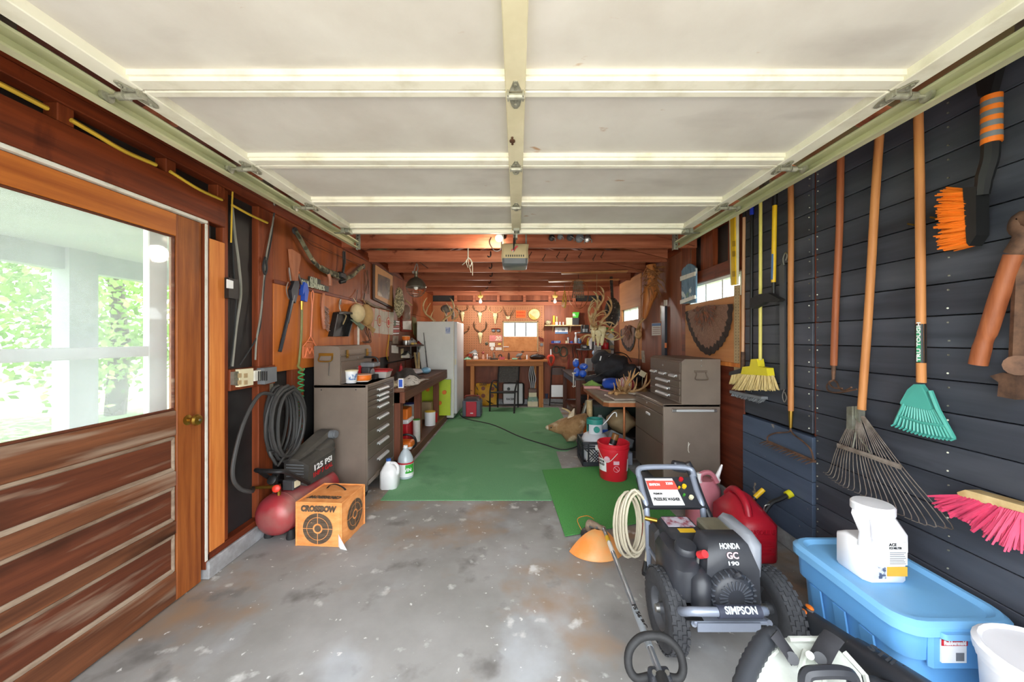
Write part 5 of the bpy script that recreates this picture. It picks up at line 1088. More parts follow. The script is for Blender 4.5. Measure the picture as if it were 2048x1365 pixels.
t = T('duck_decoy', 'small grey and brown duck figure perched on the back bench', 'figurine', (bx(1230), 7.6, BZ)); S().tube(cr([(bx(1130), 7.6, BZ + .05), (bx(1180), 7.6, BZ + .08), (bx(1225), 7.6, BZ + .09), (bx(1260), 7.6, BZ + .12)], 4), [.012, .02, .027, .032, .036, .038, .038, .035, .03, .025, .022, .02, .018], 9).o('body', 'rag_grey', t, True); S().sph((bx(1270), 7.6, BZ + .155), (.03, .022, .022), 10, 7).o('head', 'antler_dark', t, True); S().lathe([(.02, 0), (.012, .06)], (bx(1215), 7.6, BZ), 8).o('stand', 'brownw', t, True)
can('amber_jar', 'amber jar beside the duck figure', (bx(1300), 7.52, BZ), .026, .07, mat('amber', '#a5692a', .3), 'tan', 'jar')
can('white_vial', 'small white tube bottle near the black pan', (bx(1352), 7.48, BZ), .016, .09, 'white', 'steel', 'bottle')
t = T('roasting_pan', 'black enamel roasting pan on the right end of the bench', 'pan', (bx(1565), 7.52, BZ))
S().lathe([(.12, 0), (.15, .02), (.165, .05), (.172, .055), (.16, .065), (.12, .095), (.05, .105)], (bx(1565), 7.52, BZ), 24, sy=.8).o('pan', mat('enamel', '#202124', .25), t, True); S().tube(cr([(bx(1565) - .03, 7.52, BZ + .103), (bx(1565), 7.52, BZ + .12), (bx(1565) + .03, 7.52, BZ + .103)], 4), .006, 6).o('lid_handle', 'enamel', t, True)
# ---- under and beside the back bench
t = T('corn_bag', 'yellow printed feed bag leaning against the back wall', 'feed bag', tuple(fl(973, 810)))
mat('bag_yellow', '#e0a92c', .6, c2='#c98f1c', scale=6); c = fl(973, 811); c.y = 7.62; w_ = .23
def zc(x, y, d): return at(900 + x / 9.752, 700 + y / 9.752, d)
def bagf(u, v):
    top = (1 - v); x = (u - .5) * (.46 + .02 * math.sin(v * 6)) + .03 * v * 0; z = .015 + .44 * top; e = .06 * (1 - (2 * u - 1) ** 2) * (1 - (2 * v - 1) ** 4)
    return Vector((c.x + x + .02 * (top - .5), 7.56 - e + .10 * top * .8, z + .012 * math.sin(u * 9)))
S().grid(bagf, 14, 12, (0, .08, 0)).o('bag', 'bag_yellow', t, True)
for x, y in ((648, 755), (648, 897), (815, 897), (830, 760)): S().lathe([(.001, .003), (.04, .002), (.042, 0)], zc(x, y, 7.515 + (0 if y > 800 else .03)), 16, (R(80), 0, 0)).o('printed_disc', mat('disc_brown', '#8a4a30', .6) if 'disc_brown' not in MT else 'disc_brown', t)
for pts in ([(500, 690), (530, 740), (560, 800), (520, 760)], [(515, 830), (560, 900), (640, 1010), (610, 1000), (540, 930)], [(690, 975), (760, 1040), (860, 1055), (780, 1055)], [(820, 650), (900, 700), (925, 760), (880, 740)]):
    S().poly([zc(x, y, 7.50) for x, y in pts], (0, .01, 0)).o('black_stripe', 'black', t)
text('CORN', .09, 'brownw', t, zc(640, 672, 7.535), (R(80), 0, 0), shear=.2, wx=.15)
t = T('white_case', 'white hard case with black edge standing under the bench', 'case', tuple(fl(1027, 811)))
S().box((at(1027, 0, 7.6).x, 7.62, .245), (.46, .10, .46), (R(-4), 0, 0), bev=.05, seg=3).o('shell', 'black', t); S().box((at(1026, 0, 7.6).x, 7.575, .25), (.41, .05, .43), (R(-4), 0, 0), bev=.045, seg=3).o('front', mat('case_white', '#c9c8c6', .45, var=.03), t)
S().lathe([(.001, .01), (.03, .009), (.033, 0)], zc(1143, 765, 7.545), 14, (R(86), 0, 0)).o('emblem', 'darkgrey', t, True); text('RACER', .06, 'black', t, zc(1175, 965, 7.515), (R(86), 0, 0), wx=.16, ext=.002)
t = T('patio_chair', 'black metal patio chair with slatted back facing the bench room', 'chair', tuple(fl(1008, 824)))
def zp(x, y, d): return at(900 + x / 9.752, 700 + y / 9.752, d)
for side, xf, xb in ((-1, 780, 935), (1, 1265, 1330)):
    S().tube(cr([fl(900 + (775 if side < 0 else 1250) / 9.752, 828 if side > 0 else 824), zp(xf, 900, 6.95), zp(xf + 5, 780, 6.97), zp(xf + (35 if side < 0 else 40), 640, 7.0)], 5), .016, 8).o('leg', 'black', t, True)
    b0 = fl(900 + (935 if side < 0 else 1328) / 9.752, 816); S().tube(cr([b0, zp((932 if side < 0 else 1328), 700, 7.33), zp(955 if side < 0 else 1350, 330, 7.42)], 4), .015, 8).o('back_leg', 'black', t, True)
    S().tube(cr([zp(xf + (35 if side < 0 else 40), 640, 7.0), zp(xf + (70 if side < 0 else 45), 600, 7.1), zp(940 if side < 0 else 1335, 600, 7.36)], 4), [(.018, .011)] * 9, 8).o('armrest', 'black', t, True)
S().tube([zp(785, 835, 6.97), zp(1265, 838, 6.97)], .016, 8).o('seat_bar', 'black', t)
S().grid(lambda u, v: zp(790 + 470 * u, 825, 6.97).lerp(zp(945 + 385 * u, 800, 7.34), v) + Vector((0, 0, -.01 * math.sin(PI * v))), 6, 6, (0, 0, -.012)).o('seat', 'darkgrey', t, True)
mat('wicker', '#5f5a54', .6, c2='#3a3733', scale=30, stretch=(1, 1, 3)); sl0 = zp(965, 330, 7.41)
for i in range(16):
    f = i / 15; L_, R_ = zp(955 - 18 * f, 330 + 300 * f, 7.415 - .06 * f), zp(1355 - 45 * f, 330 + 300 * f, 7.415 - .06 * f)
    S().tube(cr([L_, L_.lerp(R_, .5) + Vector((0, .025, -.004)), R_], 4), [(.005, .011)] * 9, 6).o('back_slat', 'wicker', t)
t = T('tackle_box', 'cream box with green lid under the bench', 'box', (at(1065, 0, 7.5).x, 7.55, 0)); c = at(1065.5, 0, 7.5).x
S().bb(c - .105, c + .105, 7.46, 7.66, 0.001, .11, .004).o('body', 'cream', t); S().loft([ring(c - .11, c + .11, 7.455, 7.665, .11, .01), ring(c - .095, c + .095, 7.47, 7.65, .195, .02)]).o('lid', mat('lid_green', '#8aa591', .6), t); S().bb(c - .012, c + .012, 7.452, 7.458, .10, .13).o('clasp', 'steel', t)
t = T('small_box', 'small cream box with brown lid stacked on the tackle box', 'box', (c, 7.55, .196)); S().bb(c - .08, c + .08, 7.47, 7.62, .197, .29, .004).o('body', 'cream', t); S().bb(c - .085, c + .085, 7.465, 7.625, .291, .365, .006).o('lid', mat('lid_brown', '#7e5f55', .6), t)
t = T('cable_bundle', 'bundle of black and white cords hanging over the stacked boxes', 'cords', (c, 7.50, .37))
for i in range(10):
    a = (i - 5) * .01; S().tube(cr([(c + a * .3, 7.50, .90), (c - .02 + a, 7.48 + .004 * i, .75), (c + a * 1.5, 7.47 + .005 * i, .58), (c + a, 7.48, .48), (c + a * .8, 7.49, .375)], 4), .007, 5).o('cord', 'black' if i % 3 else 'white', t, True)
t = T('pen_caddy', 'dark blue bin full of rolled papers beside the bench leg', 'bin', tuple(fl(1093, 808))); c2_ = fl(1093, 808)
S().lathe([(.06, 0), (.07, .22), (.066, .22), (.056, .01)], c2_ + Vector((0, .05, 0)), 14).o('bin', mat('navy_bin', '#2c3550', .6), t, True)
for i in range(6): S().cyl(c2_ + Vector((rr.uniform(-.03, .03), .05 + rr.uniform(-.03, .03), .03)), c2_ + Vector((rr.uniform(-.05, .05), .05 + rr.uniform(-.04, .04), .30)), .010, n=7).o('rolled_paper', ['paper', 'rust_red', 'blue'][i % 3], t, True)
t = T('red_cooler', 'red and charcoal square cooler on the turf by the refrigerator', 'cooler', tuple(fl(943, 836))); cc = fl(943, 836); x, y = cc.x, 6.55
S().bb(x - .165, x + .165, y - .13, y + .16, .008, .30, .02, 2).o('body', mat('cooler_grey', '#565b66', .5), t); S().bb(x - .10, x + .09, y - .145, y - .12, .02, .285, .012, 2).o('front_panel', mat('cooler_red', '#c3122c', .4, var=.08), t)
S().loft([ring(x - .15, x + .15, y - .12, y + .15, .30, .03), ring(x - .12, x + .12, y - .10, y + .13, .335, .03)]).o('lid', 'darkgrey', t); S().tube(cr([(x - .13, y, .32), (x - .12, y, .365), (x, y, .375), (x + .12, y, .365), (x + .13, y, .32)], 4), .012, 7).o('handle', 'rust_red', t, True)
S().bb(x - .02, x + .03, y - .149, y - .145, .075, .092).o('badge', 'white', t)
for i in range(5): S().bb(x + .16, x + .172, y - .11, y + .13, .04 + i * .05, .065 + i * .05, .005).o('rib', 'cooler_grey', t)
# cord across the turf
S().tube(cr([(-1.02, 6.95, .015), fl(920, 828, .012), fl(932, 838, .012), fl(985, 850, .012), fl(1040, 874, .012), fl(1090, 890, .012), fl(1125, 900, .012), fl(1155, 893, .012), fl(1170, 880, .012)], 8), .008, 6).o('extension_cord', 'cable_black', smooth=True, tag=tagd('black extension cord snaking across the green turf', 'cord'))

# ---- plywood part of the back wall, right of the pegboard
def z9(x, y, off=0.0): return bw(1080 + x / 7.583, 600 + y / 7.583, off)
t = T('wall_shelf', 'upper wooden shelf with pale brackets on the back wall', 'shelf', z9(340, 470)); a = z9(68, 392); b = z9(612, 392)
S().bb(a.x, b.x, YB - .17, YB - .002, a.z - .012, a.z + .008, .002).o('board', 'ivory', t)
for x in (195, 455): q = z9(x, 400); S().poly([(q.x - .01, YB - .004, q.z), (q.x - .01, YB - .13, q.z), (q.x - .01, YB - .004, q.z - .13)], (.02, 0, 0)).o('bracket', 'ivory', t)
UZ = a.z + .009
for x, r_, h_, m1, m2, lab, nm in ((205, .022, .19, 'yellow', 'yellow', 'yellow spray can on the upper back shelf', 'spray_can'), (248, .022, .17, mat('spray_tan', '#b9a66a', .5), 'cream', 'tan spray can next to the yellow one', 'spray_can'), (297, .012, .06, 'white', 'white', 'small white tube left of its twin on the upper shelf', 'tube'), (345, .012, .06, 'white', 'steel', 'small white tube with metal cap on the upper shelf', 'tube')):
    can(nm, lab, (z9(x, 0).x, YB - .09, UZ), r_, h_, m1, m2, 'can')
can('paper_cup', 'white cup in front of the tan spray can', (z9(242, 0).x, YB - .135, UZ), .028, .055, 'white', 'white', 'cup'); can('orange_cup', 'orange cup in front of the yellow spray can', (z9(200, 0).x, YB - .135, UZ), .028, .05, 'orange', 'orange', 'cup')
S().sph((z9(120, 0).x, YB - .09, UZ + .055), (.06, .05, .055), 12, 8).o('cord_ball', 'camo_light', smooth=True, tag=tagd('white and brown ball of cord on the upper shelf', 'cord')) 
S().bb(z9(388, 0).x, z9(478, 0).x, YB - .13, YB - .07, UZ, UZ + .155, .003).o('white_box', 'cream', tag=tagd('white box with grey lid on the upper back shelf', 'box'))  # a plain box, not a book
S().loft([ring(z9(485, 0).x, z9(575, 0).x, YB - .15, YB - .04, UZ, .01), ring(z9(478, 0).x, z9(582, 0).x, YB - .155, YB - .035, UZ + .15, .01)]).o('dark_tub', 'darkgrey', tag=tagd('dark plastic tub under the green one', 'tub'))
t = T('green_tub', 'bright green tub with white lettering stacked on the dark one', 'tub', (z9(530, 0).x, YB - .09, UZ + .152)); S().loft([ring(z9(495, 0).x, z9(568, 0).x, YB - .145, YB - .045, UZ + .152, .01), ring(z9(485, 0).x, z9(585, 0).x, YB - .15, YB - .04, UZ + .27, .01)]).o('tub', mat('tub_green', '#4cc23a', .4, var=.06), t); text('EL', .07, 'white', t, (z9(505, 0).x, YB - .152, UZ + .21), TXF)
t = T('license_plate', 'white licence plate with blue band under the upper shelf', 'licence plate', z9(325, 515)); S().poly([z9(228, 420), z9(422, 420), z9(422, 515), z9(228, 515)], (0, -.005, 0)).o('plate', 'white', t); S().poly([z9(230, 490, .006), z9(420, 490, .006), z9(420, 512, .006), z9(230, 512, .006)], (0, -.002, 0)).o('blue_band', mat('band_blue', '#4f7fb8', .5), t); text('J11 888', .07, mat('plate_blue', '#6d7488', .5), t, z9(325, 462, .007), TXF, wx=.16)
t = T('wall_shelf', 'lower red-edged shelf on the back wall above the hose coils', 'shelf', z9(400, 680)); a = z9(145, 665); b = z9(600, 665); S().bb(a.x, b.x, YB - .15, YB - .002, a.z - .012, a.z + .006, .002).o('board', 'rust_red', t); LZ = a.z + .007
t = T('blue_number_sign', 'small blue plate with number 1037 on the lower back shelf', 'sign', (z9(240, 0).x, YB - .08, LZ)); S().bb(z9(165, 0).x, z9(305, 0).x, YB - .10, YB - .09, LZ, LZ + .055, .002).o('plate', 'navy', t); text('1037', .06, mat('pale_blue2', '#a9c6e8', .5), t, (z9(250, 0).x, YB - .102, LZ + .028), TXF, wx=.12)
can('glue_bottle', 'white glue bottle with blue cap on the lower back shelf', (z9(420, 0).x, YB - .08, LZ), .02, .12, 'jug_dull', mat('teal_blue', '#3f83b8', .4), 'bottle'); can('cream_jar', 'cream jar left of the glue bottle', (z9(393, 0).x, YB - .10, LZ), .022, .05, 'cream', 'mint', 'jar')
can('red_white_tin', 'blue and red tin in the middle of the lower back shelf', (z9(470, 0).x, YB - .09, LZ), .035, .05, mat('tin_blue', '#3f58a8', .5), 'red'); can('blue_tin', 'blue tin at the right end of the lower back shelf', (z9(592, 0).x, YB - .09, LZ), .036, .10, mat('tin_blue2', '#3a78b8', .5), 'white')
t = T('spray_bottle', 'clear spray bottle with white trigger on the lower back shelf', 'spray bottle', (z9(535, 0).x, YB - .09, LZ)); S().lathe([(.03, 0), (.034, .01), (.034, .10), (.015, .15), (.012, .19)], (z9(535, 0).x, YB - .09, LZ), 14).o('bottle', 'pet', t, True); S().bb(z9(535, 0).x - .025, z9(535, 0).x + .015, YB - .10, YB - .08, LZ + .19, LZ + .235, .006).o('trigger', 'white', t)
for x, y, r_, lab in ((355, 790, .062, 'dark green hose coil on the right, hung under the back shelf'), (245, 760, .045, 'narrow dark green hose coil left of the round one')):
    c = z9(x, y, .03); t = T('hose_coil', lab, 'hose', c + Vector((0, 0, -.1)), group='hose coils on the back wall')
    pts = []
    for i in range(5 * 18): 
        a = 2 * PI * i / 18; k = i / 90; pts.append(c + Vector(((r_ + .008 * math.sin(i)) * 1.25 * math.cos(a), -.004 - .03 * k, (r_ * 1.65) * math.sin(a))))
    S().tube(pts, .011, 6).o('coil', mat('hose_dark', '#3c4132', .6, var=.2) if 'hose_dark' not in MT else 'hose_dark', t, True)
t = T('extension_cord', 'orange extension cord bundled on a white hook', 'cord', z9(165, 1010)); c = z9(165, 915, .05); pts = []
for i in range(6 * 18): a = 2 * PI * i / 18; k = i / 108; pts.append(c + Vector(((.04 + .045 * k) * math.cos(a) + .01 * math.sin(i * .7), -.03 + .05 * k + .008 * math.sin(i), (.09 + .035 * k) * math.sin(a))))
S().tube(pts, .009, 6).o('bundle', mat('cord_orange', '#d8432a', .5, var=.1), t, True); S().tube([c + Vector((0, 0, .10)), c + Vector((0, .03, .23))], .014, 7).o('hook', 'white', t)
t = T('red_wire', 'tangle of red wire and jumper cables on the red plywood', 'cables', z9(520, 930)) 
for i in range(12):
    x = 460 + rr.uniform(0, 260); S().tube(cr([z9(x, 690 + rr.uniform(0, 30), .01), z9(x + rr.uniform(-30, 30), 780, .03), z9(x + rr.uniform(-30, 30), 860, .02), z9(x + rr.uniform(-20, 20), 900 + rr.uniform(-20, 40), .02)], 4), .006, 5).o('cable', 'rust_red' if i % 4 else 'black', t, True)
t = T('metal_bracket', 'red painted metal bracket leaning on the back wall', 'bracket', z9(440, 1040)); S().poly([z9(420, 830), z9(455, 825), z9(440, 1040), z9(415, 1040)], (0, -.02, 0)).o('plate', 'rust_red', t)
t = T('folding_chair', 'black folding chair leaning against the back wall', 'chair', tuple(fl(1112, 812))); y = 7.5
def z9d(x, yy, d): return at(1080 + x / 7.583, 600 + yy / 7.583, d)
for x0, x1 in ((150, 180), (365, 375)): S().tube([Vector((z9d(x0 - 5, 0, 7.5).x, 7.5, .012)), z9d(x1, 1020, 7.62)], .012, 8).o('leg', 'black', t, True)
S().tube(cr([z9d(180, 1025, 7.62), z9d(215, 1015, 7.63), z9d(330, 1020, 7.63), z9d(372, 1035, 7.62)], 4), .012, 8).o('top_rail', 'black', t, True); S().grid(lambda u, v: z9d(178 + 190 * u, 1030 + 110 * v, 7.61 - .02 * v), 4, 3, (0, .008, 0)).o('backrest', mat('brown_vinyl', '#4a3228', .5), t, True)
S().grid(lambda u, v: z9d(172 + 195 * u, 1295 + 180 * v, 7.50 - .03 * v), 4, 3, (0, .012, 0)).o('seat', 'white', t, True); S().tube([z9d(160, 1560, 7.42), z9d(368, 1570, 7.42)], .010, 7).o('crossbar', 'black', t)
# ================================================================ RIGHT REAR: shelves, desk, folding table, chests, trophies
def RW(px, py, off=0.0): return sw(px, py, 1.808 - off)
def z8(x, y, d): return at(1060 + x / 6.204, 560 + y / 6.204, d)
mat('shelf_grey', '#5d6063', .5, .4, var=.12); mat('cloth_black', '#242427', .85, c2='#333338', scale=8)
t = T('steel_shelf', 'grey two-tier steel shelf in the back right corner', 'shelf', (1.49, 6.9, 1.2))
for z in (1.525, 1.205): S().bb(1.17, 1.80, 6.70, 7.15, z - .02, z, .004).o('shelf_board', 'shelf_grey', t)
for y in (6.75, 7.10):
    for z in (1.505, 1.185): S().poly([(1.80, y, z), (1.62, y, z), (1.805, y, z - .22), (1.808, y, z - .22)], (0, .012, 0)).o('bracket', 'white_old', t)
SZ1, SZ2 = 1.526, 1.206
def sx(x, d=6.85): return z8(x, 0, d).x
# upper tier
t = T('grey_bottle', 'grey squat bottle on the upper steel shelf', 'bottle', (sx(775), 6.85, SZ1)); S().lathe([(.05, 0), (.055, .01), (.05, .07), (.02, .10), (.018, .125)], (sx(775), 6.85, SZ1), 14).o('bottle', 'greyplastic', t, True)
for x, lab in ((665, 'left drinking glass on the upper steel shelf'), (695, 'right drinking glass on the upper steel shelf')): S().lathe([(.022, 0), (.028, .06), (.025, .06), (.02, .005)], (sx(x), 6.80, SZ1), 12).o('drinking_glass', 'pet', smooth=True, tag=tagd(lab, 'glass', 'glasses on the steel shelf'))
can('dark_spray_can', 'dark spray can with pale top on the steel shelf end', (sx(658), 6.95, SZ1), .024, .13, 'darkgrey', 'jug_dull')
S().bb(sx(690), sx(745), 6.95, 7.05, SZ1, SZ1 + .14, .006).o('dark_box', 'darkgrey', tag=tagd('dark box behind the grey bottle', 'box'))
S().lathe([(.07, 0), (.075, .02), (.068, .06), (.045, .09), (.001, .105)], (sx(1050), 6.86, SZ1), 18).o('green_helmet', mat('helmet_green', '#57b83e', .25, c2='#8fd07a', scale=9), smooth=True, tag=tagd('shiny green cap on the right end of the upper steel shelf', 'helmet'))
S().bb(sx(955), sx(1010), 6.9, 7.0, SZ1, SZ1 + .09, .01).o('dark_green_box', 'green', tag=tagd('dark green box beside the shiny green cap', 'box'))
# lower tier
for i, (x, m, lab) in enumerate(((755, 'white', 'white binder with black edge on the lower steel shelf'), (778, 'darkgrey', 'black binder between two white ones'), (795, 'white', 'right white binder beside the red cans'))): S().bb(sx(x - 9), sx(x + 9), 6.80, 7.02, SZ2, SZ2 + .225, .004).o('binder', m, tag=tagd(lab, 'binder', 'binders on the steel shelf'))
can('coffee_can', 'red and white coffee can on the lower steel shelf', (sx(850), 6.82, SZ2), .062, .115, mat('coffee_red', '#cf3549', .4, c2='#e0e0e0', scale=18, lo=.3, hi=.36), 'white', 'coffee can'); can('coffee_can', 'plain bright red coffee can beside the lettered one', (sx(930), 6.80, SZ2), .058, .11, mat('red2', '#d8313a', .35), 'red', 'coffee can')
can('steel_bottle', 'slim steel bottle between the red coffee cans', (sx(890), 6.92, SZ2), .022, .17, 'jug_dull', 'green', 'bottle')
t = T('grey_tin', 'tall grey-green tin with label on the lower steel shelf', 'tin', (sx(1005), 6.82, SZ2)); S().loft([ring(sx(975), sx(1035), 6.77, 6.87, SZ2, .006), ring(sx(965), sx(1045), 6.765, 6.875, SZ2 + .185, .006)]).o('tin', mat('tin_grey', '#8a8d82', .5), t); S().bb(sx(975), sx(1035), 6.758, 6.766, SZ2 + .02, SZ2 + .07).o('label_plate', 'tan', t)
rag('red_gloves', 'red and black gloves tossed on the cans of the steel shelf', (sx(960), 6.9, SZ2 + .175), .11, .09, .10, mat('glove_red', '#b5222c', .8, c2='#301014', scale=7, lo=.4, hi=.5), seed=31, cat='gloves')
can('red_jug', 'dark red jug at the wall end of the lower steel shelf', (sx(1072), 6.95, SZ2), .04, .16, 'red', 'rust_red', 'jug'); S().bb(sx(690), sx(745), 6.9, 6.98, SZ2, SZ2 + .06, .004).o('black_radio', 'black', tag=tagd('low black radio on the lower steel shelf', 'radio')); S().poly([(sx(715), 7.0, SZ2), (sx(748), 7.0, SZ2), (sx(745), 7.0, SZ2 + .20), (sx(735), 7.0, SZ2 + .21)], (0, .03, 0)).o('yellow_folder', 'yellow', tag=tagd('yellow folder leaning by the white binders', 'folder'))
t = T('lettered_tin', 'small dark tin with white lettering at the shelf end', 'tin', (sx(660), 6.78, SZ2)); S().bb(sx(625), sx(695), 6.74, 6.80, SZ2, SZ2 + .085, .01).o('tin', 'darkgrey', t); text('YEE', .045, 'white', t, (sx(662), 6.738, SZ2 + .04), TXF)
# dark desk
mat('desk_dark', '#4c4848', .5, c2='#3c3636', scale=4); wood('desk_wood', '#6b4436', '#4c2c22', 'z', .5)
t = T('dark_desk', 'dark wooden desk against the right wall in the back', 'desk', (1.34, 6.4, 0))
S().bb(.90, 1.78, 5.60, 7.30, .755, .785, .004).o('desk_top', 'desk_dark', t); S().bb(.93, 1.76, 5.63, 5.655, .655, .754).o('apron', 'desk_wood', t); S().bb(.925, .95, 5.63, 7.27, .66, .754).o('side_apron', mat('desk_blue', '#5f6677', .5), t)
for x, y in ((.92, 5.62), (.92, 7.2), (1.68, 5.62), (1.68, 7.2)): S().bb(x, x + .07, y, y + .07, 0, .754, .004).o('leg', 'desk_wood', t)
S().bb(.95, 1.75, 5.75, 7.2, .16, .185).o('lower_shelf', 'desk_wood', t)
DZ = .786
t = T('clamp', 'white-handled bar clamp fixed to the desk edge', 'clamp', (.915, 5.75, .62)); S().bb(.885, .90, 5.72, 5.745, .63, .86, .003).bb(.87, .93, 5.72, 5.745, .845, .865, .004).bb(.87, .93, 5.72, 5.745, .64, .655, .004).o('bar', 'white_old', t); S().cyl((.925, 5.732, .64), (.925, 5.732, .74), .007, n=8).o('screw', 'white', t)
mat('blue_wrap', '#2f62d8', .3, c2='#7fa6ef', scale=9, lo=.25, hi=.5)
for (x, y, d, w, h, lab) in ((580, 1180, 5.85, .052, .075, 'lower left blue wrapped bottle pack on the desk'), (655, 1185, 5.75, .062, .06, 'lower right blue wrapped pack at the desk edge')):
    c = z8(x, y, d); c.z = DZ + h; S().sph(c, (w, .07, h), 14, 9).o('blue_pack', 'blue_wrap', smooth=True, tag=tagd(lab, 'package', 'blue packs on the desk'))
for (x, y, d, w, h, z, lab) in ((570, 1060, 5.95, .055, .07, DZ + .215, 'upper left blue pack with white straps'), (665, 1095, 5.85, .072, .055, DZ + .165, 'upper right blue pack with a white tick mark')):
    c = z8(x, y, d); c.z = z; t = T('blue_pack', lab, 'package', c + Vector((0, 0, -h)), group='blue packs on the desk'); S().sph(c, (w, .07, h), 14, 9).o('pack', 'blue_wrap', t, True)
    if 'tick' in lab: S().poly([c + Vector(p) for p in ((-.02, -.073, .0), (-.005, -.073, -.012), (.03, -.073, .025), (-.004, -.073, .002))], (0, -.003, 0)).o('tick_mark', 'white', t)
    else: S().tube(cr([c + Vector((-.04, -.06, .03)), c + Vector((-.02, -.05, .07)), c + Vector((.03, -.05, .06))], 4), .010, 6).o('strap', 'white', t, True)
S().bb(z8(695, 0, 6.6).x, z8(778, 0, 6.6).x, 6.6, 6.72, DZ, DZ + .255, .006).o('white_carton', 'jug_dull', tag=tagd('plain white carton standing on the desk', 'carton'))
t = T('drawer_tower', 'grey parts organizer tower with many slots on the desk', 'organizer', (z8(855, 0, 6.3).x, 6.35, DZ)); xa, xb = z8(822, 0, 6.3).x, z8(886, 0, 6.3).x
S().bb(xa, xb, 6.30, 6.5, DZ, DZ + .50, .004).o('case', 'greyplastic', t)
for i in range(13): S().bb(xa + .008, xb - .008, 6.288, 6.302, DZ + .015 + i * .037, DZ + .044 + i * .037, .003).o('drawer', 'jug_dull', t)
S().bb(z8(890, 0, 6.5).x, z8(1005, 0, 6.5).x, 6.5, 6.75, DZ, DZ + .42, .004).o('tan_carton', mat('carton_tan', '#a98a62', .8), tag=tagd('tall tan cardboard carton behind the black duffel', 'carton'))
S().sph((z8(812, 0, 6.5).x, 6.55, DZ + .36), .05, 14, 9).lathe([(.04, 0), (.012, .03), (.012, .32)], (z8(812, 0, 6.5).x, 6.55, DZ), 12).o('white_globe', 'pale_blue2', smooth=True, tag=tagd('pale blue ball beside the organizer tower', 'ball'))
t = T('spray_bottle', 'blue cleaner spray bottle with yellow trigger on the desk', 'spray bottle', (z8(895, 0, 5.9).x, 5.9, DZ)); c = Vector((z8(893, 0, 5.9).x, 5.9, DZ)); S().lathe([(.036, 0), (.04, .01), (.04, .12), (.018, .17), (.014, .20)], c, 14).o('bottle', 'navy', t, True); S().lathe([(.041, .06), (.041, .115)], c, 14).o('label_band', 'red', t, True); S().bb(c.x - .03, c.x + .02, 5.88, 5.92, DZ + .20, DZ + .255, .008).o('head', 'blue', t); S().poly([c + Vector((.02, -.01, .25)), c + Vector((.06, -.01, .245)), c + Vector((.055, -.01, .215)), c + Vector((.02, -.01, .21))], (0, .02, 0)).o('trigger', 'yellow', t)
S().bb(z8(710, 0, 6.1).x, z8(810, 0, 6.1).x, 6.05, 6.15, DZ, DZ + .07, .01).o('brown_case', 'brownw', tag=tagd('low brown case beside the blue packs', 'case'))
rag('plastic_scraps', 'crumpled clear plastic on the desk edge', (z8(800, 0, 5.8).x, 5.8, DZ + .003), .12, .09, .05, mat('plastic_pale', '#9fb0a6', .3, c2='#d0dad4', scale=12), seed=33, cat='plastic')
# black duffel bag over desk and table
t = T('duffel_bag', 'large black duffel bag heaped on desk and table', 'duffel bag', (1.42, 5.4, .74)); bl = []
def lump(cx, cy, cz, rx_, ry_, rz_, nm, seed, m='cloth_black', par=None):
    q = random.Random(seed); ph = [q.uniform(0, 6.3) for _ in range(6)]; s = S().sph((0, 0, 0), 1, 22, 14)
    s.v = [Vector((cx, cy, cz)) + Vector((v.x * rx_, v.y * ry_, v.z * rz_)) * (1 + .10 * math.sin(4 * v.x + ph[0]) * math.cos(5 * v.z + ph[1]) + .06 * math.sin(9 * v.y + ph[2] + 7 * v.z)) for v in s.v]
    return s.o(nm, m, par, True, ang=70)
lump(1.45, 5.55, .98, .27, .34, .20, 'main_body', 1, par=t); lump(1.33, 5.62, 1.07, .16, .22, .15, 'top_pocket', 2, par=t); lump(1.62, 5.25, .88, .17, .28, .16, 'side_pocket', 3, par=t); lump(1.15, 5.30, .80, .16, .10, .07, 'hanging_flap', 4, par=t)
S().tube(cr([(1.35, 5.36, 1.12), (1.45, 5.28, 1.20), (1.58, 5.26, 1.17), (1.66, 5.25, 1.06)], 5), [(.018, .005)] * 16, 6).o('strap', 'black', t, True); S().box((1.24, 5.38, 1.11), (.018, .01, .07), (0, R(15), 0), bev=.004).o('white_tag', 'white', t); S().tube(cr([(1.02, 5.2, .745), (1.12, 5.22, .84), (1.28, 5.25, .92), (1.4, 5.22, .95)], 4), [(.02, .006)] * 13, 6).o('shoulder_strap', 'cloth_black', t, True)
# folding table
mat('table_top', '#a89a86', .5, c2='#8f806c', scale=6); mat('copper', '#b9744a', .35, .6, var=.1)
t = T('folding_table', 'folding card table with copper metal edge and legs', 'table', (1.36, 4.6, 0))
S().loft([ring(.95, 1.77, 3.93, 5.20, .70, .05), ring(.95, 1.77, 3.93, 5.20, .722, .05)]).o('table_top', 'table_top', t); S().loft([ring(.945, 1.775, 3.925, 5.205, .66, .05), ring(.945, 1.775, 3.925, 5.205, .703, .05)]).o('metal_edge', 'copper', t)
for x, y in ((1.18, 3.99), (1.00, 5.1), (1.70, 3.99), (1.70, 5.1)): S().tube([(x, y, .66), (x + (.0 if x > 1.1 else .0), y, .0)], .014, 8).o('leg', 'copper', t, True)
TZ = .7225
S().box((1.24, 4.12, TZ + .014), (.40, .34, .024), (0, 0, R(4)), bev=.006).o('flat_board', mat('frame_silver', '#b7aa9c', .35, .4), tag=tagd('silver-edged board lying flat at the near table corner', 'board'))
for i, (x, y, w, m, lab) in enumerate(((1.42, 4.06, .14, 'rust_red', 'orange-red pamphlet on the near table edge'), (1.52, 4.12, .12, 'green', 'green packet on the near table edge'), (1.36, 4.2, .10, 'paper', 'white paper under the antlers'))): S().box((x, y, TZ + .036 + .004 * i), (w, .09, .006), (0, 0, R(20 * i - 15))).o('pamphlet', m, tag=tagd(lab, 'paper', 'papers on the card table'))
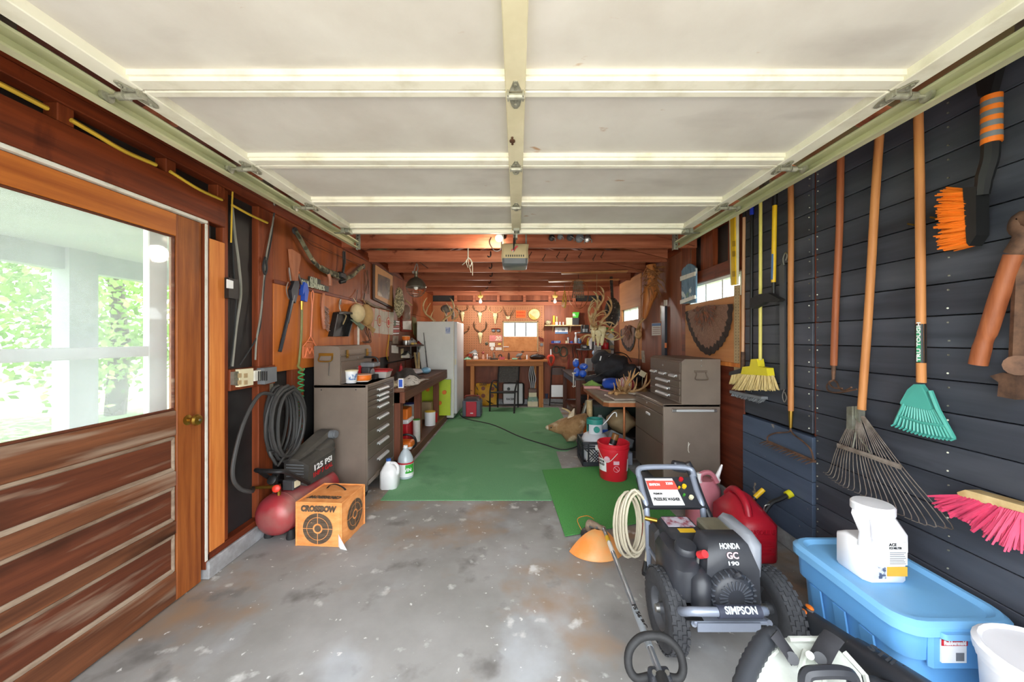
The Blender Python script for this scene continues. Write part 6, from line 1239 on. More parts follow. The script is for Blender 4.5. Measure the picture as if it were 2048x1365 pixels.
S().box((1.03, 5.0, TZ + .018), (.22, .24, .035), (0, 0, R(-8)), bev=.008).o('pink_towel', mat('towel_pink', '#d9a09a', .9), tag=tagd('folded pink towel at the far table corner', 'towel')); rag('green_towel', 'lime green towel folded on the pink one', (1.05, 5.02, TZ + .038), .12, .10, .06, mat('towel_green', '#8fb45a', .95, var=.1), seed=36, cat='towel')
lump(1.27, 4.86, TZ + .075, .13, .14, .075, 'blue_bag', 8, 'blue') and None
_o = [o for o in COL.objects if o.name.startswith('blue_bag')][-1]; _o['label'] = 'bright blue stuff sack on the card table'; _o['category'] = 'bag'
S().box((1.13, 4.72, TZ + .008), (.03, .5, .012), (0, 0, R(22)), bev=.004).o('pink_stick', 'towel_pink', tag=tagd('pink flat stick lying along the card table', 'stick'))
def M3(ax_, a): return Matrix.Rotation(a, 3, ax_)
def mixrot(x, y, z): return Euler((x, y, z)).to_matrix()
labs = ['pale antler at the near left of the table pile', 'upright forked antler in the middle of the table pile', 'antler arching over the striped cloth on the table', 'thick curved antler at the right of the table pile', 'short antler lying across the front of the table pile']
for i, (x, y, z, sd_, s_, rt) in enumerate(((1.10, 4.28, .03, 1, 1.3, (R(-30), R(25), R(20))), (1.30, 4.30, .03, -1, 1.35, (R(10), R(-10), R(60))), (1.22, 4.42, .03, 1, 1.5, (R(-15), R(30), R(-10))), (1.60, 4.55, .03, -1, 1.5, (R(5), R(-40), R(10))), (1.15, 4.20, .04, 1, 1.2, (R(-70), R(12), R(0))))):
    t = T('antler', labs[i], 'antler', (x, y, TZ), group='antlers on the card table'); antler(S(), (x, y, TZ + z), sd_, s_, mixrot(*rt), r=.014, tines=((.2, .09), (.4, .12), (.6, .13), (.8, .09))).o('beam', 'antler', t, True)
S().sph((1.38, 4.58, TZ + .10), (.11, .10, .10), 14, 9).o('striped_cap', mat('stripes', '#e8e2dc', .8, c2='#9a2a30', scale=18, stretch=(6, .2, .2), lo=.49, hi=.51, detail=0), smooth=True, tag=tagd('red and white striped cloth ball inside the antlers', 'cloth'))
S().box((1.60, 4.62, TZ + .23), (.08, .01, .07), (R(-10), R(30), 0)).cyl((1.60, 4.62, TZ + .20), (1.585, 4.60, TZ + .04), .002, n=5).o('price_tag', 'cream', tag=tagd('cream paper tag tied to the right antlers', 'tag'))
# things beside chest
t = T('power_tool', 'black and red power tool beside the brown chest', 'power tool', (1.66, 4.2, TZ)); S().bb(1.56, 1.75, 4.08, 4.32, TZ, TZ + .09, .02, 2).o('body', 'black', t); S().bb(1.57, 1.74, 4.05, 4.30, TZ + .09, TZ + .14, .02, 2).o('red_band', 'red', t); S().tube(cr([(1.58, 4.15, TZ + .14), (1.60, 4.12, TZ + .22), (1.68, 4.12, TZ + .24), (1.74, 4.15, TZ + .20)], 4), .016, 8).o('handle', 'black', t, True)

# ---- right brown cabinet and chest
x0, x1, y0, y1 = 1.273, 1.768, 3.15, 3.90
t = T('tool_cabinet', 'brown steel cabinet with drop doors and chrome bar handle on its side', 'tool cabinet', ((x0 + x1) / 2, (y0 + y1) / 2, 0))
S().bb(x0 + .012, x1, y0, y1, .10, .83, .005).o('body', 'chest_brown', t); S().bb(x0, x1, y0, y1, .805, .83, .004).bb(x0, x0 + .016, y0, y0 + .014, .10, .83).o('front_frame', 'chest_brown', t)
for za, zb_ in ((.475, .73), (.115, .47)): S().bb(x0 - .001, x0 + .014, y0 + .016, y1 - .012, za, zb_, .003).o('drop_door', 'chest_dark', t)
S().bb(x0 - .001, x0 + .014, y0 + .016, y1 - .012, .735, .80, .003).o('lock_drawer', 'chest_dark', t); S().cyl((x0 - .006, 3.55, .775), (x0, 3.55, .775), .009, n=10).o('lock', 'steel', t, True)
S().bb(x0 - .012, x0, 3.46, 3.56, .665, .69, .005).o('pull', 'chrome', t)
h = S().bb(1.375, 1.70, 3.118, 3.128, .768, .79, .004).o('side_bar_handle', 'chrome', t)
for x in (1.355, 1.70): S().bb(x - .015, x + .03, 3.128, 3.15, .765, .792, .004).o('handle_mount', 'steel', h)
for i, (x, y) in enumerate(((x0 + .06, y0 + .07), (x0 + .06, y1 - .07), (x1 - .06, y0 + .07), (x1 - .06, y1 - .07))): S().lathe([(.015, -.02), (.043, -.02), (.049, -.014), (.049, .014), (.043, .02), (.015, .02)], (x, y, .05), 16, (0, R(90), 0)).bb(x - .03, x + .03, y - .03, y + .03, .092, .10).o('caster', 'rubber', t, True)
S().tube([(1.49, 3.149, .50), (1.487, 3.149, .43), (1.495, 3.149, .41)], .003, 4).tube([(1.50, 3.149, .49), (1.485, 3.149, .455)], .0025, 4).o('scratch', 'white_old', t)
xc = 1.43
t = T('tool_chest', 'brown steel top chest with small brass-tipped drawers on the right cabinet', 'tool chest', (1.6, 3.5, .83))
S().poly([(xc, 3.15, .831), (1.768, 3.15, .831), (1.768, 3.15, 1.222), (xc + .03, 3.15, 1.222), (xc, 3.15, 1.20)], (0, .73, 0)).o('body', 'chest_brown', t)
S().bb(xc - .008, xc, 3.165, 3.865, 1.10, 1.195, .003).o('lid_front', 'chest_dark', t); S().cyl((xc - .014, 3.53, 1.145), (xc - .008, 3.53, 1.145), .010, n=10).o('lock', 'steel', t, True)
def cdrawer(ya, yb, za, zb_, w):
    d = S().bb(xc - .010, xc, ya + .003, yb - .003, za + .002, zb_ - .002, .002).o('drawer', 'chest_dark', t); pull(d, xc - .010, (ya + yb) / 2, zb_ - (zb_ - za) * .3, w, -1)
for k in range(3): cdrawer(3.17 + k * .232, 3.17 + (k + 1) * .232, 1.035, 1.095, .13)
for za, zb_ in ((.97, 1.03), (.905, .965), (.845, .90)): cdrawer(3.17, 3.865, za, zb_, .30)
S().tube(cr([(1.55, 3.15, 1.115), (1.552, 3.135, 1.09), (1.54, 3.128, 1.055), (1.56, 3.126, 1.045), (1.63, 3.126, 1.045), (1.65, 3.128, 1.055), (1.638, 3.135, 1.09), (1.64, 3.15, 1.115)], 4), .005, 6).bb(1.54, 1.65, 3.142, 3.15, 1.105, 1.125).o('side_handle', 'chest_dark', t, True)
for z in (1.165, 1.212): S().cyl((1.60, 3.146, z), (1.60, 3.15, z), .006, n=8).o('rivet', 'steel', t)

# ---- floor under table: deer head, crate with propane tank, bucket, clutter
mat('fur_tan', '#a9865c', .95, c2='#86643f', scale=9, detail=8, bump=.6, spots=[('#d8c4a4', 3.5, .54, .64)]); mat('fur_white', '#d9cbb4', .95, c2='#bda988', scale=14, bump=.5)
t = T('deer_head_mount', 'shoulder mount of a deer lying on its side on the turf', 'deer mount', tuple(fl(1135, 890)))
def dz(x, y, d): return at(1090 + x / 9.1, 780 + y / 9.1, d)
rg = []
for (x, y, d, ra, rb) in ((60, 690, 4.95, .03, .035), (110, 685, 4.95, .045, .05), (190, 685, 4.95, .065, .075), (290, 670, 4.95, .10, .105), (400, 690, 4.92, .15, .15), (500, 740, 4.88, .18, .20), (600, 800, 4.86, .17, .215), (650, 830, 4.86, .15, .20)):
    c = dz(x, y, d); rg.append((c, ra, rb))
rings = []
for i, (c, ra, rb) in enumerate(rg):
    tn = (rg[min(i + 1, len(rg) - 1)][0] - rg[max(i - 1, 0)][0]).normalized(); up = Vector((0, 1, 0)); sd2 = tn.cross(up).normalized()
    rings.append([c + up * (ra * math.cos(a)) + sd2 * (rb * math.sin(a)) + Vector((0, 0, max(0, rb - c.z) * 1.0)) for a in [2 * PI * k / 14 for k in range(14)]])
S().loft(rings).o('hide', 'fur_tan', t, True, ang=80)
c = rings[0][0].lerp(rings[0][7], .5); S().sph(c + Vector((-.01, 0, .0)), (.03, .032, .03), 10, 7).o('nose', 'fur_white', t, True)
for dy in (-.02,): S().sph(c + Vector((.035, -.045, .012)), (.012, .010, .010), 8, 6).o('nostril', 'black', t, True)
e = dz(410, 560, 4.9); S().loft([[e + Vector((.02 * math.cos(a), .012 * math.sin(a), 0)) for a in [2 * PI * k / 8 for k in range(8)]], [e + Vector((.055 + .04 * math.cos(a), .02 * math.sin(a), .07)) for a in [2 * PI * k / 8 for k in range(8)]], [e + Vector((.09 + .008 * math.cos(a), .006 * math.sin(a), .16)) for a in [2 * PI * k / 8 for k in range(8)]]]).o('ear', 'fur_white', t, True)
S().tube(cr([dz(440, 480, 4.95), dz(460, 420, 4.95), dz(400, 370, 4.95), dz(305, 330, 4.95)], 4), [.018] * 5 + [.014] * 4 + [.012, .009, .007, .004], 7).tube(cr([dz(460, 425, 4.95), dz(500, 400, 4.95), dz(535, 372, 4.95)], 4), [.014, .013, .012, .011, .010, .008, .007, .005, .003], 7).o('antler', 'ivory', t, True)
S().tube(cr([dz(640, 600, 4.9), dz(680, 680, 4.88), dz(680, 760, 4.87)], 4), .015, 6).o('lime_strap', mat('lime', '#a9c832', .6), t, True)
# milk crate
cx0, cx1, cy0, cy1, ch = .722, 1.05, 3.965, 4.295, .27
t = T('milk_crate', 'black plastic milk crate holding the propane tank', 'crate', ((cx0 + cx1) / 2, (cy0 + cy1) / 2, 0)); mat('crate_black', '#2b2d33', .5, var=.1)
for (a, b, dx, dy) in (((cx0, cy0), (cx1, cy0), 1, 0), ((cx0, cy1), (cx1, cy1), 1, 0), ((cx0, cy0), (cx0, cy1), 0, 1), ((cx1, cy0), (cx1, cy1), 0, 1)):
    s = S(); th = .012; L_ = .33
    def P(u, z, o): return Vector((a[0] + dx * u + (0 if dx else o), a[1] + dy * u + (o if dx else 0), z))
    for za, zb_ in ((.008, .05), (.19, .205), (.215, .23), (.24, ch)): s.bb(min(a[0], b[0]) - (0 if dx else th / 2), max(a[0], b[0]) + (0 if dx else th / 2), min(a[1], b[1]) - (th / 2 if dx else 0), max(a[1], b[1]) + (th / 2 if dx else 0), za, zb_)
    for u in (.0, .06, .27, .33): s.tube([P(u, .01, 0), P(u, ch, 0)], .009, 4)
    for k in range(9):
        u = .03 + k * .033
        for sg_ in (1, -1):
            u2 = u + sg_ * .14
            if 0 <= u2 <= .33: s.tube([P(u, .05, 0), P(u2, .19, 0)], .0045, 4)
    s.o('lattice_side', 'crate_black', t)
s = S()
for k in range(8): s.bb(cx0, cx1, cy0 + .02 + k * .04, cy0 + .03 + k * .04, .008, .016)
for k in range(8): s.bb(cx0 + .02 + k * .04, cx0 + .03 + k * .04, cy0, cy1, .008, .016)
s.o('lattice_bottom', 'crate_black', t)
pc = Vector((.886, 4.13, .017)); t = T('propane_tank', 'white propane tank with teal collar standing in the crate', 'propane tank', pc); mat('tank_white', '#c9ccd2', .4, var=.05)
S().lathe([(.11, 0), (.14, .02), (.152, .06), (.153, .20), (.148, .25), (.125, .295), (.08, .32), (.03, .33)], pc, 28).o('cylinder', 'tank_white', t, True)
def arc(r0, r1, z0, z1, a0, a1, n=14):
    s = S(); V = []
    for k in range(n + 1):
        a = R(a0 + (a1 - a0) * k / n); d = Vector((math.cos(a), math.sin(a), 0)); V += [pc + d * r0 + EZ * z0, pc + d * r1 + EZ * z0, pc + d * r1 + EZ * z1, pc + d * r0 + EZ * z1]
    Q = []
    for k in range(n):
        for j in range(4): Q.append([4 * k + j, 4 * k + (j + 1) % 4, 4 * k + 4 + (j + 1) % 4, 4 * k + 4 + j])
    return s.add(V, Q + [[3, 2, 1, 0], [4 * n, 4 * n + 1, 4 * n + 2, 4 * n + 3]])
arc(.084, .088, .315, .425, -150, -30).o('collar_front', 'tank_white', t, True); arc(.084, .09, .315, .47, 20, 160).o('collar_back', mat('teal', '#2f8f84', .45, var=.1), t, True); arc(.082, .094, .42, .475, 0, 359.9, 26).o('collar_ring', 'teal', t, True)
S().cyl(pc + Vector((0, 0, .32)), pc + Vector((0, 0, .42)), .022, n=12).o('valve', 'brass', t, True); S().lathe([(.034, 0), (.034, .02)], pc + Vector((.0, -.089, .37)), 16, (R(90), 0, 0)).o('gauge_cap', 'teal', t, True)
S().tube(cr([pc + Vector((.09, 0, .40)), pc + Vector((.14, -.02, .46)), pc + Vector((.20, -.03, .54)), pc + Vector((.235, -.03, .545)), pc + Vector((.24, -.03, .50))], 4), .006, 6).o('bungee_hook', 'white', t, True)
for i in range(9):
    c = Vector((.78 + (i % 3) * .07, 3.99, .04 + (i // 3) * .055)); 
S().bb(.765, 1.02, 3.985, 4.0, .03, .18, .005).o('white_carton', 'jug_dull', tag=tagd('white carton wedged inside the crate front', 'carton'))
# red bucket
bc = Vector((.964, 3.63, .014)); t = T('bucket', 'red five-gallon bucket with printed labels on the turf', 'bucket', bc); mat('bucket_red', '#cf1f2f', .38, var=.06)
S().lathe([(.128, 0), (.133, .006), (.148, .29), (.156, .292), (.156, .312), (.149, .314), (.151, .335), (.159, .337), (.159, .356), (.150, .360), (.146, .352), (.130, .015), (.001, .013)], bc, 32).o('pail', 'bucket_red', t, True)
S().tube(cr([bc + Vector((-.155, -.02, .29)), bc + Vector((-.13, -.11, .22)), bc + Vector((-.08, -.145, .20)), bc + Vector((.0, -.16, .285))], 5), .003, 5).o('bail_wire', 'white_old', t, True)
def bpatch(a0, a1, z0, z1, m, nm, off=.0025):
    s = S(); V = []
    for k in range(7):
        a = R(a0 + (a1 - a0) * k / 6)
        for z in (z0, z1): r_ = .133 + (.148 - .133) * (z / .29) + off; V.append(bc + Vector((r_ * math.cos(a), r_ * math.sin(a), z)))
    s.add(V, [[2 * k, 2 * k + 2, 2 * k + 3, 2 * k + 1] for k in range(6)]).o(nm, m, t)
bpatch(-175, -132, .09, .21, 'white', 'label_patch'); bpatch(-104, -82, .17, .205, mat('label_pink', '#e6b8c4', .5), 'label_patch'); bpatch(-42, -20, .09, .21, 'white', 'label_patch')
s = S(); V = []
a = R(-128); q = bc + Vector((.1475 * math.cos(a), .1475 * math.sin(a), .215)); S().lathe([(.001, .008), (.030, .007), (.032, 0)], q, 18, (R(90), 0, a + R(90))).o('round_sticker', 'label_pink', t, True)
a = R(-93); q = bc + Vector((.145 * math.cos(a), .145 * math.sin(a), .13)); S().tube([q + Vector((.028 * math.cos(b), -.002, .028 * math.sin(b))) for b in [2 * PI * k / 20 for k in range(20)]], .002, 5, True).tube([q + Vector((-.02, -.002, .02)), q + Vector((.02, -.002, -.02))], .002, 5).o('warning_symbol', 'label_pink', t)
for i, (dx, tx) in enumerate(((-153, 'DOOR'), (-153, 'HOLD'))): a = R(dx); q = bc + Vector((.1475 * math.cos(a), .1475 * math.sin(a), .185 - .028 * i)); text(tx, .028, 'black', t, q, (R(90), 0, a + R(90)), wx=.075)
S().cyl((.915, 3.66, .20), (.985, 3.59, .45), .033, n=14).o('x', 'white') if False else None
t = T('caulk_tube', 'white and brown caulk tube sticking out of the red bucket', 'tube', (.95, 3.63, .20)); S().cyl((.91, 3.60, .22), (.965, 3.60, .40), .034, n=14).o('tube', 'white', t, True); S().cyl((.965, 3.60, .40), (.983, 3.60, .455), .034, n=14).o('end', mat('caulk_brown', '#8a5b2a', .4), t, True); S().cyl((.95, 3.60, .352), (.965, 3.60, .40), .035, n=14).o('dark_band', 'black', t, True)
rag('bucket_contents', 'pale rags and paper inside the red bucket', (.985, 3.64, .25), .10, .10, .09, mat('pale_pinkish', '#d9c4c2', .8, var=.2), seed=44)
S().cyl((.80, 3.66, .30), (.86, 3.62, .305), .028, n=14).o('white_bottle_neck', 'jug_dull', smooth=True, tag=tagd('white bottle end poking between crate and red bucket', 'bottle'))
# clutter under the table and desk
t = T('grey_case', 'flat grey hinged case leaning under the card table', 'case', (1.20, 4.4, 0)); S().box((1.16, 4.35, .17), (.30, .45, .10), (R(-25), R(25), R(0)), bev=.01).o('case', 'greyplastic', t); S().bb(1.06, 1.28, 4.0, 4.3, .0, .14, .01).o('base', mat('greyblue', '#8d93a3', .5), t)
lump(1.36, 4.75, .32, .18, .2, .15, 'tan_bag', 51, 'tan'); _o = [o for o in COL.objects if o.name.startswith('tan_bag')][-1]; _o['label'] = 'dusty tan canvas bag under the card table'; _o['category'] = 'bag'
S().bb(1.12, 1.70, 4.5, 5.0, .0, .17, .01).o('dark_crate', 'darkgrey', tag=tagd('dark grey bin under the canvas bag', 'bin'))
t = T('white_jug', 'blue-labelled clear jug behind the propane tank', 'jug', (1.10, 4.75, 0)); jug_mesh(Vector((1.07, 4.62, .171)), .15, .26, 'pet', t) ; S().bb(1.00, 1.14, 4.54, 4.55, .20, .26).o('label_patch', 'blue', t)
can('cardboard_tube', 'tall cream cardboard tube under the card table', (.985, 4.92, 0), .04, .56, 'ivory', 'cream', 'tube')
t = T('storage_bin', 'dark green tote under the card table', 'tote', (1.4, 5.12, 0)); S().loft([ring(1.08, 1.72, 5.06, 5.4, .0, .02), ring(1.05, 1.74, 5.04, 5.43, .45, .02)]).o('body', mat('tote_green', '#33463f', .5), t); S().loft([ring(1.04, 1.75, 5.03, 5.44, .45, .02), ring(1.04, 1.75, 5.03, 5.44, .48, .02)]).o('lid', 'darkgrey', t)
S().bb(.97, 1.06, 5.2, 5.34, .0, .25, .02, 2).o('orange_jug', 'orange', tag=tagd('orange jug between the card table and desk', 'jug'))
for i, (x, y, z, sx_, sy_, sz_, m, lab) in enumerate(((1.15, 5.95, .186, .2, .3, .10, 'orange', 'orange tray on the lower desk shelf'), (1.08, 6.25, .186, .14, .2, .22, 'darkgrey', 'dark box on the lower desk shelf'), (1.45, 5.9, .186, .3, .3, .3, 'black', 'black case on the lower desk shelf'), (1.03, 5.66, 0.0, .12, .16, .14, 'brownw', 'small brown crate on the floor under the desk'), (1.45, 6.6, .186, .3, .3, .35, 'cooler_grey', 'grey box deep under the desk'))):
    o = S(); o.bb(x, x + sx_, y, y + sy_, z, z + sz_, .008); o.bb(x - .006, x + sx_ + .006, y - .006, y + sy_ + .006, z + sz_ - .03, z + sz_ + .003, .004); o.o(['tray', 'box', 'case', 'crate', 'box'][i], m, tag=tagd(lab, 'box'))
S().cyl((1.02, 5.62, .32), (1.09, 5.64, .56), .035, n=12).o('x', 'steel') if False else None
t = T('grease_gun', 'dull steel canister leaning under the card table', 'canister', (1.02, 5.30, .25)); S().cyl((.985, 5.42, .251), (1.06, 5.44, .47), .034, n=14).o('barrel', 'galv', t, True); S().cyl((1.06, 5.44, .47), (1.08, 5.445, .53), .012, n=8).o('nozzle', 'darkgrey', t, True)
t = T('wooden_crate', 'worn brown wooden box on the turf beside the desk leg', 'box', (.86, 5.9, 0)); S().bb(.90, 1.08, 5.86, 6.1, 0.008, .30, .006).o('box', 'bench_brown', t)
S().bb(.905, 1.075, 5.85, 5.858, .10, .20).o('lid_slat', 'weathered', t)
# ================================================================ RIGHT WALL AND CEILING TROPHIES
def zr(x, y, off=0.0): return RW(1280 + x / 4.55, 460 + y / 4.55, off)
def zt(x, y, off=0.0): return RW(1440 + x / 2.731, 360 + y / 2.731, off)
def zu(x, y, off=0.0): return RW(1600 + x / 1.896, 80 + y / 1.896, off)
def zv(x, y, off=0.0): return RW(1500 + x / 4.55, 780 + y / 4.55, off)
def z8w(x, y, off=0.0): return RW(1060 + x / 6.204, 560 + y / 6.204, off)
mat('feather', '#97705a', .7, c2='#5d3d2e', scale=60, stretch=(1, 3, 3)); mat('feather_tip', '#2a1b15', .7); mat('fluff', '#8c4e30', .9, c2='#5b4a44', scale=30)
def fan(nm, lab, f, centre, outline, off=.012, n=18):
    t = T(nm, lab, 'turkey tail', f(*outline[len(outline) // 2])); C = f(*centre, off); P = cr([f(*p, off) for p in outline], 8); m = len(P) - 1
    for k in range(n):
        a = P[int(k * m / n)]; b = P[int((k + 1) * m / n)]; mid = a.lerp(b, .5); tip = C.lerp(mid, 1.03); e = Vector((-.004 - .0015 * (k % 2), 0, 0))
        o = S().poly([C + e, C.lerp(a, .84) + e, C.lerp(tip, .87) + e, C.lerp(b, .84) + e], e).o('feather', 'feather', t); S().poly([C.lerp(a, .84) + e, a + e, tip + e, b + e, C.lerp(b, .84) + e, C.lerp(tip, .87) + e], e).o('feather_tip', 'feather_tip', o)
    s = S()
    for i in range(70):
        q = P[rr.randrange(m)]; g = rr.uniform(.1, .5); c = C.lerp(q, g) + Vector((-.015 - .02 * (1 - g), 0, 0)); d = (q - C).normalized(); w = d.cross(EX); s.poly([c - w * .012, c + d * .05, c + w * .012, c - d * .01], (-.004, 0, 0))
    s.o('down_feathers', 'fluff', t, kind='stuff'); return t
fan('turkey_fan', 'brown turkey tail fan spread below the near side window', zr, (600, 690), [(420, 745), (440, 850), (480, 960), (540, 1070), (625, 1135), (710, 1090), (780, 1000), (830, 870), (850, 675)])
fan('turkey_fan', 'dark turkey tail fan under the far side window', z8w, (1240, 560), [(1130, 620), (1135, 720), (1165, 820), (1230, 888), (1280, 840), (1305, 740), (1310, 600)], n=12)
t = T('antler_mount', 'antler pair mounted beside the dark turkey fan', 'antlers', z8w(1340, 720)); 
for sd_, bx_ in ((-1, 1330), (1, 1345)): antler(S(), z8w(bx_, 640, .05), sd_, 1.1, mixrot(R(10), R(-10), R(70)), r=.016, tines=((.35, .10), (.6, .13), (.8, .10))).o('antler', 'antler', t, True)
S().sph(z8w(1345, 680, .04), (.05, .06, .07), 10, 7).o('skull_plate', 'antler', t, True)
t = T('weathered_sign', 'blue-grey painted plank sign shaped like a tombstone beside the window', 'sign', zr(450, 680, .03)); mat('sign_blue', '#6f8fa8', .7, c2='#4f6c80', scale=14, stretch=(1, 3, .5), spots=[('#c9d4d4', 7, .58, .62), ('#7b9a6a', 4, .62, .68)])
for i, (a, b, ta, tb) in enumerate(((390, 432, 375, 330), (433, 476, 322, 312), (477, 522, 315, 350))): S().poly([zr(a, 676 - i * 4, .03), zr(a, ta, .03), zr((a + b) / 2, (ta + tb) / 2 - 8, .03), zr(b, tb, .03), zr(b, 672 - i * 4, .03)], (-.015, 0, 0)).o('plank', 'sign_blue', t)
for a, b in ((415, 455), (630, 665)): S().poly([zr(374, a + 12, .046), zr(508, a - 35, .046), zr(508, b - 38, .046), zr(374, b + 12, .046)], (-.012, 0, 0)).o('batten', 'white_old', t)
S().tube([zr(450, 320, .03), zr(470, 160, .01)], .002, 4).o('hanging_wire', 'rusty', t)
for x, y, w, h, lab in ((150, 905, 40, 58, 'wall calendar with blue heading on the red plywood'),):
    t = T('calendar', lab, 'calendar', zr(x, y + h)); S().poly([zr(x - w, y - h + 4), zr(x + w, y - h), zr(x + w, y + h - 4), zr(x - w, y + h)], (-.004, 0, 0)).o('page', 'paper', t); S().poly([zr(x - w, y - h + 6, .005), zr(x + w, y - h + 2, .005), zr(x + w, y - h + 26, .005), zr(x - w, y - h + 30, .005)], (-.002, 0, 0)).o('heading', 'band_blue', t)
    for i in range(4): S().poly([zr(x - w + 6, y - 16 + i * 17, .005), zr(x + w - 6, y - 18 + i * 17, .005), zr(x + w - 6, y - 14 + i * 17, .005), zr(x - w + 6, y - 12 + i * 17, .005)], (-.001, 0, 0)).o('date_row', 'rust_red', t)
t = T('metal_bar', 'narrow black and grey metal bar hanging beside the calendar', 'bar', zr(235, 1150)); S().poly([zr(218, 700), zr(248, 695), zr(248, 1152), zr(218, 1152)], (-.03, 0, 0)).o('bar', 'gunmetal', t); S().poly([zr(190, 690), zr(218, 688), zr(218, 830), zr(190, 832)], (-.008, 0, 0)).o('grey_tag', 'galv', t); S().poly([zr(226, 1030, .031), zr(244, 1030, .031), zr(244, 1075, .031), zr(226, 1075, .031)], (-.002, 0, 0)).o('red_mark', 'orange', t); S().poly([zr(220, 640), zr(248, 638), zr(248, 690), zr(220, 692)], (-.006, 0, 0)).o('white_tag', 'paper', t)
t = T('wall_outlet', 'white outlet plate on the rear right wall', 'outlet', z8w(1345, 1155)); S().poly([z8w(1325, 1072), z8w(1368, 1072), z8w(1368, 1155), z8w(1325, 1155)], (-.01, 0, 0)).o('plate', 'white', t)
S().tube(cr([z8w(1355, 700, .02), z8w(1345, 800, .02), z8w(1352, 900, .02), z8w(1345, 1070, .02)], 5), .006, 5).o('chain', 'rusty', smooth=True, tag=tagd('thin dark chain hanging above the white outlet', 'chain'))
S().poly([z8w(1385, 880), z8w(1420, 880), z8w(1430, 1030), z8w(1395, 1030)], (-.006, 0, 0)).o('faded_strip', 'photo_grey', tag=tagd('faded grey strip tacked to the rear right wall', 'strip'))
# shaggy hide trophy by the ceiling
c0 = at(1300, 545, 4.52); t = T('shaggy_trophy', 'shaggy brown hide with smooth wooden shank hung by the ceiling', 'trophy', at(1290, 640, 4.52)); S().tube(cr([at(1302, 530, 4.52), at(1304, 570, 4.52), at(1296, 600, 4.52), at(1288, 638, 4.52)], 5), [.06] * 6 + [.085, .09, .09, .085, .075, .065, .055, .045, .035, .02], 10).o('shank', wood('shank', '#c07a3e', '#8a4a22', 'z', .5), t, True); s = S()
for i in range(160):
    c = at(1304 + rr.uniform(-10, 10), 535 + rr.uniform(0, 50), 4.52 + rr.uniform(-.07, .07)); d = Vector((rr.uniform(-.1, .1), rr.uniform(-.1, .06), rr.uniform(-.12, .05))); s.tube([c, c + d * .6, c + d + Vector((0, 0, -.03))], [.012, .008, .002], 4)
s.o('shaggy_hair', mat('hair', '#9a6238', .9, var=.25), t, kind='stuff'); S().tube(cr([at(1304, 585, 4.7), at(1298, 610, 4.68), at(1302, 595, 4.62), at(1312, 588, 4.6)], 4), [.03, .028, .026, .024, .022, .02, .018, .016, .014, .012, .01, .008, .005], 7).o('horn', 'antler', t, True)
# camouflage bundle, antler bundle, trap, rope
c = at(1225, 625, 5.6); lump(c.x, c.y, c.z, .12, .10, .22, 'camo_pack', 61, mat('camo_dark', '#4a3f38', .9, c2='#221f1e', scale=20, spots=[('#8a7a70', 24, .6, .66)])); _o = [o for o in COL.objects if o.name.startswith('camo_pack')][-1]; _o['label'] = 'dark camouflage pack hung by a long strap in the corner'; _o['category'] = 'pack'; S().tube([c + Vector((0, 0, .15)), c + Vector((.0, .08, .56))], .024, 6).o('strap', 'camo_dark', _o)
t = T('antler_bundle', 'big bundle of shed antlers hanging from a joist', 'antlers', at(1195, 690, 5.1)); c = at(1193, 662, 5.1)
for i, (dx, dz_, sd_, s_, rt) in enumerate(((-.02, .10, -1, 1.2, (0, R(20), R(10))), (.06, .12, 1, 1.3, (R(10), R(-15), R(-10))), (-.05, .02, -1, 1.1, (R(10), R(60), 0)), (.05, -.02, 1, 1.2, (0, R(70), R(10))), (.0, -.08, -1, 1.1, (R(20), R(120), R(20))), (.03, -.1, 1, 1.1, (R(10), R(-130), 0)), (-.03, .18, 1, 1.3, (0, R(-40), R(30))), (.02, .05, -1, 1.3, (R(-20), R(-30), R(60))), (.05, .0, 1, 1.15, (R(20), R(30), R(50))), (-.02, -.03, -1, 1.15, (R(0), R(95), R(30))), (.0, .3, 1, 1.1, (0, R(-25), 0)))):
    antler(S(), c + Vector((dx, rr.uniform(-.08, .08), dz_)), sd_, s_ * .84, mixrot(*rt), r=.018, tines=((.3, .10), (.55, .14), (.8, .11))).o('antler', 'antler' if i % 3 else 'ivory', t, True)
[skull(t, c + Vector(o_), s_) for o_, s_ in (((-.05, -.02, .02), 1.1), ((.06, -.05, -.02), 1.2), ((.0, -.08, -.06), 1.0))]; S().tube([c + Vector((0, 0, .15)), c + Vector((0, -.02, .79))], .003, 4).o('cord', 'tan', t)
c = at(1157, 582, 5.7); t = T('wire_trap', 'rusty wire box trap with a round hoop hung from a joist', 'trap', c + Vector((0, 0, -.3))); S().tube([c + Vector((.155 * math.cos(a), 0, -.05 + .235 * math.sin(a))) for a in [2 * PI * k / 32 for k in range(32)]], .006, 5, True).o('hoop', 'copper', t, True); s = S()
for i in range(6):
    for p_, q_ in (((-.09 + .036 * i, 0, -.11), (-.05 + .02 * i, 0, .18)), ((-.09, 0, -.11 + .05 * i), (.09, 0, -.11 + .05 * i)), ((-.09 + .036 * i, .08, -.11), (-.05 + .02 * i, .08, .18))): s.tube([c + Vector(p_), c + Vector(q_)], .0045, 4)
s.o('wire_box', 'galv', t); S().tube([c + Vector((-.08, 0, -.12)), c + Vector((-.02, 0, -.26))], .003, 4).tube([c + Vector((.08, 0, -.12)), c + Vector((.03, 0, -.26))], .003, 4).tube([c + Vector((0, 0, .18)), c + Vector((0, .05, .34))], .004, 4).o('spring_wire', 'rusty', t)
c = at(1129, 598, 6.35); t = T('yellow_rope', 'loop of yellow rope hanging near the back bulb', 'rope', c + Vector((0, 0, -.15)))
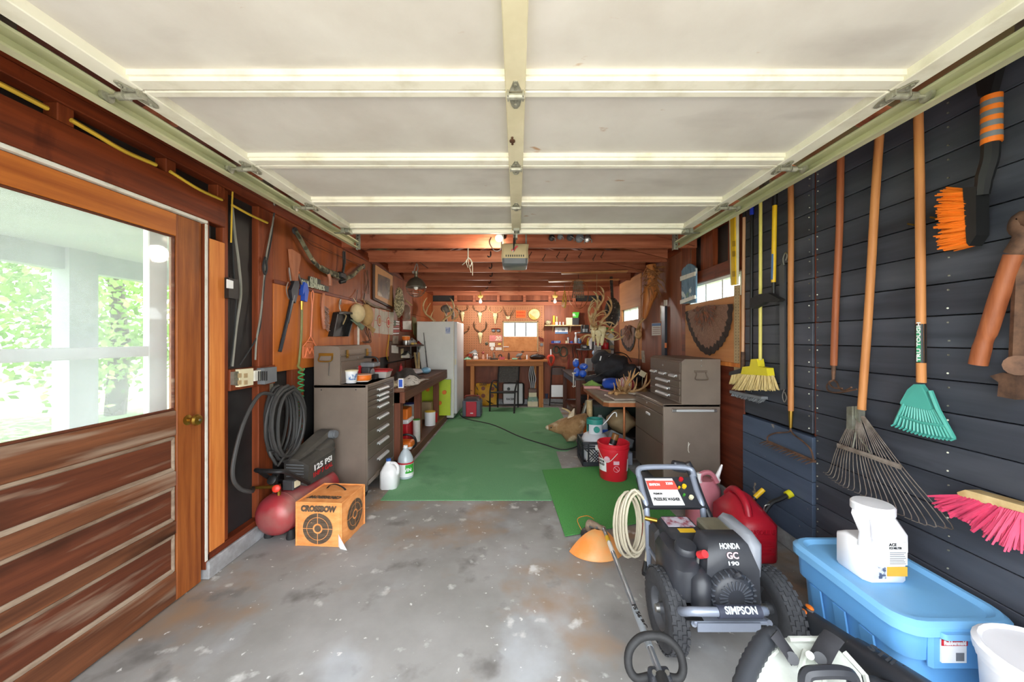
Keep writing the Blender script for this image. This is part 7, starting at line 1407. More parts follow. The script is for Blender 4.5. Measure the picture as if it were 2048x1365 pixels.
for i in range(4): S().tube(cr([c + Vector((0, 0, .15)), c + Vector((-.03 + .006 * i, .01 * i, .0)), c + Vector((-.045 + .02 * i, 0, -.12)), c + Vector((.01, .01 * i, -.15)), c + Vector((.03 - .004 * i, 0, -.02)), c + Vector((.005, 0, .15))], 5), .006, 5).o('strand', 'cable_yellow', t, True)
S().tube([c + Vector((0, 0, .14)), c + Vector((0, .02, .26))], .004, 4).o('hook', 'steel', t)
# antlers and fur cap on the refrigerator
for i, (px, lab, sd_) in enumerate(((868, 'left antler rack on top of the refrigerator', -1), (886, 'right antler rack on top of the refrigerator', 1), (905, 'small antler beside the grey fur on the refrigerator', 1))):
    b = at(px, 641, 6.5); b.z = 1.715; t = T('antler', lab, 'antler', b, group='antlers on the refrigerator'); antler(S(), b, sd_, 1.35 if i < 2 else .8, mixrot(R(-10), R(-10 * sd_), R(15)), r=.015, tines=((.2, .12), (.45, .16), (.7, .13))).o('beam', 'ivory', t, True)
b = at(892, 618, 6.75); t = T('fur_cap', 'grey fur cap with a hanging tail above the refrigerator', 'fur cap', (b.x, b.y, 1.72)); S().sph(b, (.10, .09, .075), 14, 9).o('crown', mat('fur_grey', '#8d8880', .95, c2='#5f5a54', scale=30, bump=.5), t, True); S().tube(cr([b + Vector((.07, 0, 0)), b + Vector((.12, 0, -.05)), b + Vector((.13, -.01, -.15)), b + Vector((.11, -.02, -.2))], 4), [.03] * 9 + [.025, .02, .012, .004], 8).o('tail', 'fur_grey', t, True); S().lathe([(.035, 0), (.025, .06), (.02, .24)], (b.x, b.y, 1.702), 10).o('stand', 'brownw', t, True)

# ---- long-handled tools on the black boards
wood('ash', '#c98a52', '#a5673a', 'z', .5, sc=4); wood('ash_pale', '#d8a884', '#b98a64', 'z', .55, sc=4); wood('ash_dark', '#a5613c', '#7d4226', 'z', .5, sc=4)
mat('straw', '#d9c48c', .9, c2='#b59a5e', scale=60, stretch=(1, 1, .1)); mat('broom_yellow', '#e0cf2e', .45, var=.06); mat('tool_yellow', '#e5b81e', .4, var=.06); mat('rake_green', '#4fa89a', .45, var=.06); mat('pole_yellow', '#d9cb6a', .5, var=.06); mat('wire_old', '#958a80', .6, .3, c2='#6e5f54', scale=20)
def handle(t, pts, r, m, nm='handle'): return S().tube(cr(pts, 5), r, 10).o(nm, m, t, True)
t = T('spirit_level', 'yellow spirit level hanging at the edge of the black wall', 'level', zt(75, 575, .04)); S().poly([zt(62, 180, .02), zt(104, 172, .02), zt(104, 572, .02), zt(70, 577, .02)], (-.02, 0, 0)).o('rail', 'cream', t); S().poly([zt(63, 190, .04), zt(86, 186, .04), zt(90, 573, .04), zt(70, 577, .04)], (-.012, 0, 0)).o('yellow_body', 'tool_yellow', t)
for y in (335, 390, 500): S().poly([zt(68, y, .053), zt(84, y - 2, .053), zt(84, y + 28, .053), zt(69, y + 30, .053)], (-.003, 0, 0)).o('vial', mat('vial', '#b58d1c', .3) if 'vial' not in MT else 'vial', t)
t = T('perforated_strip', 'tan perforated metal strip below the spirit level', 'metal strip', zt(95, 1040)); S().poly([zt(80, 578), zt(110, 574), zt(110, 1042), zt(80, 1040)], (-.006, 0, 0)).o('strip', 'tan', t); s = S()
for i in range(26):
    for x in (87, 102): c = zt(x, 595 + 17 * i, .0065); s.cyl(c, c + Vector((-.001, 0, 0)), .004, n=6)
s.o('holes', 'brownw', t, kind='stuff')
def bristles(t, a0, a1, b0, b1, n, r, m, jit=.008, th=.03):
    s = S()
    for i in range(n):
        f = rr.random(); o = Vector((-rr.random() * th, 0, 0)); p = a0.lerp(a1, f) + o; q = b0.lerp(b1, min(1, max(0, f + rr.uniform(-.03, .03)))) + o * 1.5 + Vector((rr.uniform(-jit, jit), rr.uniform(-jit, jit), rr.uniform(-jit, jit))); s.tube([p, p.lerp(q, .6), q], [r, r, r * .6], 4)
    return s.o('bristles', m, t, kind='stuff')
t = T('broom', 'worn pale-handled short broom beside the spirit level', 'broom', zt(110, 1120), group='brooms'); handle(t, [zt(132, 205, .03), zt(128, 600, .03), zt(124, 950, .03)], .0115, 'ash_pale'); handle(t, [zt(132, 150, .03), zt(132, 205, .03)], .013, 'black', 'grip'); handle(t, [zt(126, 940, .03), zt(124, 1045, .03)], .016, 'rusty', 'ferrule'); S().poly([zt(80, 1050, .01), zt(145, 1030, .01), zt(150, 1055, .01), zt(78, 1068, .01)], (-.045, 0, 0)).o('head', 'darkgrey', t); bristles(t, zt(80, 1065, .015), zt(145, 1055, .015), zt(70, 1115, .015), zt(140, 1110, .015), 90, .004, 'straw')
t = T('push_brush', 'black pole brush with blue grip behind the yellow broom', 'brush', zt(175, 1210)); handle(t, [zt(174, 190, .02), zt(172, 600, .025), zt(170, 1020, .025), zt(172, 1160, .025)], .0105, 'black'); handle(t, [zt(175, 115, .02), zt(174, 192, .02)], .015, mat('grip_blue', '#2440c8', .4), 'grip'); S().poly([zt(85, 1150, .005), zt(262, 1185, .005), zt(262, 1200, .005), zt(85, 1165, .005)], (-.05, 0, 0)).o('head', 'greyplastic', t); bristles(t, zt(85, 1162, .01), zt(262, 1198, .01), zt(85, 1180, .01), zt(245, 1220, .01), 110, .004, 'greyplastic', .004)
t = T('broom', 'yellow-headed straw broom with pale yellow pole', 'broom', zt(220, 1155), group='brooms'); handle(t, [zt(222, 85, .05), zt(221, 500, .05), zt(220, 985, .05)], .0115, 'pole_yellow'); S().poly([zt(205, 980, .02), zt(238, 978, .02), zt(246, 1020, .02), zt(292, 1028, .02), zt(300, 1072, .02), zt(148, 1062, .02), zt(158, 1022, .02), zt(198, 1018, .02)], (-.05, 0, 0)).o('head', 'broom_yellow', t); bristles(t, zt(150, 1062, .025), zt(298, 1070, .025), zt(104, 1145, .02), zt(328, 1150, .02), 260, .0042, 'straw', .008, .045)
t = T('ice_scraper', 'yellow-handled scraper with black triangular head', 'scraper', zt(290, 700)); handle(t, [zt(300, 42, .05), zt(298, 140, .05)], .017, 'black', 'grip'); handle(t, [zt(299, 140, .05), zt(292, 560, .05)], .0145, 'tool_yellow'); handle(t, [zt(293, 555, .05), zt(292, 625, .05)], .012, 'black', 'neck'); S().poly([zt(190, 650, .07), zt(240, 625, .07), zt(290, 618, .07), zt(360, 655, .07), zt(340, 668, .07), zt(270, 670, .07), zt(205, 705, .07), zt(190, 690, .07)], (-.035, 0, 0)).o('head', 'rubber', t); S().poly([zt(284, 405, .065), zt(292, 405, .065), zt(288, 545, .065), zt(280, 545, .065)], (-.003, 0, 0)).o('label_strip', 'band_blue', t)
t = T('bungee_strap', 'grey rubber strap with wire hooks hung on the boards', 'strap', zt(350, 1220)); S().poly([zt(332, 470, .012), zt(350, 455, .012), zt(362, 470, .012), zt(362, 1145, .012), zt(338, 1150, .012)], (-.012, 0, 0)).o('strap', mat('strap_grey', '#53555a', .5, var=.1), t); S().tube(cr([zt(350, 465, .02), zt(346, 430, .02), zt(358, 400, .02), zt(368, 412, .02), zt(360, 440, .02)], 4), .005, 6).o('hook', 'steel', t, True); S().tube(cr([zt(352, 1145, .02), zt(342, 1180, .02), zt(352, 1215, .02), zt(364, 1190, .02), zt(354, 1160, .02)], 4), .004, 6).o('hook', 'steel', t, True)
t = T('bow_rake', 'steel garden bow rake with long ash handle', 'rake', zv(400, 700)); handle(t, [zt(386, 0, .035), zt(388, 300, .04), zt(386, 700, .04), zt(387, 1262, .035)], .0165, 'ash'); S().cyl(zt(387, 1255, .035), zt(386, 1355, .035), .015, .009, 12).o('ferrule', 'brass', t, True); S().tube(cr([zv(368, 350, .035), zv(350, 385, .035), zv(230, 395, .05), zv(165, 425, .06), zv(160, 465, .06), zv(180, 485, .06)], 5), .005, 6).tube(cr([zv(368, 350, .035), zv(390, 400, .035), zv(480, 470, .05), zv(550, 540, .06), zv(580, 640, .06)], 5), .005, 6).o('bow', 'rusty', t, True); a, b = zv(165, 472, .06), zv(595, 655, .06); S().tube([a, b], [(.006, .009)] * 2, 6).o('head_bar', 'rusty', t)
for k in range(14): p = a.lerp(b, k / 13); S().tube(cr([p, p + Vector((-.03, 0, -.004)), p + Vector((-.07, -.012, -.012))], 3), [.0045, .0045, .004, .004, .003, .002, .001], 5).o('tine', 'rusty', t)
t = T('cultivator', 'hand cultivator with curled steel tines and dark handle', 'cultivator', zu(150, 1340)); handle(t, [zu(155, 395, .04), zu(150, 700, .04), zu(135, 1020, .04), zu(128, 1235, .035)], .0165, 'ash_dark'); S().cyl(zu(128, 1228, .035), zu(126, 1295, .035), .012, .007, 10).o('ferrule', 'rusty', t, True)
for pts in ([(126, 1290), (102, 1310), (110, 1332), (150, 1338), (215, 1325)], [(126, 1290), (140, 1300), (150, 1322), (170, 1330), (195, 1318)], [(126, 1290), (110, 1300), (128, 1320), (160, 1322)]): S().tube(cr([zu(x, y, .035 + .02 * i) for i, (x, y) in enumerate(pts)], 5), .0045, 6).o('tine', 'rusty', t, True)
t = T('leaf_rake', 'wire leaf rake with wide rusty fan and long handle', 'rake', zv(1300, 1200), group='leaf rakes'); handle(t, [zu(305, 310, .04), zu(285, 600, .045), zu(262, 1000, .045), zu(236, 1365, .05), zv(1020, 165, .05)], .0175, 'ash'); S().poly([zv(948, 155, .03), zv(1000, 150, .03), zv(998, 360, .03), zv(945, 355, .03)], (-.04, 0, 0)).poly([zv(1010, 150, .03), zv(1050, 150, .03), zv(1045, 300, .03), zv(1005, 250, .03)], (-.03, 0, 0)).o('socket', 'galv', t)
tips = cr([zv(720, 740, .03), zv(800, 810, .04), zv(900, 870, .05), zv(1060, 940, .06), zv(1200, 1000, .06), zv(1400, 1110, .06), zv(1600, 1190, .055), zv(1830, 1225, .05)], 3)
for k, p in enumerate(tips): b_ = zv(935 + 5 * k, 250 + (20 if 6 < k < 15 else -10), .05); md = b_.lerp(p, .55) + Vector((-.012, 0, 0)); S().tube(cr([b_, md, p, p + Vector((-.05, -.02, .0))], 4), .0019, 5).o('tine', 'wire_old', t, True)
S().tube([zv(795, 505, .075), zv(1080, 600, .085), zv(1375, 705, .075)], [(.004, .013)] * 3, 6).o('cross_bar', 'wire_old', t); S().tube(cr([zv(985, 365, .05), zv(1000, 440, .06), zv(1060, 520, .075), zv(1120, 630, .08)], 4), .004, 5).tube(cr([zv(960, 365, .05), zv(955, 430, .06), zv(925, 550, .075)], 4), .004, 5).o('brace_wire', 'galv', t, True)
t = T('leaf_rake', 'teal plastic leaf rake with orange wooden handle', 'rake', zv(1600, 450), group='leaf rakes'); handle(t, [zu(447, 215, .05), zu(455, 600, .05), zu(458, 1000, .05), zu(460, 1300, .05)], .0165, 'ash'); S().cyl(zu(458, 1078, .05), zu(459, 1225, .05), .0172, n=14).o('label_sleeve', 'black', t, True); S().poly([zu(443, 1085, .068), zu(457, 1083, .069), zu(458, 1220, .069), zu(444, 1222, .068)], (-.003, 0, 0)).o('green_label', mat('lab_green', '#3fae7a', .4), t); text('TRU TOUGH', .035, 'white', t, zu(450, 1150, .0725), (R(90), R(90), R(-90)), wx=.20) if False else None
_tx = text('TRU TOUGH', .02, 'white', t, zu(450, 1145, .0725), (R(0), R(-90), 0), wx=.17)
S().poly([zv(1530, -50, .03), zv(1590, -50, .03), zv(1640, 20, .03), zv(1695, 175, .035), zv(1670, 188, .035), zv(1410, 135, .035), zv(1405, 115, .035), zv(1470, 0, .03)], (-.02, 0, 0)).o('head_plate', 'rake_green', t)
for k in range(16): f = k / 15; a = zv(1408 + 292 * f, 128 + 55 * f, .045); b = zv(1318 + 540 * f, 315 + 130 * f + 22 * math.sin(PI * f), .055); S().tube([a, a.lerp(b, .55), b, b + Vector((-.02, -.004, -.006))], [(.006, .004), (.007, .004), (.008, .004), (.004, .003)], 6).o('tine', 'rake_green', t)
S().tube([zv(1362, 240, .055), zv(1560, 300, .06), zv(1775, 330, .055)], [(.004, .006)] * 3, 6).tube([zv(1405, 125, .05), zv(1320, 312, .05)], .008, 6).tube([zv(1640, 10, .05), zv(1710, 185, .05), zv(1850, 440, .05)], .009, 6).o('rib', 'rake_green', t)
t = T('snow_brush', 'orange and black snow brush with striped foam grip', 'snow brush', zu(640, 800)); S().poly([zu(640, 95, .05), zu(700, 70, .05), zu(790, 30, .05), zu(780, 100, .05), zu(750, 215, .05), zu(705, 215, .05), zu(690, 140, .05)], (-.03, 0, 0)).o('scraper_head', 'black', t)
for k in range(9): S().cyl(zu(727, 212 + 20 * k, .06), zu(726, 232 + 20 * k, .06), .027, n=14).o('foam_ring', 'orange' if k % 2 == 0 else 'greyplastic', t, True)
S().tube(cr([zu(723, 385, .06), zu(720, 450, .06), zu(700, 520, .06), zu(690, 590, .06)], 4), [.024] * 9 + [.022, .022, .02, .02], 8).o('neck', 'black', t, True); S().poly([zu(665, 560, .03), zu(718, 555, .03), zu(718, 740, .03), zu(690, 782, .03), zu(680, 770, .03)], (-.05, 0, 0)).o('brush_back', 'black', t); bristles(t, zu(683, 572, .03), zu(683, 775, .03), zu(585, 570, .03), zu(588, 795, .03), 420, .0045, 'orange', .012, .045)
t = T('bolt_cutter', 'old iron bolt cutter with worn wooden handle', 'bolt cutter', zu(680, 1235)); handle(t, [zu(812, 815, .05), zu(760, 960, .055), zu(715, 1100, .055), zu(695, 1150, .055), zu(675, 1232, .055)], [.026] * 12 + [.024] * 4 + [.026] * 5, 'ash_dark'); S().tube(cr([zu(800, 810, .05), zu(825, 770, .05), zu(840, 735, .05), zu(818, 710, .05), zu(835, 675, .05), zu(880, 690, .05)], 4), [(.012, .024)] * 21, 8).o('jaw', 'rusty', t, True)
t = T('iron_jack', 'rusty iron jack bar with jawed foot at the wall edge', 'jack', zu(830, 1360)); S().tube([zu(850, 720, .03), zu(838, 1000, .03), zu(828, 1225, .03)], .022, 8).o('bar', 'rusty', t, True); S().poly([zu(770, 1275, .02), zu(820, 1262, .02), zu(870, 1270, .02), zu(870, 1365, .02), zu(800, 1352, .02), zu(805, 1300, .02)], (-.05, 0, 0)).o('foot', 'rusty', t); S().cyl(zu(828, 1235, .0), zu(828, 1235, .07), .035, n=14).o('pivot', 'rusty', t, True)
def zw(x, y, off=0.0): return RW(1400 + x / 2.935, 900 + y / 2.935, off)
t = T('push_broom', 'push broom head with bright pink bristles on the black wall', 'broom head', zw(1750, 500)); S().poly([zw(1590, 250, .03), zw(1640, 235, .03), zw(1990, 330, .03), zw(1990, 375, .03), zw(1600, 275, .03)], (-.055, 0, 0)).o('wooden_block', 'ivory', t); bristles(t, zw(1600, 270, .03), zw(1990, 372, .03), zw(1470, 300, .03), zw(1960, 580, .03), 520, .0055, mat('bristle_pink', '#e0466e', .6, var=.15), .02, .055)
for x, y, lab in ((410, 698, 'left brass screw hook in the black boards'), (495, 673, 'right brass screw hook in the black boards')): S().tube([zu(x, y, .0), zu(x, y, .03), zu(x + 22, y + 4, .03)], .004, 5).o('screw_hook', 'brass', tag=tagd(lab, 'hook', 'brass hooks'))
# ================================================================ FRONT RIGHT: tote, jug, gas cans, pressure washer, trimmer, blower
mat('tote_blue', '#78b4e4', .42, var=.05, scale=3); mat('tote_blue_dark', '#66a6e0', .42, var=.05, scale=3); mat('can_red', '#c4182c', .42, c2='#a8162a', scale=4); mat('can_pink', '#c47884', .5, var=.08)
def rr_ring(x0, x1, y0, y1, z, c=.06, n=5):
    P = []
    for cx_, cy_, a0 in ((x1 - c, y0 + c, -90), (x1 - c, y1 - c, 0), (x0 + c, y1 - c, 90), (x0 + c, y0 + c, 180)):
        for k in range(n): a = R(a0 + 90 * k / (n - 1)); P.append((cx_ + c * math.cos(a), cy_ + c * math.sin(a), z))
    return P
t = T('storage_tote', 'large blue plastic storage tote with lid against the black wall', 'storage tote', (1.54, 1.52, 0))
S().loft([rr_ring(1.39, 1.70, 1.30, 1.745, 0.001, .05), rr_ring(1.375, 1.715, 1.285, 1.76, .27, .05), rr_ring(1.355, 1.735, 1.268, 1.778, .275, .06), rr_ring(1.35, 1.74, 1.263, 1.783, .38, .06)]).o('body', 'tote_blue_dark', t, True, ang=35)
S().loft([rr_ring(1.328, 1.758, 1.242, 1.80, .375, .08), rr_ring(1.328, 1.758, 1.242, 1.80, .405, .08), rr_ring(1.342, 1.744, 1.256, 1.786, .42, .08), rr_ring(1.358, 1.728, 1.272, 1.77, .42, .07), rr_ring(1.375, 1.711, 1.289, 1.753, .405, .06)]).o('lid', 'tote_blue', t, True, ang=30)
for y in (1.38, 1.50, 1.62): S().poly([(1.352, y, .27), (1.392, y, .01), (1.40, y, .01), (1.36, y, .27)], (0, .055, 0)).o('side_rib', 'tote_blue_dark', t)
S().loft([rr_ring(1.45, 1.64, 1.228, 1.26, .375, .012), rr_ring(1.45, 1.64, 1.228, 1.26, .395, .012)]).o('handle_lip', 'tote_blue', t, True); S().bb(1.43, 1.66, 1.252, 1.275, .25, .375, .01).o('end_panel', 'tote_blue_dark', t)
S().bb(1.46, 1.545, 1.2455, 1.2515, .285, .365).o('label_card', 'white', t); S().bb(1.458, 1.547, 1.244, 1.2455, .345, .366).o('red_heading', 'red', t); text('Rubbermaid', .02, 'white', t, (1.5025, 1.243, .355), TXF, wx=.075); S().bb(1.508, 1.536, 1.2445, 1.2455, .292, .32).o('barcode', 'greyplastic', t)
t = T('ice_melt_jug', 'white ice melter jug standing on the blue tote lid', 'jug', (1.51, 1.55, .406)); J = .4065; mat('jug_white', '#ececf0', .4, var=.02)
S().loft([ring(1.424, 1.59, 1.475, 1.625, J, .02), ring(1.42, 1.595, 1.47, 1.63, J + .012, .02), ring(1.42, 1.595, 1.47, 1.63, J + .13, .02), ring(1.432, 1.592, 1.475, 1.60, J + .15, .02)]).o('body', 'jug_white', t, True, ang=50)
S().loft([ring(1.492, 1.595, 1.471, 1.58, J + .125, .008), ring(1.492, 1.595, 1.472, 1.59, J + .19, .008), ring(1.46, 1.575, 1.49, 1.60, J + .262, .03)]).o('shoulder', 'jug_white', t, True, ang=50); S().loft([ring(1.421, 1.462, 1.475, 1.53, J + .12, .012), ring(1.423, 1.452, 1.478, 1.52, J + .19, .012), ring(1.436, 1.47, 1.50, 1.57, J + .245, .012), ring(1.45, 1.50, 1.505, 1.58, J + .262, .012)]).o('handle', 'jug_white', t, True, ang=50)
S().lathe([(.06, 0), (.072, .003), (.072, .03), (.066, .037), (.001, .04)], (1.515, 1.545, J + .258), 26).o('cap', 'jug_white', t, True)
S().bb(1.502, 1.582, 1.4685, 1.4705, J + .075, J + .168).o('paper_label', 'white', t); S().bb(1.50, 1.582, 1.4685, 1.47, J + .03, J + .068).o('yellow_label', mat('lab_yellow', '#d9a93a', .5), t); S().bb(1.445, 1.496, 1.4685, 1.47, J + .02, J + .075).o('usage_label', mat('lab_grey', '#c9ccd6', .5, c2='#4a5268', scale=40, lo=.42, hi=.5), t)
text('ACE', .016, 'black', t, (1.522, 1.468, J + .158), TXF); text('ICE MELTER', .012, 'black', t, (1.533, 1.468, J + .144), TXF, wx=.05)
ln = S()
for i in range(7): ln.bb(1.51, 1.576 - .004 * (i % 3), 1.4678, 1.4684, J + .08 + i * .0075, J + .0825 + i * .0075)
ln.o('fine_print', 'greyplastic', t, kind='stuff')
t = T('gas_can', 'red plastic gasoline can with embossed lettering', 'gas can', (1.52, 2.43, 0))
S().loft([ring(1.41, 1.62, 2.25, 2.61, .002, .03), ring(1.40, 1.63, 2.24, 2.62, .015, .03), ring(1.40, 1.63, 2.24, 2.62, .23, .03), ring(1.42, 1.61, 2.27, 2.60, .265, .04), ring(1.455, 1.58, 2.36, 2.56, .325, .04), ring(1.465, 1.57, 2.40, 2.54, .345, .03)]).o('body', 'can_red', t, True, ang=50)
S().tube(cr([(1.47, 2.30, .27), (1.475, 2.33, .33), (1.48, 2.40, .37), (1.49, 2.50, .365), (1.495, 2.58, .30)], 5), .024, 10).o('handle', 'can_red', t, True); text('GASOLINE', .04, 'can_red', t, (1.515, 2.239, .20), TXF, wx=.17, ext=.003)
for i in range(5): S().bb(1.44, 1.59 - .02 * (i % 2), 2.2365, 2.24, .15 - i * .022, .158 - i * .022).o('embossed_line', 'can_red', t)
t = T('gas_can', 'faded pink gas can with white spout behind the red one', 'gas can', (1.42, 2.74, 0), group='gas cans')
S().loft([ring(1.30, 1.52, 2.66, 2.84, .002, .04), ring(1.30, 1.52, 2.66, 2.84, .27, .04), ring(1.34, 1.48, 2.68, 2.82, .34, .04)]).o('body', 'can_pink', t, True, ang=50); S().tube(cr([(1.36, 2.70, .33), (1.37, 2.70, .39), (1.44, 2.70, .40), (1.49, 2.70, .33)], 4), .018, 8).o('handle', 'can_pink', t, True); S().cyl((1.36, 2.70, .33), (1.355, 2.70, .40), .018, n=10).o('vent_cap', 'white', t, True); S().lathe([(.03, 0), (.03, .02), (.016, .03), (.011, .10), (.006, .13)], (1.49, 2.72, .335), 12, (0, R(22), 0)).o('spout', 'white', t, True)
t = T('pour_spout', 'yellow spout standing behind the red gas can', 'spout', (1.66, 2.5, .2)); S().cyl((1.635, 2.50, .30), (1.70, 2.50, .36), .016, n=10).o('tube', 'tool_yellow', t, True); S().cyl((1.60, 2.50, .265), (1.64, 2.50, .305), .02, n=10).o('collar', 'black', t, True)
t = T('pour_spout', 'black angled spout with yellow cap at the blue boards', 'spout', (1.68, 2.35, .2)); S().tube(cr([(1.61, 2.36, .27), (1.655, 2.36, .33), (1.71, 2.36, .355), (1.765, 2.36, .385)], 4), .014, 8).o('tube', 'black', t, True); S().cyl((1.755, 2.36, .38), (1.785, 2.36, .395), .024, n=12).o('cap', mat('cap_yellow', '#d8cf1e', .4), t, True); S().tube(cr([(1.60, 2.35, .27), (1.60, 2.34, .32), (1.63, 2.34, .33)], 3), .004, 5).o('bail', 'steel', t)
S().lathe([(.09, 0), (.115, .004), (.12, .016), (.115, .018), (.10, .008), (.001, .008)], fl(1308, 1066, .004), 26).o('red_disc', 'red', smooth=True, tag=tagd('round red plastic lid lying on the floor behind the washer', 'lid'))
# white pail at the frame edge
c = Vector((1.58, 1.055, 0)); t = T('white_pail', 'white lidded plastic pail at the near end of the tote', 'pail', c); S().lathe([(.125, .001), (.13, .01), (.15, .40), (.156, .402), (.156, .42)], c, 28).o('pail', 'jug_white', t, True); S().lathe([(.15, .42), (.162, .422), (.163, .445), (.15, .455), (.14, .445), (.001, .443)], c, 28).o('lid', 'jug_white', t, True); S().tube(cr([c + Vector((-.158, -.02, .40)), c + Vector((-.17, -.06, .30)), c + Vector((-.10, -.15, .22))], 5), .004, 6).o('bail_wire', 'white_old', t, True); text('LD', .07, 'red', t, c + Vector((-.06, -.137, .30)), (R(90), 0, R(-22)))

# ---- pressure washer
mat('washer_grey', '#8e96a6', .35, .3, var=.05); mat('engine_black', '#2e3036', .42, var=.12); mat('tire', '#2f3034', .8, c2='#3c3d40', scale=40)
t = T('pressure_washer', 'gas pressure washer with grey tube frame and pneumatic tires', 'pressure washer', (.93, 1.75, 0))
for xc_ in (.68, 1.17):
    s = S().lathe([(.085, -.035), (.11, -.04), (.145, -.042), (.16, -.034), (.166, -.015), (.166, .015), (.16, .034), (.145, .042), (.11, .04), (.085, .035)], (xc_, 1.66, .167), 32, (0, R(90), 0), cap=False); w = s.o('tire', 'tire', t, True); k = S()
    for i in range(30):
        for j, xo in enumerate((-.028, -.010, .010, .028)): a = 2 * PI * (i + .5 * (j % 2)) / 30; k.box((xc_ + xo, 1.66 + .167 * math.cos(a), .167 + .167 * math.sin(a)), (.014, .022, .006), (a + R(90), 0, 0))
    k.o('tread_blocks', 'tire', w, kind='stuff'); S().lathe([(.001, -.030), (.022, -.030), (.026, -.010), (.07, -.006), (.08, -.028), (.089, -.036), (.092, .03), (.001, .03)], (xc_, 1.66, .167), 24, (0, R(90), 0)).o('rim', mat('rim_grey', '#5c5e63', .45, .3) if 'rim_grey' not in MT else 'rim_grey', w, True); S().lathe([(.001, -.048), (.016, -.046), (.018, -.03)], (xc_, 1.66, .167), 12, (0, R(90), 0)).o('hub', 'steel', w, True)
S().cyl((.64, 1.66, .167), (1.21, 1.66, .167), .010, n=8).o('axle', 'steel', t)
S().bb(.72, 1.02, 1.47, 2.02, .235, .25, .004).bb(.73, .985, 1.463, 1.47, .215, .25).o('base_plate', 'washer_grey', t)
for xs_ in (.725, 1.035): S().tube(cr([(xs_ + (.0 if xs_ < 1 else 0), 2.0, .06), (xs_, 2.0, .25), (xs_ - .01, 2.0, .46), (xs_ - .015, 2.06, .54), (xs_ - .01, 2.12, .60)], 4), .016, 10).tube([(xs_, 2.0, .08), (xs_ + .01, 1.5, .22)], .014, 8).o('upright', 'washer_grey', t, True)
S().tube(cr([(.71, 2.11, .595), (.715, 2.135, .625), (.75, 2.145, .638), (.87, 2.15, .64), (.99, 2.145, .638), (1.03, 2.135, .625), (1.03, 2.11, .595)], 5), .016, 10).o('handle', 'washer_grey', t, True)
S().poly([(.695, 1.985, .475), (1.045, 1.985, .475), (1.035, 2.12, .59), (.70, 2.12, .59)], (0, .015, -.018)).o('panel', 'engine_black', t); tl_ = math.atan2(.115, .135)
def pp(u, v, o=.003): return Vector((.695 + .345 * u, 1.985 + .135 * v, .475 + .115 * v)) + Vector((0, -.65, .76)) * o
S().poly([pp(.16, .06), pp(.66, .06), pp(.60, .94), pp(.14, .94)], (0, -.001, .0012)).o('decal', 'white', t); S().poly([pp(.155, .56, .0045), pp(.64, .56, .0045), pp(.615, .86, .0045), pp(.145, .86, .0045)], (0, -.001, .0012)).o('red_band', mat('band_red', '#d8574a', .5), t)
q = [pp(.27 + .115 * math.cos(a), .72 + .15 * math.sin(a), .006) for a in [2 * PI * k / 24 for k in range(24)]]; S().add(q, [list(range(24))]).o('oval_logo', 'black', t); text('SIMPSON', .02, 'white', t, pp(.27, .72, .0075), (tl_, 0, 0), wx=.06); text('PRESSURE WASHER', .024, 'black', t, pp(.40, .24, .006), (tl_, 0, 0), wx=.145); text('PREMIUM', .014, 'black', t, pp(.28, .42, .006), (tl_, 0, 0), wx=.05); text('3200', .02, 'white', t, pp(.52, .76, .0065), (tl_, 0, 0), wx=.04)
for u, v, m in ((.74, .9, 'red'), (.75, .66, 'tool_yellow'), (.80, .30, 'cream'), (.66, .62, 'tool_yellow'), (.70, .38, 'green')): c = pp(u, v, .0); S().cyl(c, c + Vector((0, -.010, .012)), .012 if u > .72 else .006, n=12).o('nozzle_tip', m, t, True)
S().tube(cr([(1.01, 2.16, .66), (1.035, 2.14, .60), (1.06, 2.06, .46), (1.09, 1.97, .34)], 5), [.024] * 6 + [.02] * 10, 10).o('spray_gun', 'engine_black', t, True); S().box((.97, 2.17, .635), (.09, .05, .06), (0, R(10), 0), bev=.015, seg=2).o('gun_trigger_guard', 'engine_black', t)
# front bar
S().tube(cr([(.70, 1.56, .235), (.685, 1.50, .27), (.70, 1.455, .305), (.76, 1.44, .315), (.92, 1.44, .315), (.985, 1.45, .31), (1.01, 1.49, .28), (1.0, 1.56, .235)], 5), .017, 10).o('front_bar', 'washer_grey', t, True); S().cyl((.795, 1.44, .315), (.965, 1.44, .315), .0235, n=16).o('bar_grip', mat('grip_slate', '#3d4152', .6), t, True); text('SIMPSON', .034, mat('print_white', '#d5dde2', .5), t, (.88, 1.4235, .331), (R(55), 0, 0), wx=.125, ext=.002)
# engine
E = [(.815, 1.555, .25), (1.03, 1.555, .25)]
S().loft([[(.80, 1.555, .255), (1.045, 1.555, .255), (1.045, 1.70, .255), (.80, 1.70, .255)], [(.81, 1.545, .41), (1.035, 1.545, .41), (1.035, 1.70, .41), (.81, 1.70, .41)], [(.835, 1.585, .50), (1.01, 1.585, .50), (1.01, 1.69, .505), (.835, 1.69, .505)], [(.85, 1.62, .515), (1.0, 1.62, .515), (1.0, 1.68, .515), (.85, 1.68, .515)]]).o('cowl', 'engine_black', t, True, ang=50)
fc = Vector((.905, 1.55, .328)); fs = S().lathe([(.09, 0), (.092, .012), (.087, .035), (.072, .05), (.03, .055), (.001, .056)], fc, 28, (R(90), 0, 0)); fg = fs.o('recoil_cover', 'engine_black', t, True); k = S()
for i in range(24): a = 2 * PI * i / 24; k.box(fc + Vector((.052 * math.cos(a), -.053, .052 * math.sin(a))), (.034, .008, .004), (0, -a, 0)); k.box(fc + Vector((.086 * math.cos(a), -.026, .086 * math.sin(a))), (.016, .03, .006), (0, -a, 0))
k.o('cooling_fins', mat('fin', '#4c5058', .5), fg, kind='stuff')
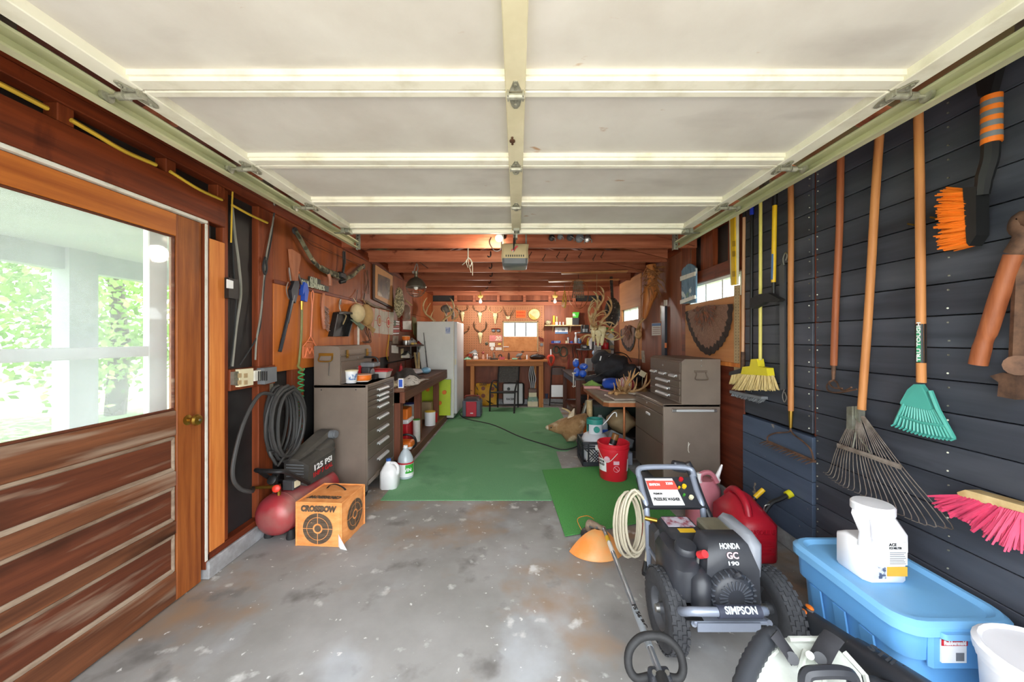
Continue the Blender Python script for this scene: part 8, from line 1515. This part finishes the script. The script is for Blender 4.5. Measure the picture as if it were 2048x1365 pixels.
S().tube(cr([fc + Vector((.0, -.05, .085)), fc + Vector((.01, -.058, .10)), fc + Vector((.03, -.05, .085))], 4), .010, 8).o('pull_handle', 'engine_black', t, True)
text('HONDA', .030, 'print_white', t, (.925, 1.579, .495), (R(66), 0, 0), wx=.085); text('GC', .034, 'label_pink', t, (.93, 1.563, .463), (R(66), 0, 0), wx=.05); text('190', .020, 'print_white', t, (.925, 1.551, .437), (R(66), 0, 0), wx=.045)
S().loft([ring(.68, .80, 1.55, 1.80, .27, .03), ring(.68, .80, 1.55, 1.82, .40, .03), ring(.70, .80, 1.60, 1.82, .43, .03)]).o('oil_side_tank', 'engine_black', t, True, ang=50); S().loft([ring(.745, .835, 1.51, 1.62, .26, .03), ring(.745, .835, 1.51, 1.62, .37, .03), ring(.765, .825, 1.54, 1.61, .40, .025)]).o('front_tank', 'engine_black', t, True, ang=50)
S().lathe([(.03, 0), (.032, .015), (.048, .02), (.05, .05), (.042, .062), (.001, .065)], (.768, 1.66, .405), 20, (R(12), 0, 0)).o('fuel_cap', 'engine_black', t, True)
S().loft([ring(.745, .92, 1.74, 1.95, .36, .02), ring(.745, .92, 1.73, 1.95, .42, .02), ring(.755, .91, 1.76, 1.94, .45, .02)]).o('air_cleaner', 'engine_black', t, True, ang=50); S().bb(.765, .90, 1.83, 1.925, .4505, .453).o('warning_decal', mat('decal', '#b9b4c0', .5, c2='#8a3a48', scale=26, lo=.4, hi=.55), t); S().bb(.80, .88, 1.775, 1.81, .4505, .4525).o('yellow_decal', 'tool_yellow', t)
S().bb(.93, 1.045, 1.73, 1.89, .36, .475, .015, 2).o('muffler', mat('muffler', '#a9a690', .35, .7, var=.1), t); S().loft([ring(1.05, 1.14, 1.66, 1.95, .30, .03), ring(1.05, 1.14, 1.66, 1.95, .44, .03), ring(1.06, 1.12, 1.70, 1.92, .48, .03)]).o('gas_tank', mat('tank_grey', '#9a9ea6', .4, var=.05), t, True, ang=50)
S().cyl((.805, 1.60, .445), (.812, 1.565, .47), .016, n=12).o('choke_lever', mat('lever_red', '#d8363a', .4), t, True); S().tube([(.80, 1.60, .44), (.795, 1.60, .36)], .006, 6).o('linkage', 'steel', t); S().bb(.69, .76, 1.475, 1.60, .251, .2535).o('side_decal', 'black', t); S().cyl((.70, 1.98, .42), (.755, 1.95, .42), .012, n=10).o('outlet_fitting', 'brass', t, True); S().bb(.72, .80, 1.88, 2.0, .25, .40, .02).o('pump', 'darkgrey', t)
mat('hose_beige', '#b9b09a', .5, var=.08); hc = Vector((.648, 2.06, .375)); pts = []
for i in range(6 * 24): a = 2 * PI * i / 24 + PI / 2; kk = i // 24; pts.append(hc + Vector(((.062 + .003 * (kk % 3)) * math.cos(a) - .008 * kk + .02, -.045 + .016 * kk, (.165 + .012 * ((kk * 2) % 3)) * math.sin(a) - .01 * kk)))
S().tube(pts, .0075, 7).o('hose_coil', 'hose_beige', t, True); S().tube(cr([hc + Vector((.065, -.06, .02)), hc + Vector((.07, -.06, -.12)), hc + Vector((.062, -.06, -.20))], 4), .0075, 7).o('hose_end', 'hose_beige', t, True); S().cyl(hc + Vector((.062, -.06, -.20)), hc + Vector((.058, -.06, -.255)), .010, .017, 10).cyl(hc + Vector((.058, -.06, -.255)), hc + Vector((.058, -.06, -.275)), .018, n=10).o('connector', 'black', t, True)

# ---- string trimmer
t = T('string_trimmer', 'string trimmer with orange guard and black loop handle on the floor', 'string trimmer', (.55, 2.0, 0))
h0 = Vector((.505, 2.52, .10)); s0 = Vector((.575, 2.40, .14)); s1 = Vector((.497, 1.26, .235)); S().tube([h0, s0.lerp(h0, .4), s0, s1, s1 + (s1 - s0) * .25], .0125, 10).o('shaft', mat('alu', '#a9b1b9', .35, .8, var=.06), t, True); S().cyl(s0.lerp(s1, .62), s0.lerp(s1, .80), .0135, n=12).o('black_band', 'engine_black', t, True) if False else None
dr_ = (s1 - s0).normalized()
for f0, f1, m in ((.10, .16, 'tool_yellow'), (.17, .27, 'paper'), (.52, .60, 'alu')): S().cyl(s0 + (s1 - s0) * f0, s0 + (s1 - s0) * f1, .0130, n=12).o('sleeve_label', m, t, True)
S().cyl(s0 + (s1 - s0) * .70, s0 + (s1 - s0) * .90, .0132, n=12).o('sleeve', mat('sleeve_grey', '#9ba3aa', .4), t, True); text('FS 56 RC', .022, 'black', t, s0 + (s1 - s0) * .76 + Vector((0.002, .002, .0145)), (R(8), 0, R(-86)), wx=.13)
S().lathe([(.02, 0), (.055, .006), (.06, .03), (.05, .05), (.02, .06)], h0 + Vector((-.0, .02, -.095)), 18).o('line_head', 'darkgrey', t, True); S().tube(cr([h0 + Vector((0, .02, -.04)), h0 + Vector((.005, .01, .01)), h0 + Vector((.04, -.05, .02)), s0 + Vector((0, 0, 0))], 4), [.028] * 5 + [.024] * 4 + [.018] * 4, 10).o('gear_head', 'weathered', t, True)
def shield(u, v): a = R(200 + 130 * u); r_ = .03 + .15 * v; c = h0 + Vector((.045, -.09, -.02)); return c + Vector((r_ * math.cos(a) * 1.05 - .03 * v, r_ * math.sin(a) * .95, .045 - .10 * v * v - .02 * v))
S().grid(shield, 14, 8, (0, 0, .006)).o('guard', mat('guard_orange', '#e0833a', .5, c2='#c9975e', scale=8), t, True); S().tube(cr([h0 + Vector((-.05, .04, -.05)), h0 + Vector((-.07, .09, .0)), h0 + Vector((0, .10, .02)), h0 + Vector((.05, .09, .0))], 4), .0018, 4).o('cutting_line', 'orange', t)
hc2 = s0 + (s1 - s0) * .985; lp_ = []
for x, z in ((-.03, -.03), (-.075, -.035), (-.098, .0), (-.09, .055), (-.05, .095), (0, .105), (.05, .095), (.088, .055), (.096, .0), (.075, -.035), (.03, -.03)): lp_.append(hc2 + Vector((x, .02 + z * .35, .0 + z * .8 - .01)))
S().tube(cr(lp_, 4), .0145, 10).o('loop_handle', 'rubber', t, True); S().box(hc2 + Vector((0, -.01, -.02)), (.075, .05, .05), (R(10), 0, 0), bev=.01, seg=2).o('handle_clamp', 'engine_black', t)
for x in (-.022, .022): S().cyl(hc2 + Vector((x, -.02, .004)), hc2 + Vector((x, -.022, .012)), .008, n=10).o('clamp_bolt', 'steel', t, True)
S().tube([s1 + dr_ * .01, s1 + dr_ * .32], [.02, .022], 10).o('grip', 'rubber', t, True); S().lathe([(.05, 0), (.06, .02), (.055, .13), (.03, .16)], (.475, .93, .03), 14).o('motor', 'orange', t, True)

# ---- backpack blower
t = T('backpack_blower', 'backpack leaf blower with pale frame lying in front of the washer', 'leaf blower', (1.06, 1.2, 0)); mat('blower_white', '#d5d9d2', .45, c2='#b9bdb4', scale=6); mat('duct', '#33363c', .55, var=.15)
def bk(px, py, d=1.22): return at(px, py, d)
S().poly([bk(1573, 1276, 1.30), bk(1648, 1276, 1.30), bk(1682, 1305, 1.25), bk(1722, 1350, 1.18), bk(1740, 1430, 1.10), bk(1490, 1430, 1.10), bk(1510, 1345, 1.18), bk(1548, 1300, 1.25)], (0, .03, -.03)).o('back_plate', 'blower_white', t)
for pts in ([(1548, 1298), (1500, 1345), (1480, 1430)], [(1682, 1303), (1724, 1350), (1742, 1430)], [(1573, 1277), (1648, 1277)], [(1605, 1300), (1590, 1350), (1585, 1430)], [(1625, 1300), (1640, 1350), (1650, 1430)]): S().tube([bk(x, y, 1.29 - (y - 1277) * .0012) + Vector((0, -.012, .006)) for x, y in pts], .009, 6).o('frame_rib', 'blower_white', t)
S().cyl(bk(1620, 1312, 1.24), bk(1620, 1312, 1.20), .012, n=14).o('latch_boss', 'blower_white', t, True)
for sx_, pts in ((-1, [(1548, 1268), (1562, 1285), (1585, 1318)]), (1, [(1668, 1272), (1655, 1290), (1640, 1318)])): S().tube(cr([bk(x, y, 1.24 - .015 * i) for i, (x, y) in enumerate(pts)], 4), [(.030, .008)] * 9, 8).o('harness_strap', 'cloth_black', t, True); S().cyl(bk(pts[-1][0], pts[-1][1], 1.21), bk(pts[-1][0], pts[-1][1], 1.19), .018, n=14).o('strap_buckle', 'engine_black', t, True)
S().tube(cr([bk(1560, 1272, 1.26), bk(1535, 1278, 1.26), bk(1512, 1310, 1.22), bk(1495, 1345, 1.18), bk(1478, 1400, 1.12)], 6), [.028 + .003 * (i % 2) for i in range(25)], 10).o('pad_roll', 'duct', t, True)
S().tube(cr([bk(1610, 1385, 1.10), bk(1612, 1352, 1.12), bk(1635, 1345, 1.12), bk(1690, 1346, 1.12), bk(1706, 1360, 1.12), bk(1708, 1390, 1.10)], 5), .018, 8).o('lower_handle', 'engine_black', t, True)
S().tube([(1.262, 1.70, .15), (1.264, 1.45, .205), (1.265, 1.33, .235)], .044, 14).o('blower_tube', 'duct', t, True); S().tube([(1.265, 1.345, .232), (1.268, 1.20, .27), (1.27, 1.08, .30)], [.05, .05, .048], 14).o('outer_tube', 'engine_black', t, True); text('STIHL', .035, 'duct', t, (1.255, 1.22, .318), (R(15), 0, R(-75)), wx=.12)
S().tube(cr([(1.075, 1.19, .26), (1.15, 1.22, .24), (1.20, 1.18, .25), (1.25, 1.10, .28)], 4), [.03 + .004 * (i % 2) for i in range(13)], 10).o('flex_elbow', 'duct', t, True); S().tube([(1.275, 1.58, .21), (1.245, 1.50, .20), (1.20, 1.36, .19)], [(.016, .022), (.015, .02), (.014, .018)], 8).o('control_grip', 'greyplastic', t, True); S().sph((1.272, 1.575, .232), (.012, .02, .008), 10, 6).o('stop_switch', 'orange', t, True); S().sph((1.243, 1.57, .215), (.012, .022, .010), 10, 6).o('throttle_trigger', 'orange', t, True)
S().sph((1.30, 1.0, .32), (.05, .07, .04), 12, 8).o('motor_cover', 'blower_white', t, True)

# ================================================================ OUTSIDE THE DOOR: storm frame, porch, trees
t = T('storm_door', 'white storm door frame outside the weathered door glass', 'storm door', (-2.0, 1.6, 0))
S().bb(-2.02, -1.985, 1.955, 2.06, 0, 2.05, .004).o('stile', 'white', t); S().bb(-2.02, -1.985, 1.0, 1.955, 1.305, 1.36, .004).o('mid_rail', 'white', t); S().bb(-2.02, -1.985, 1.0, 1.955, 1.99, 2.06, .004).o('top_rail', 'white', t); S().bb(-2.02, -1.985, 1.0, 1.955, 0, .2, .004).o('bottom_rail', 'white', t)
po = S().bb(-5.2, -1.98, -1.0, 6.0, 2.42, 2.47).o('porch_roof', mat('porch_grey', '#aab0b2', .7, var=.05), tag={'kind': 'structure'}); S().bb(-5.2, -5.05, -1.0, 6.0, 2.18, 2.42).o('beam', 'porch_grey', po)
for y in (4.05, 1.2): S().bb(-5.2, -5.0, y, y + .28, -.15, 2.42).o('post', 'porch_grey', po)
S().bb(-5.2, -1.98, -1.0, 6.0, -.2, -.03).o('porch_floor', 'driveway', po)
mat('bark', '#5d5046', .9, var=.2)
def tree(lab, x, y, z0, h, rad, n, m, seed):
    q = random.Random(seed); t = T('tree', lab, 'tree', (x, y, -.15)); S().tube(cr([(x, y, -.15), (x + .1, y, h * .3), (x - .1, y + .1, h * .6), (x, y, h)], 4), [.16] * 5 + [.12] * 4 + [.08] * 4, 8).o('trunk', 'bark', t, True); s = S(); cl_ = [(x + q.uniform(-rad, rad), y + q.uniform(-rad, rad), z0 + q.uniform(0, h - z0)) for _ in range(60)]
    V = []; Q = []
    for i in range(n):
        c = Vector(cl_[q.randrange(60)]) + Vector([q.gauss(0, .33) for _ in range(3)]); a = Vector([q.uniform(-1, 1) for _ in range(3)]).normalized() * .075; b = a.orthogonal().normalized() * .045; k = len(V); V += [c - a, c + b, c + a, c - b]; Q.append([k, k + 1, k + 2, k + 3])
    s.v = V; s.f = Q; s.o('foliage', m, t, kind='stuff', fix=False)
mat('leaf', '#8fb85a', .6, c2='#5c8a34', scale=2, detail=3); mat('leaf2', '#a6c468', .6, c2='#6f9a40', scale=2, detail=3)
tree('broad green tree filling the left of the door glass', -8.6, 3.2, .9, 4.6, 1.7, 6500, 'leaf', 1); tree('lighter green tree right of the porch post', -8.2, 7.4, .8, 4.4, 1.6, 6500, 'leaf2', 2); tree('green tree behind the first one across the lawn', -12.5, 6.5, .9, 6, 2.2, 6500, 'leaf', 3)
lump(-8.6, 3.6, .25, 1.0, .9, .55, 'covered_mound', 71, mat('cover', '#9fb0bd', .6, var=.08)); _o = [o for o in COL.objects if o.name.startswith('covered_mound')][-1]; _o['label'] = 'pale blue-grey covered mound on the lawn outside'; _o['category'] = 'cover'  # one draped mound, no grill modelled under the cover
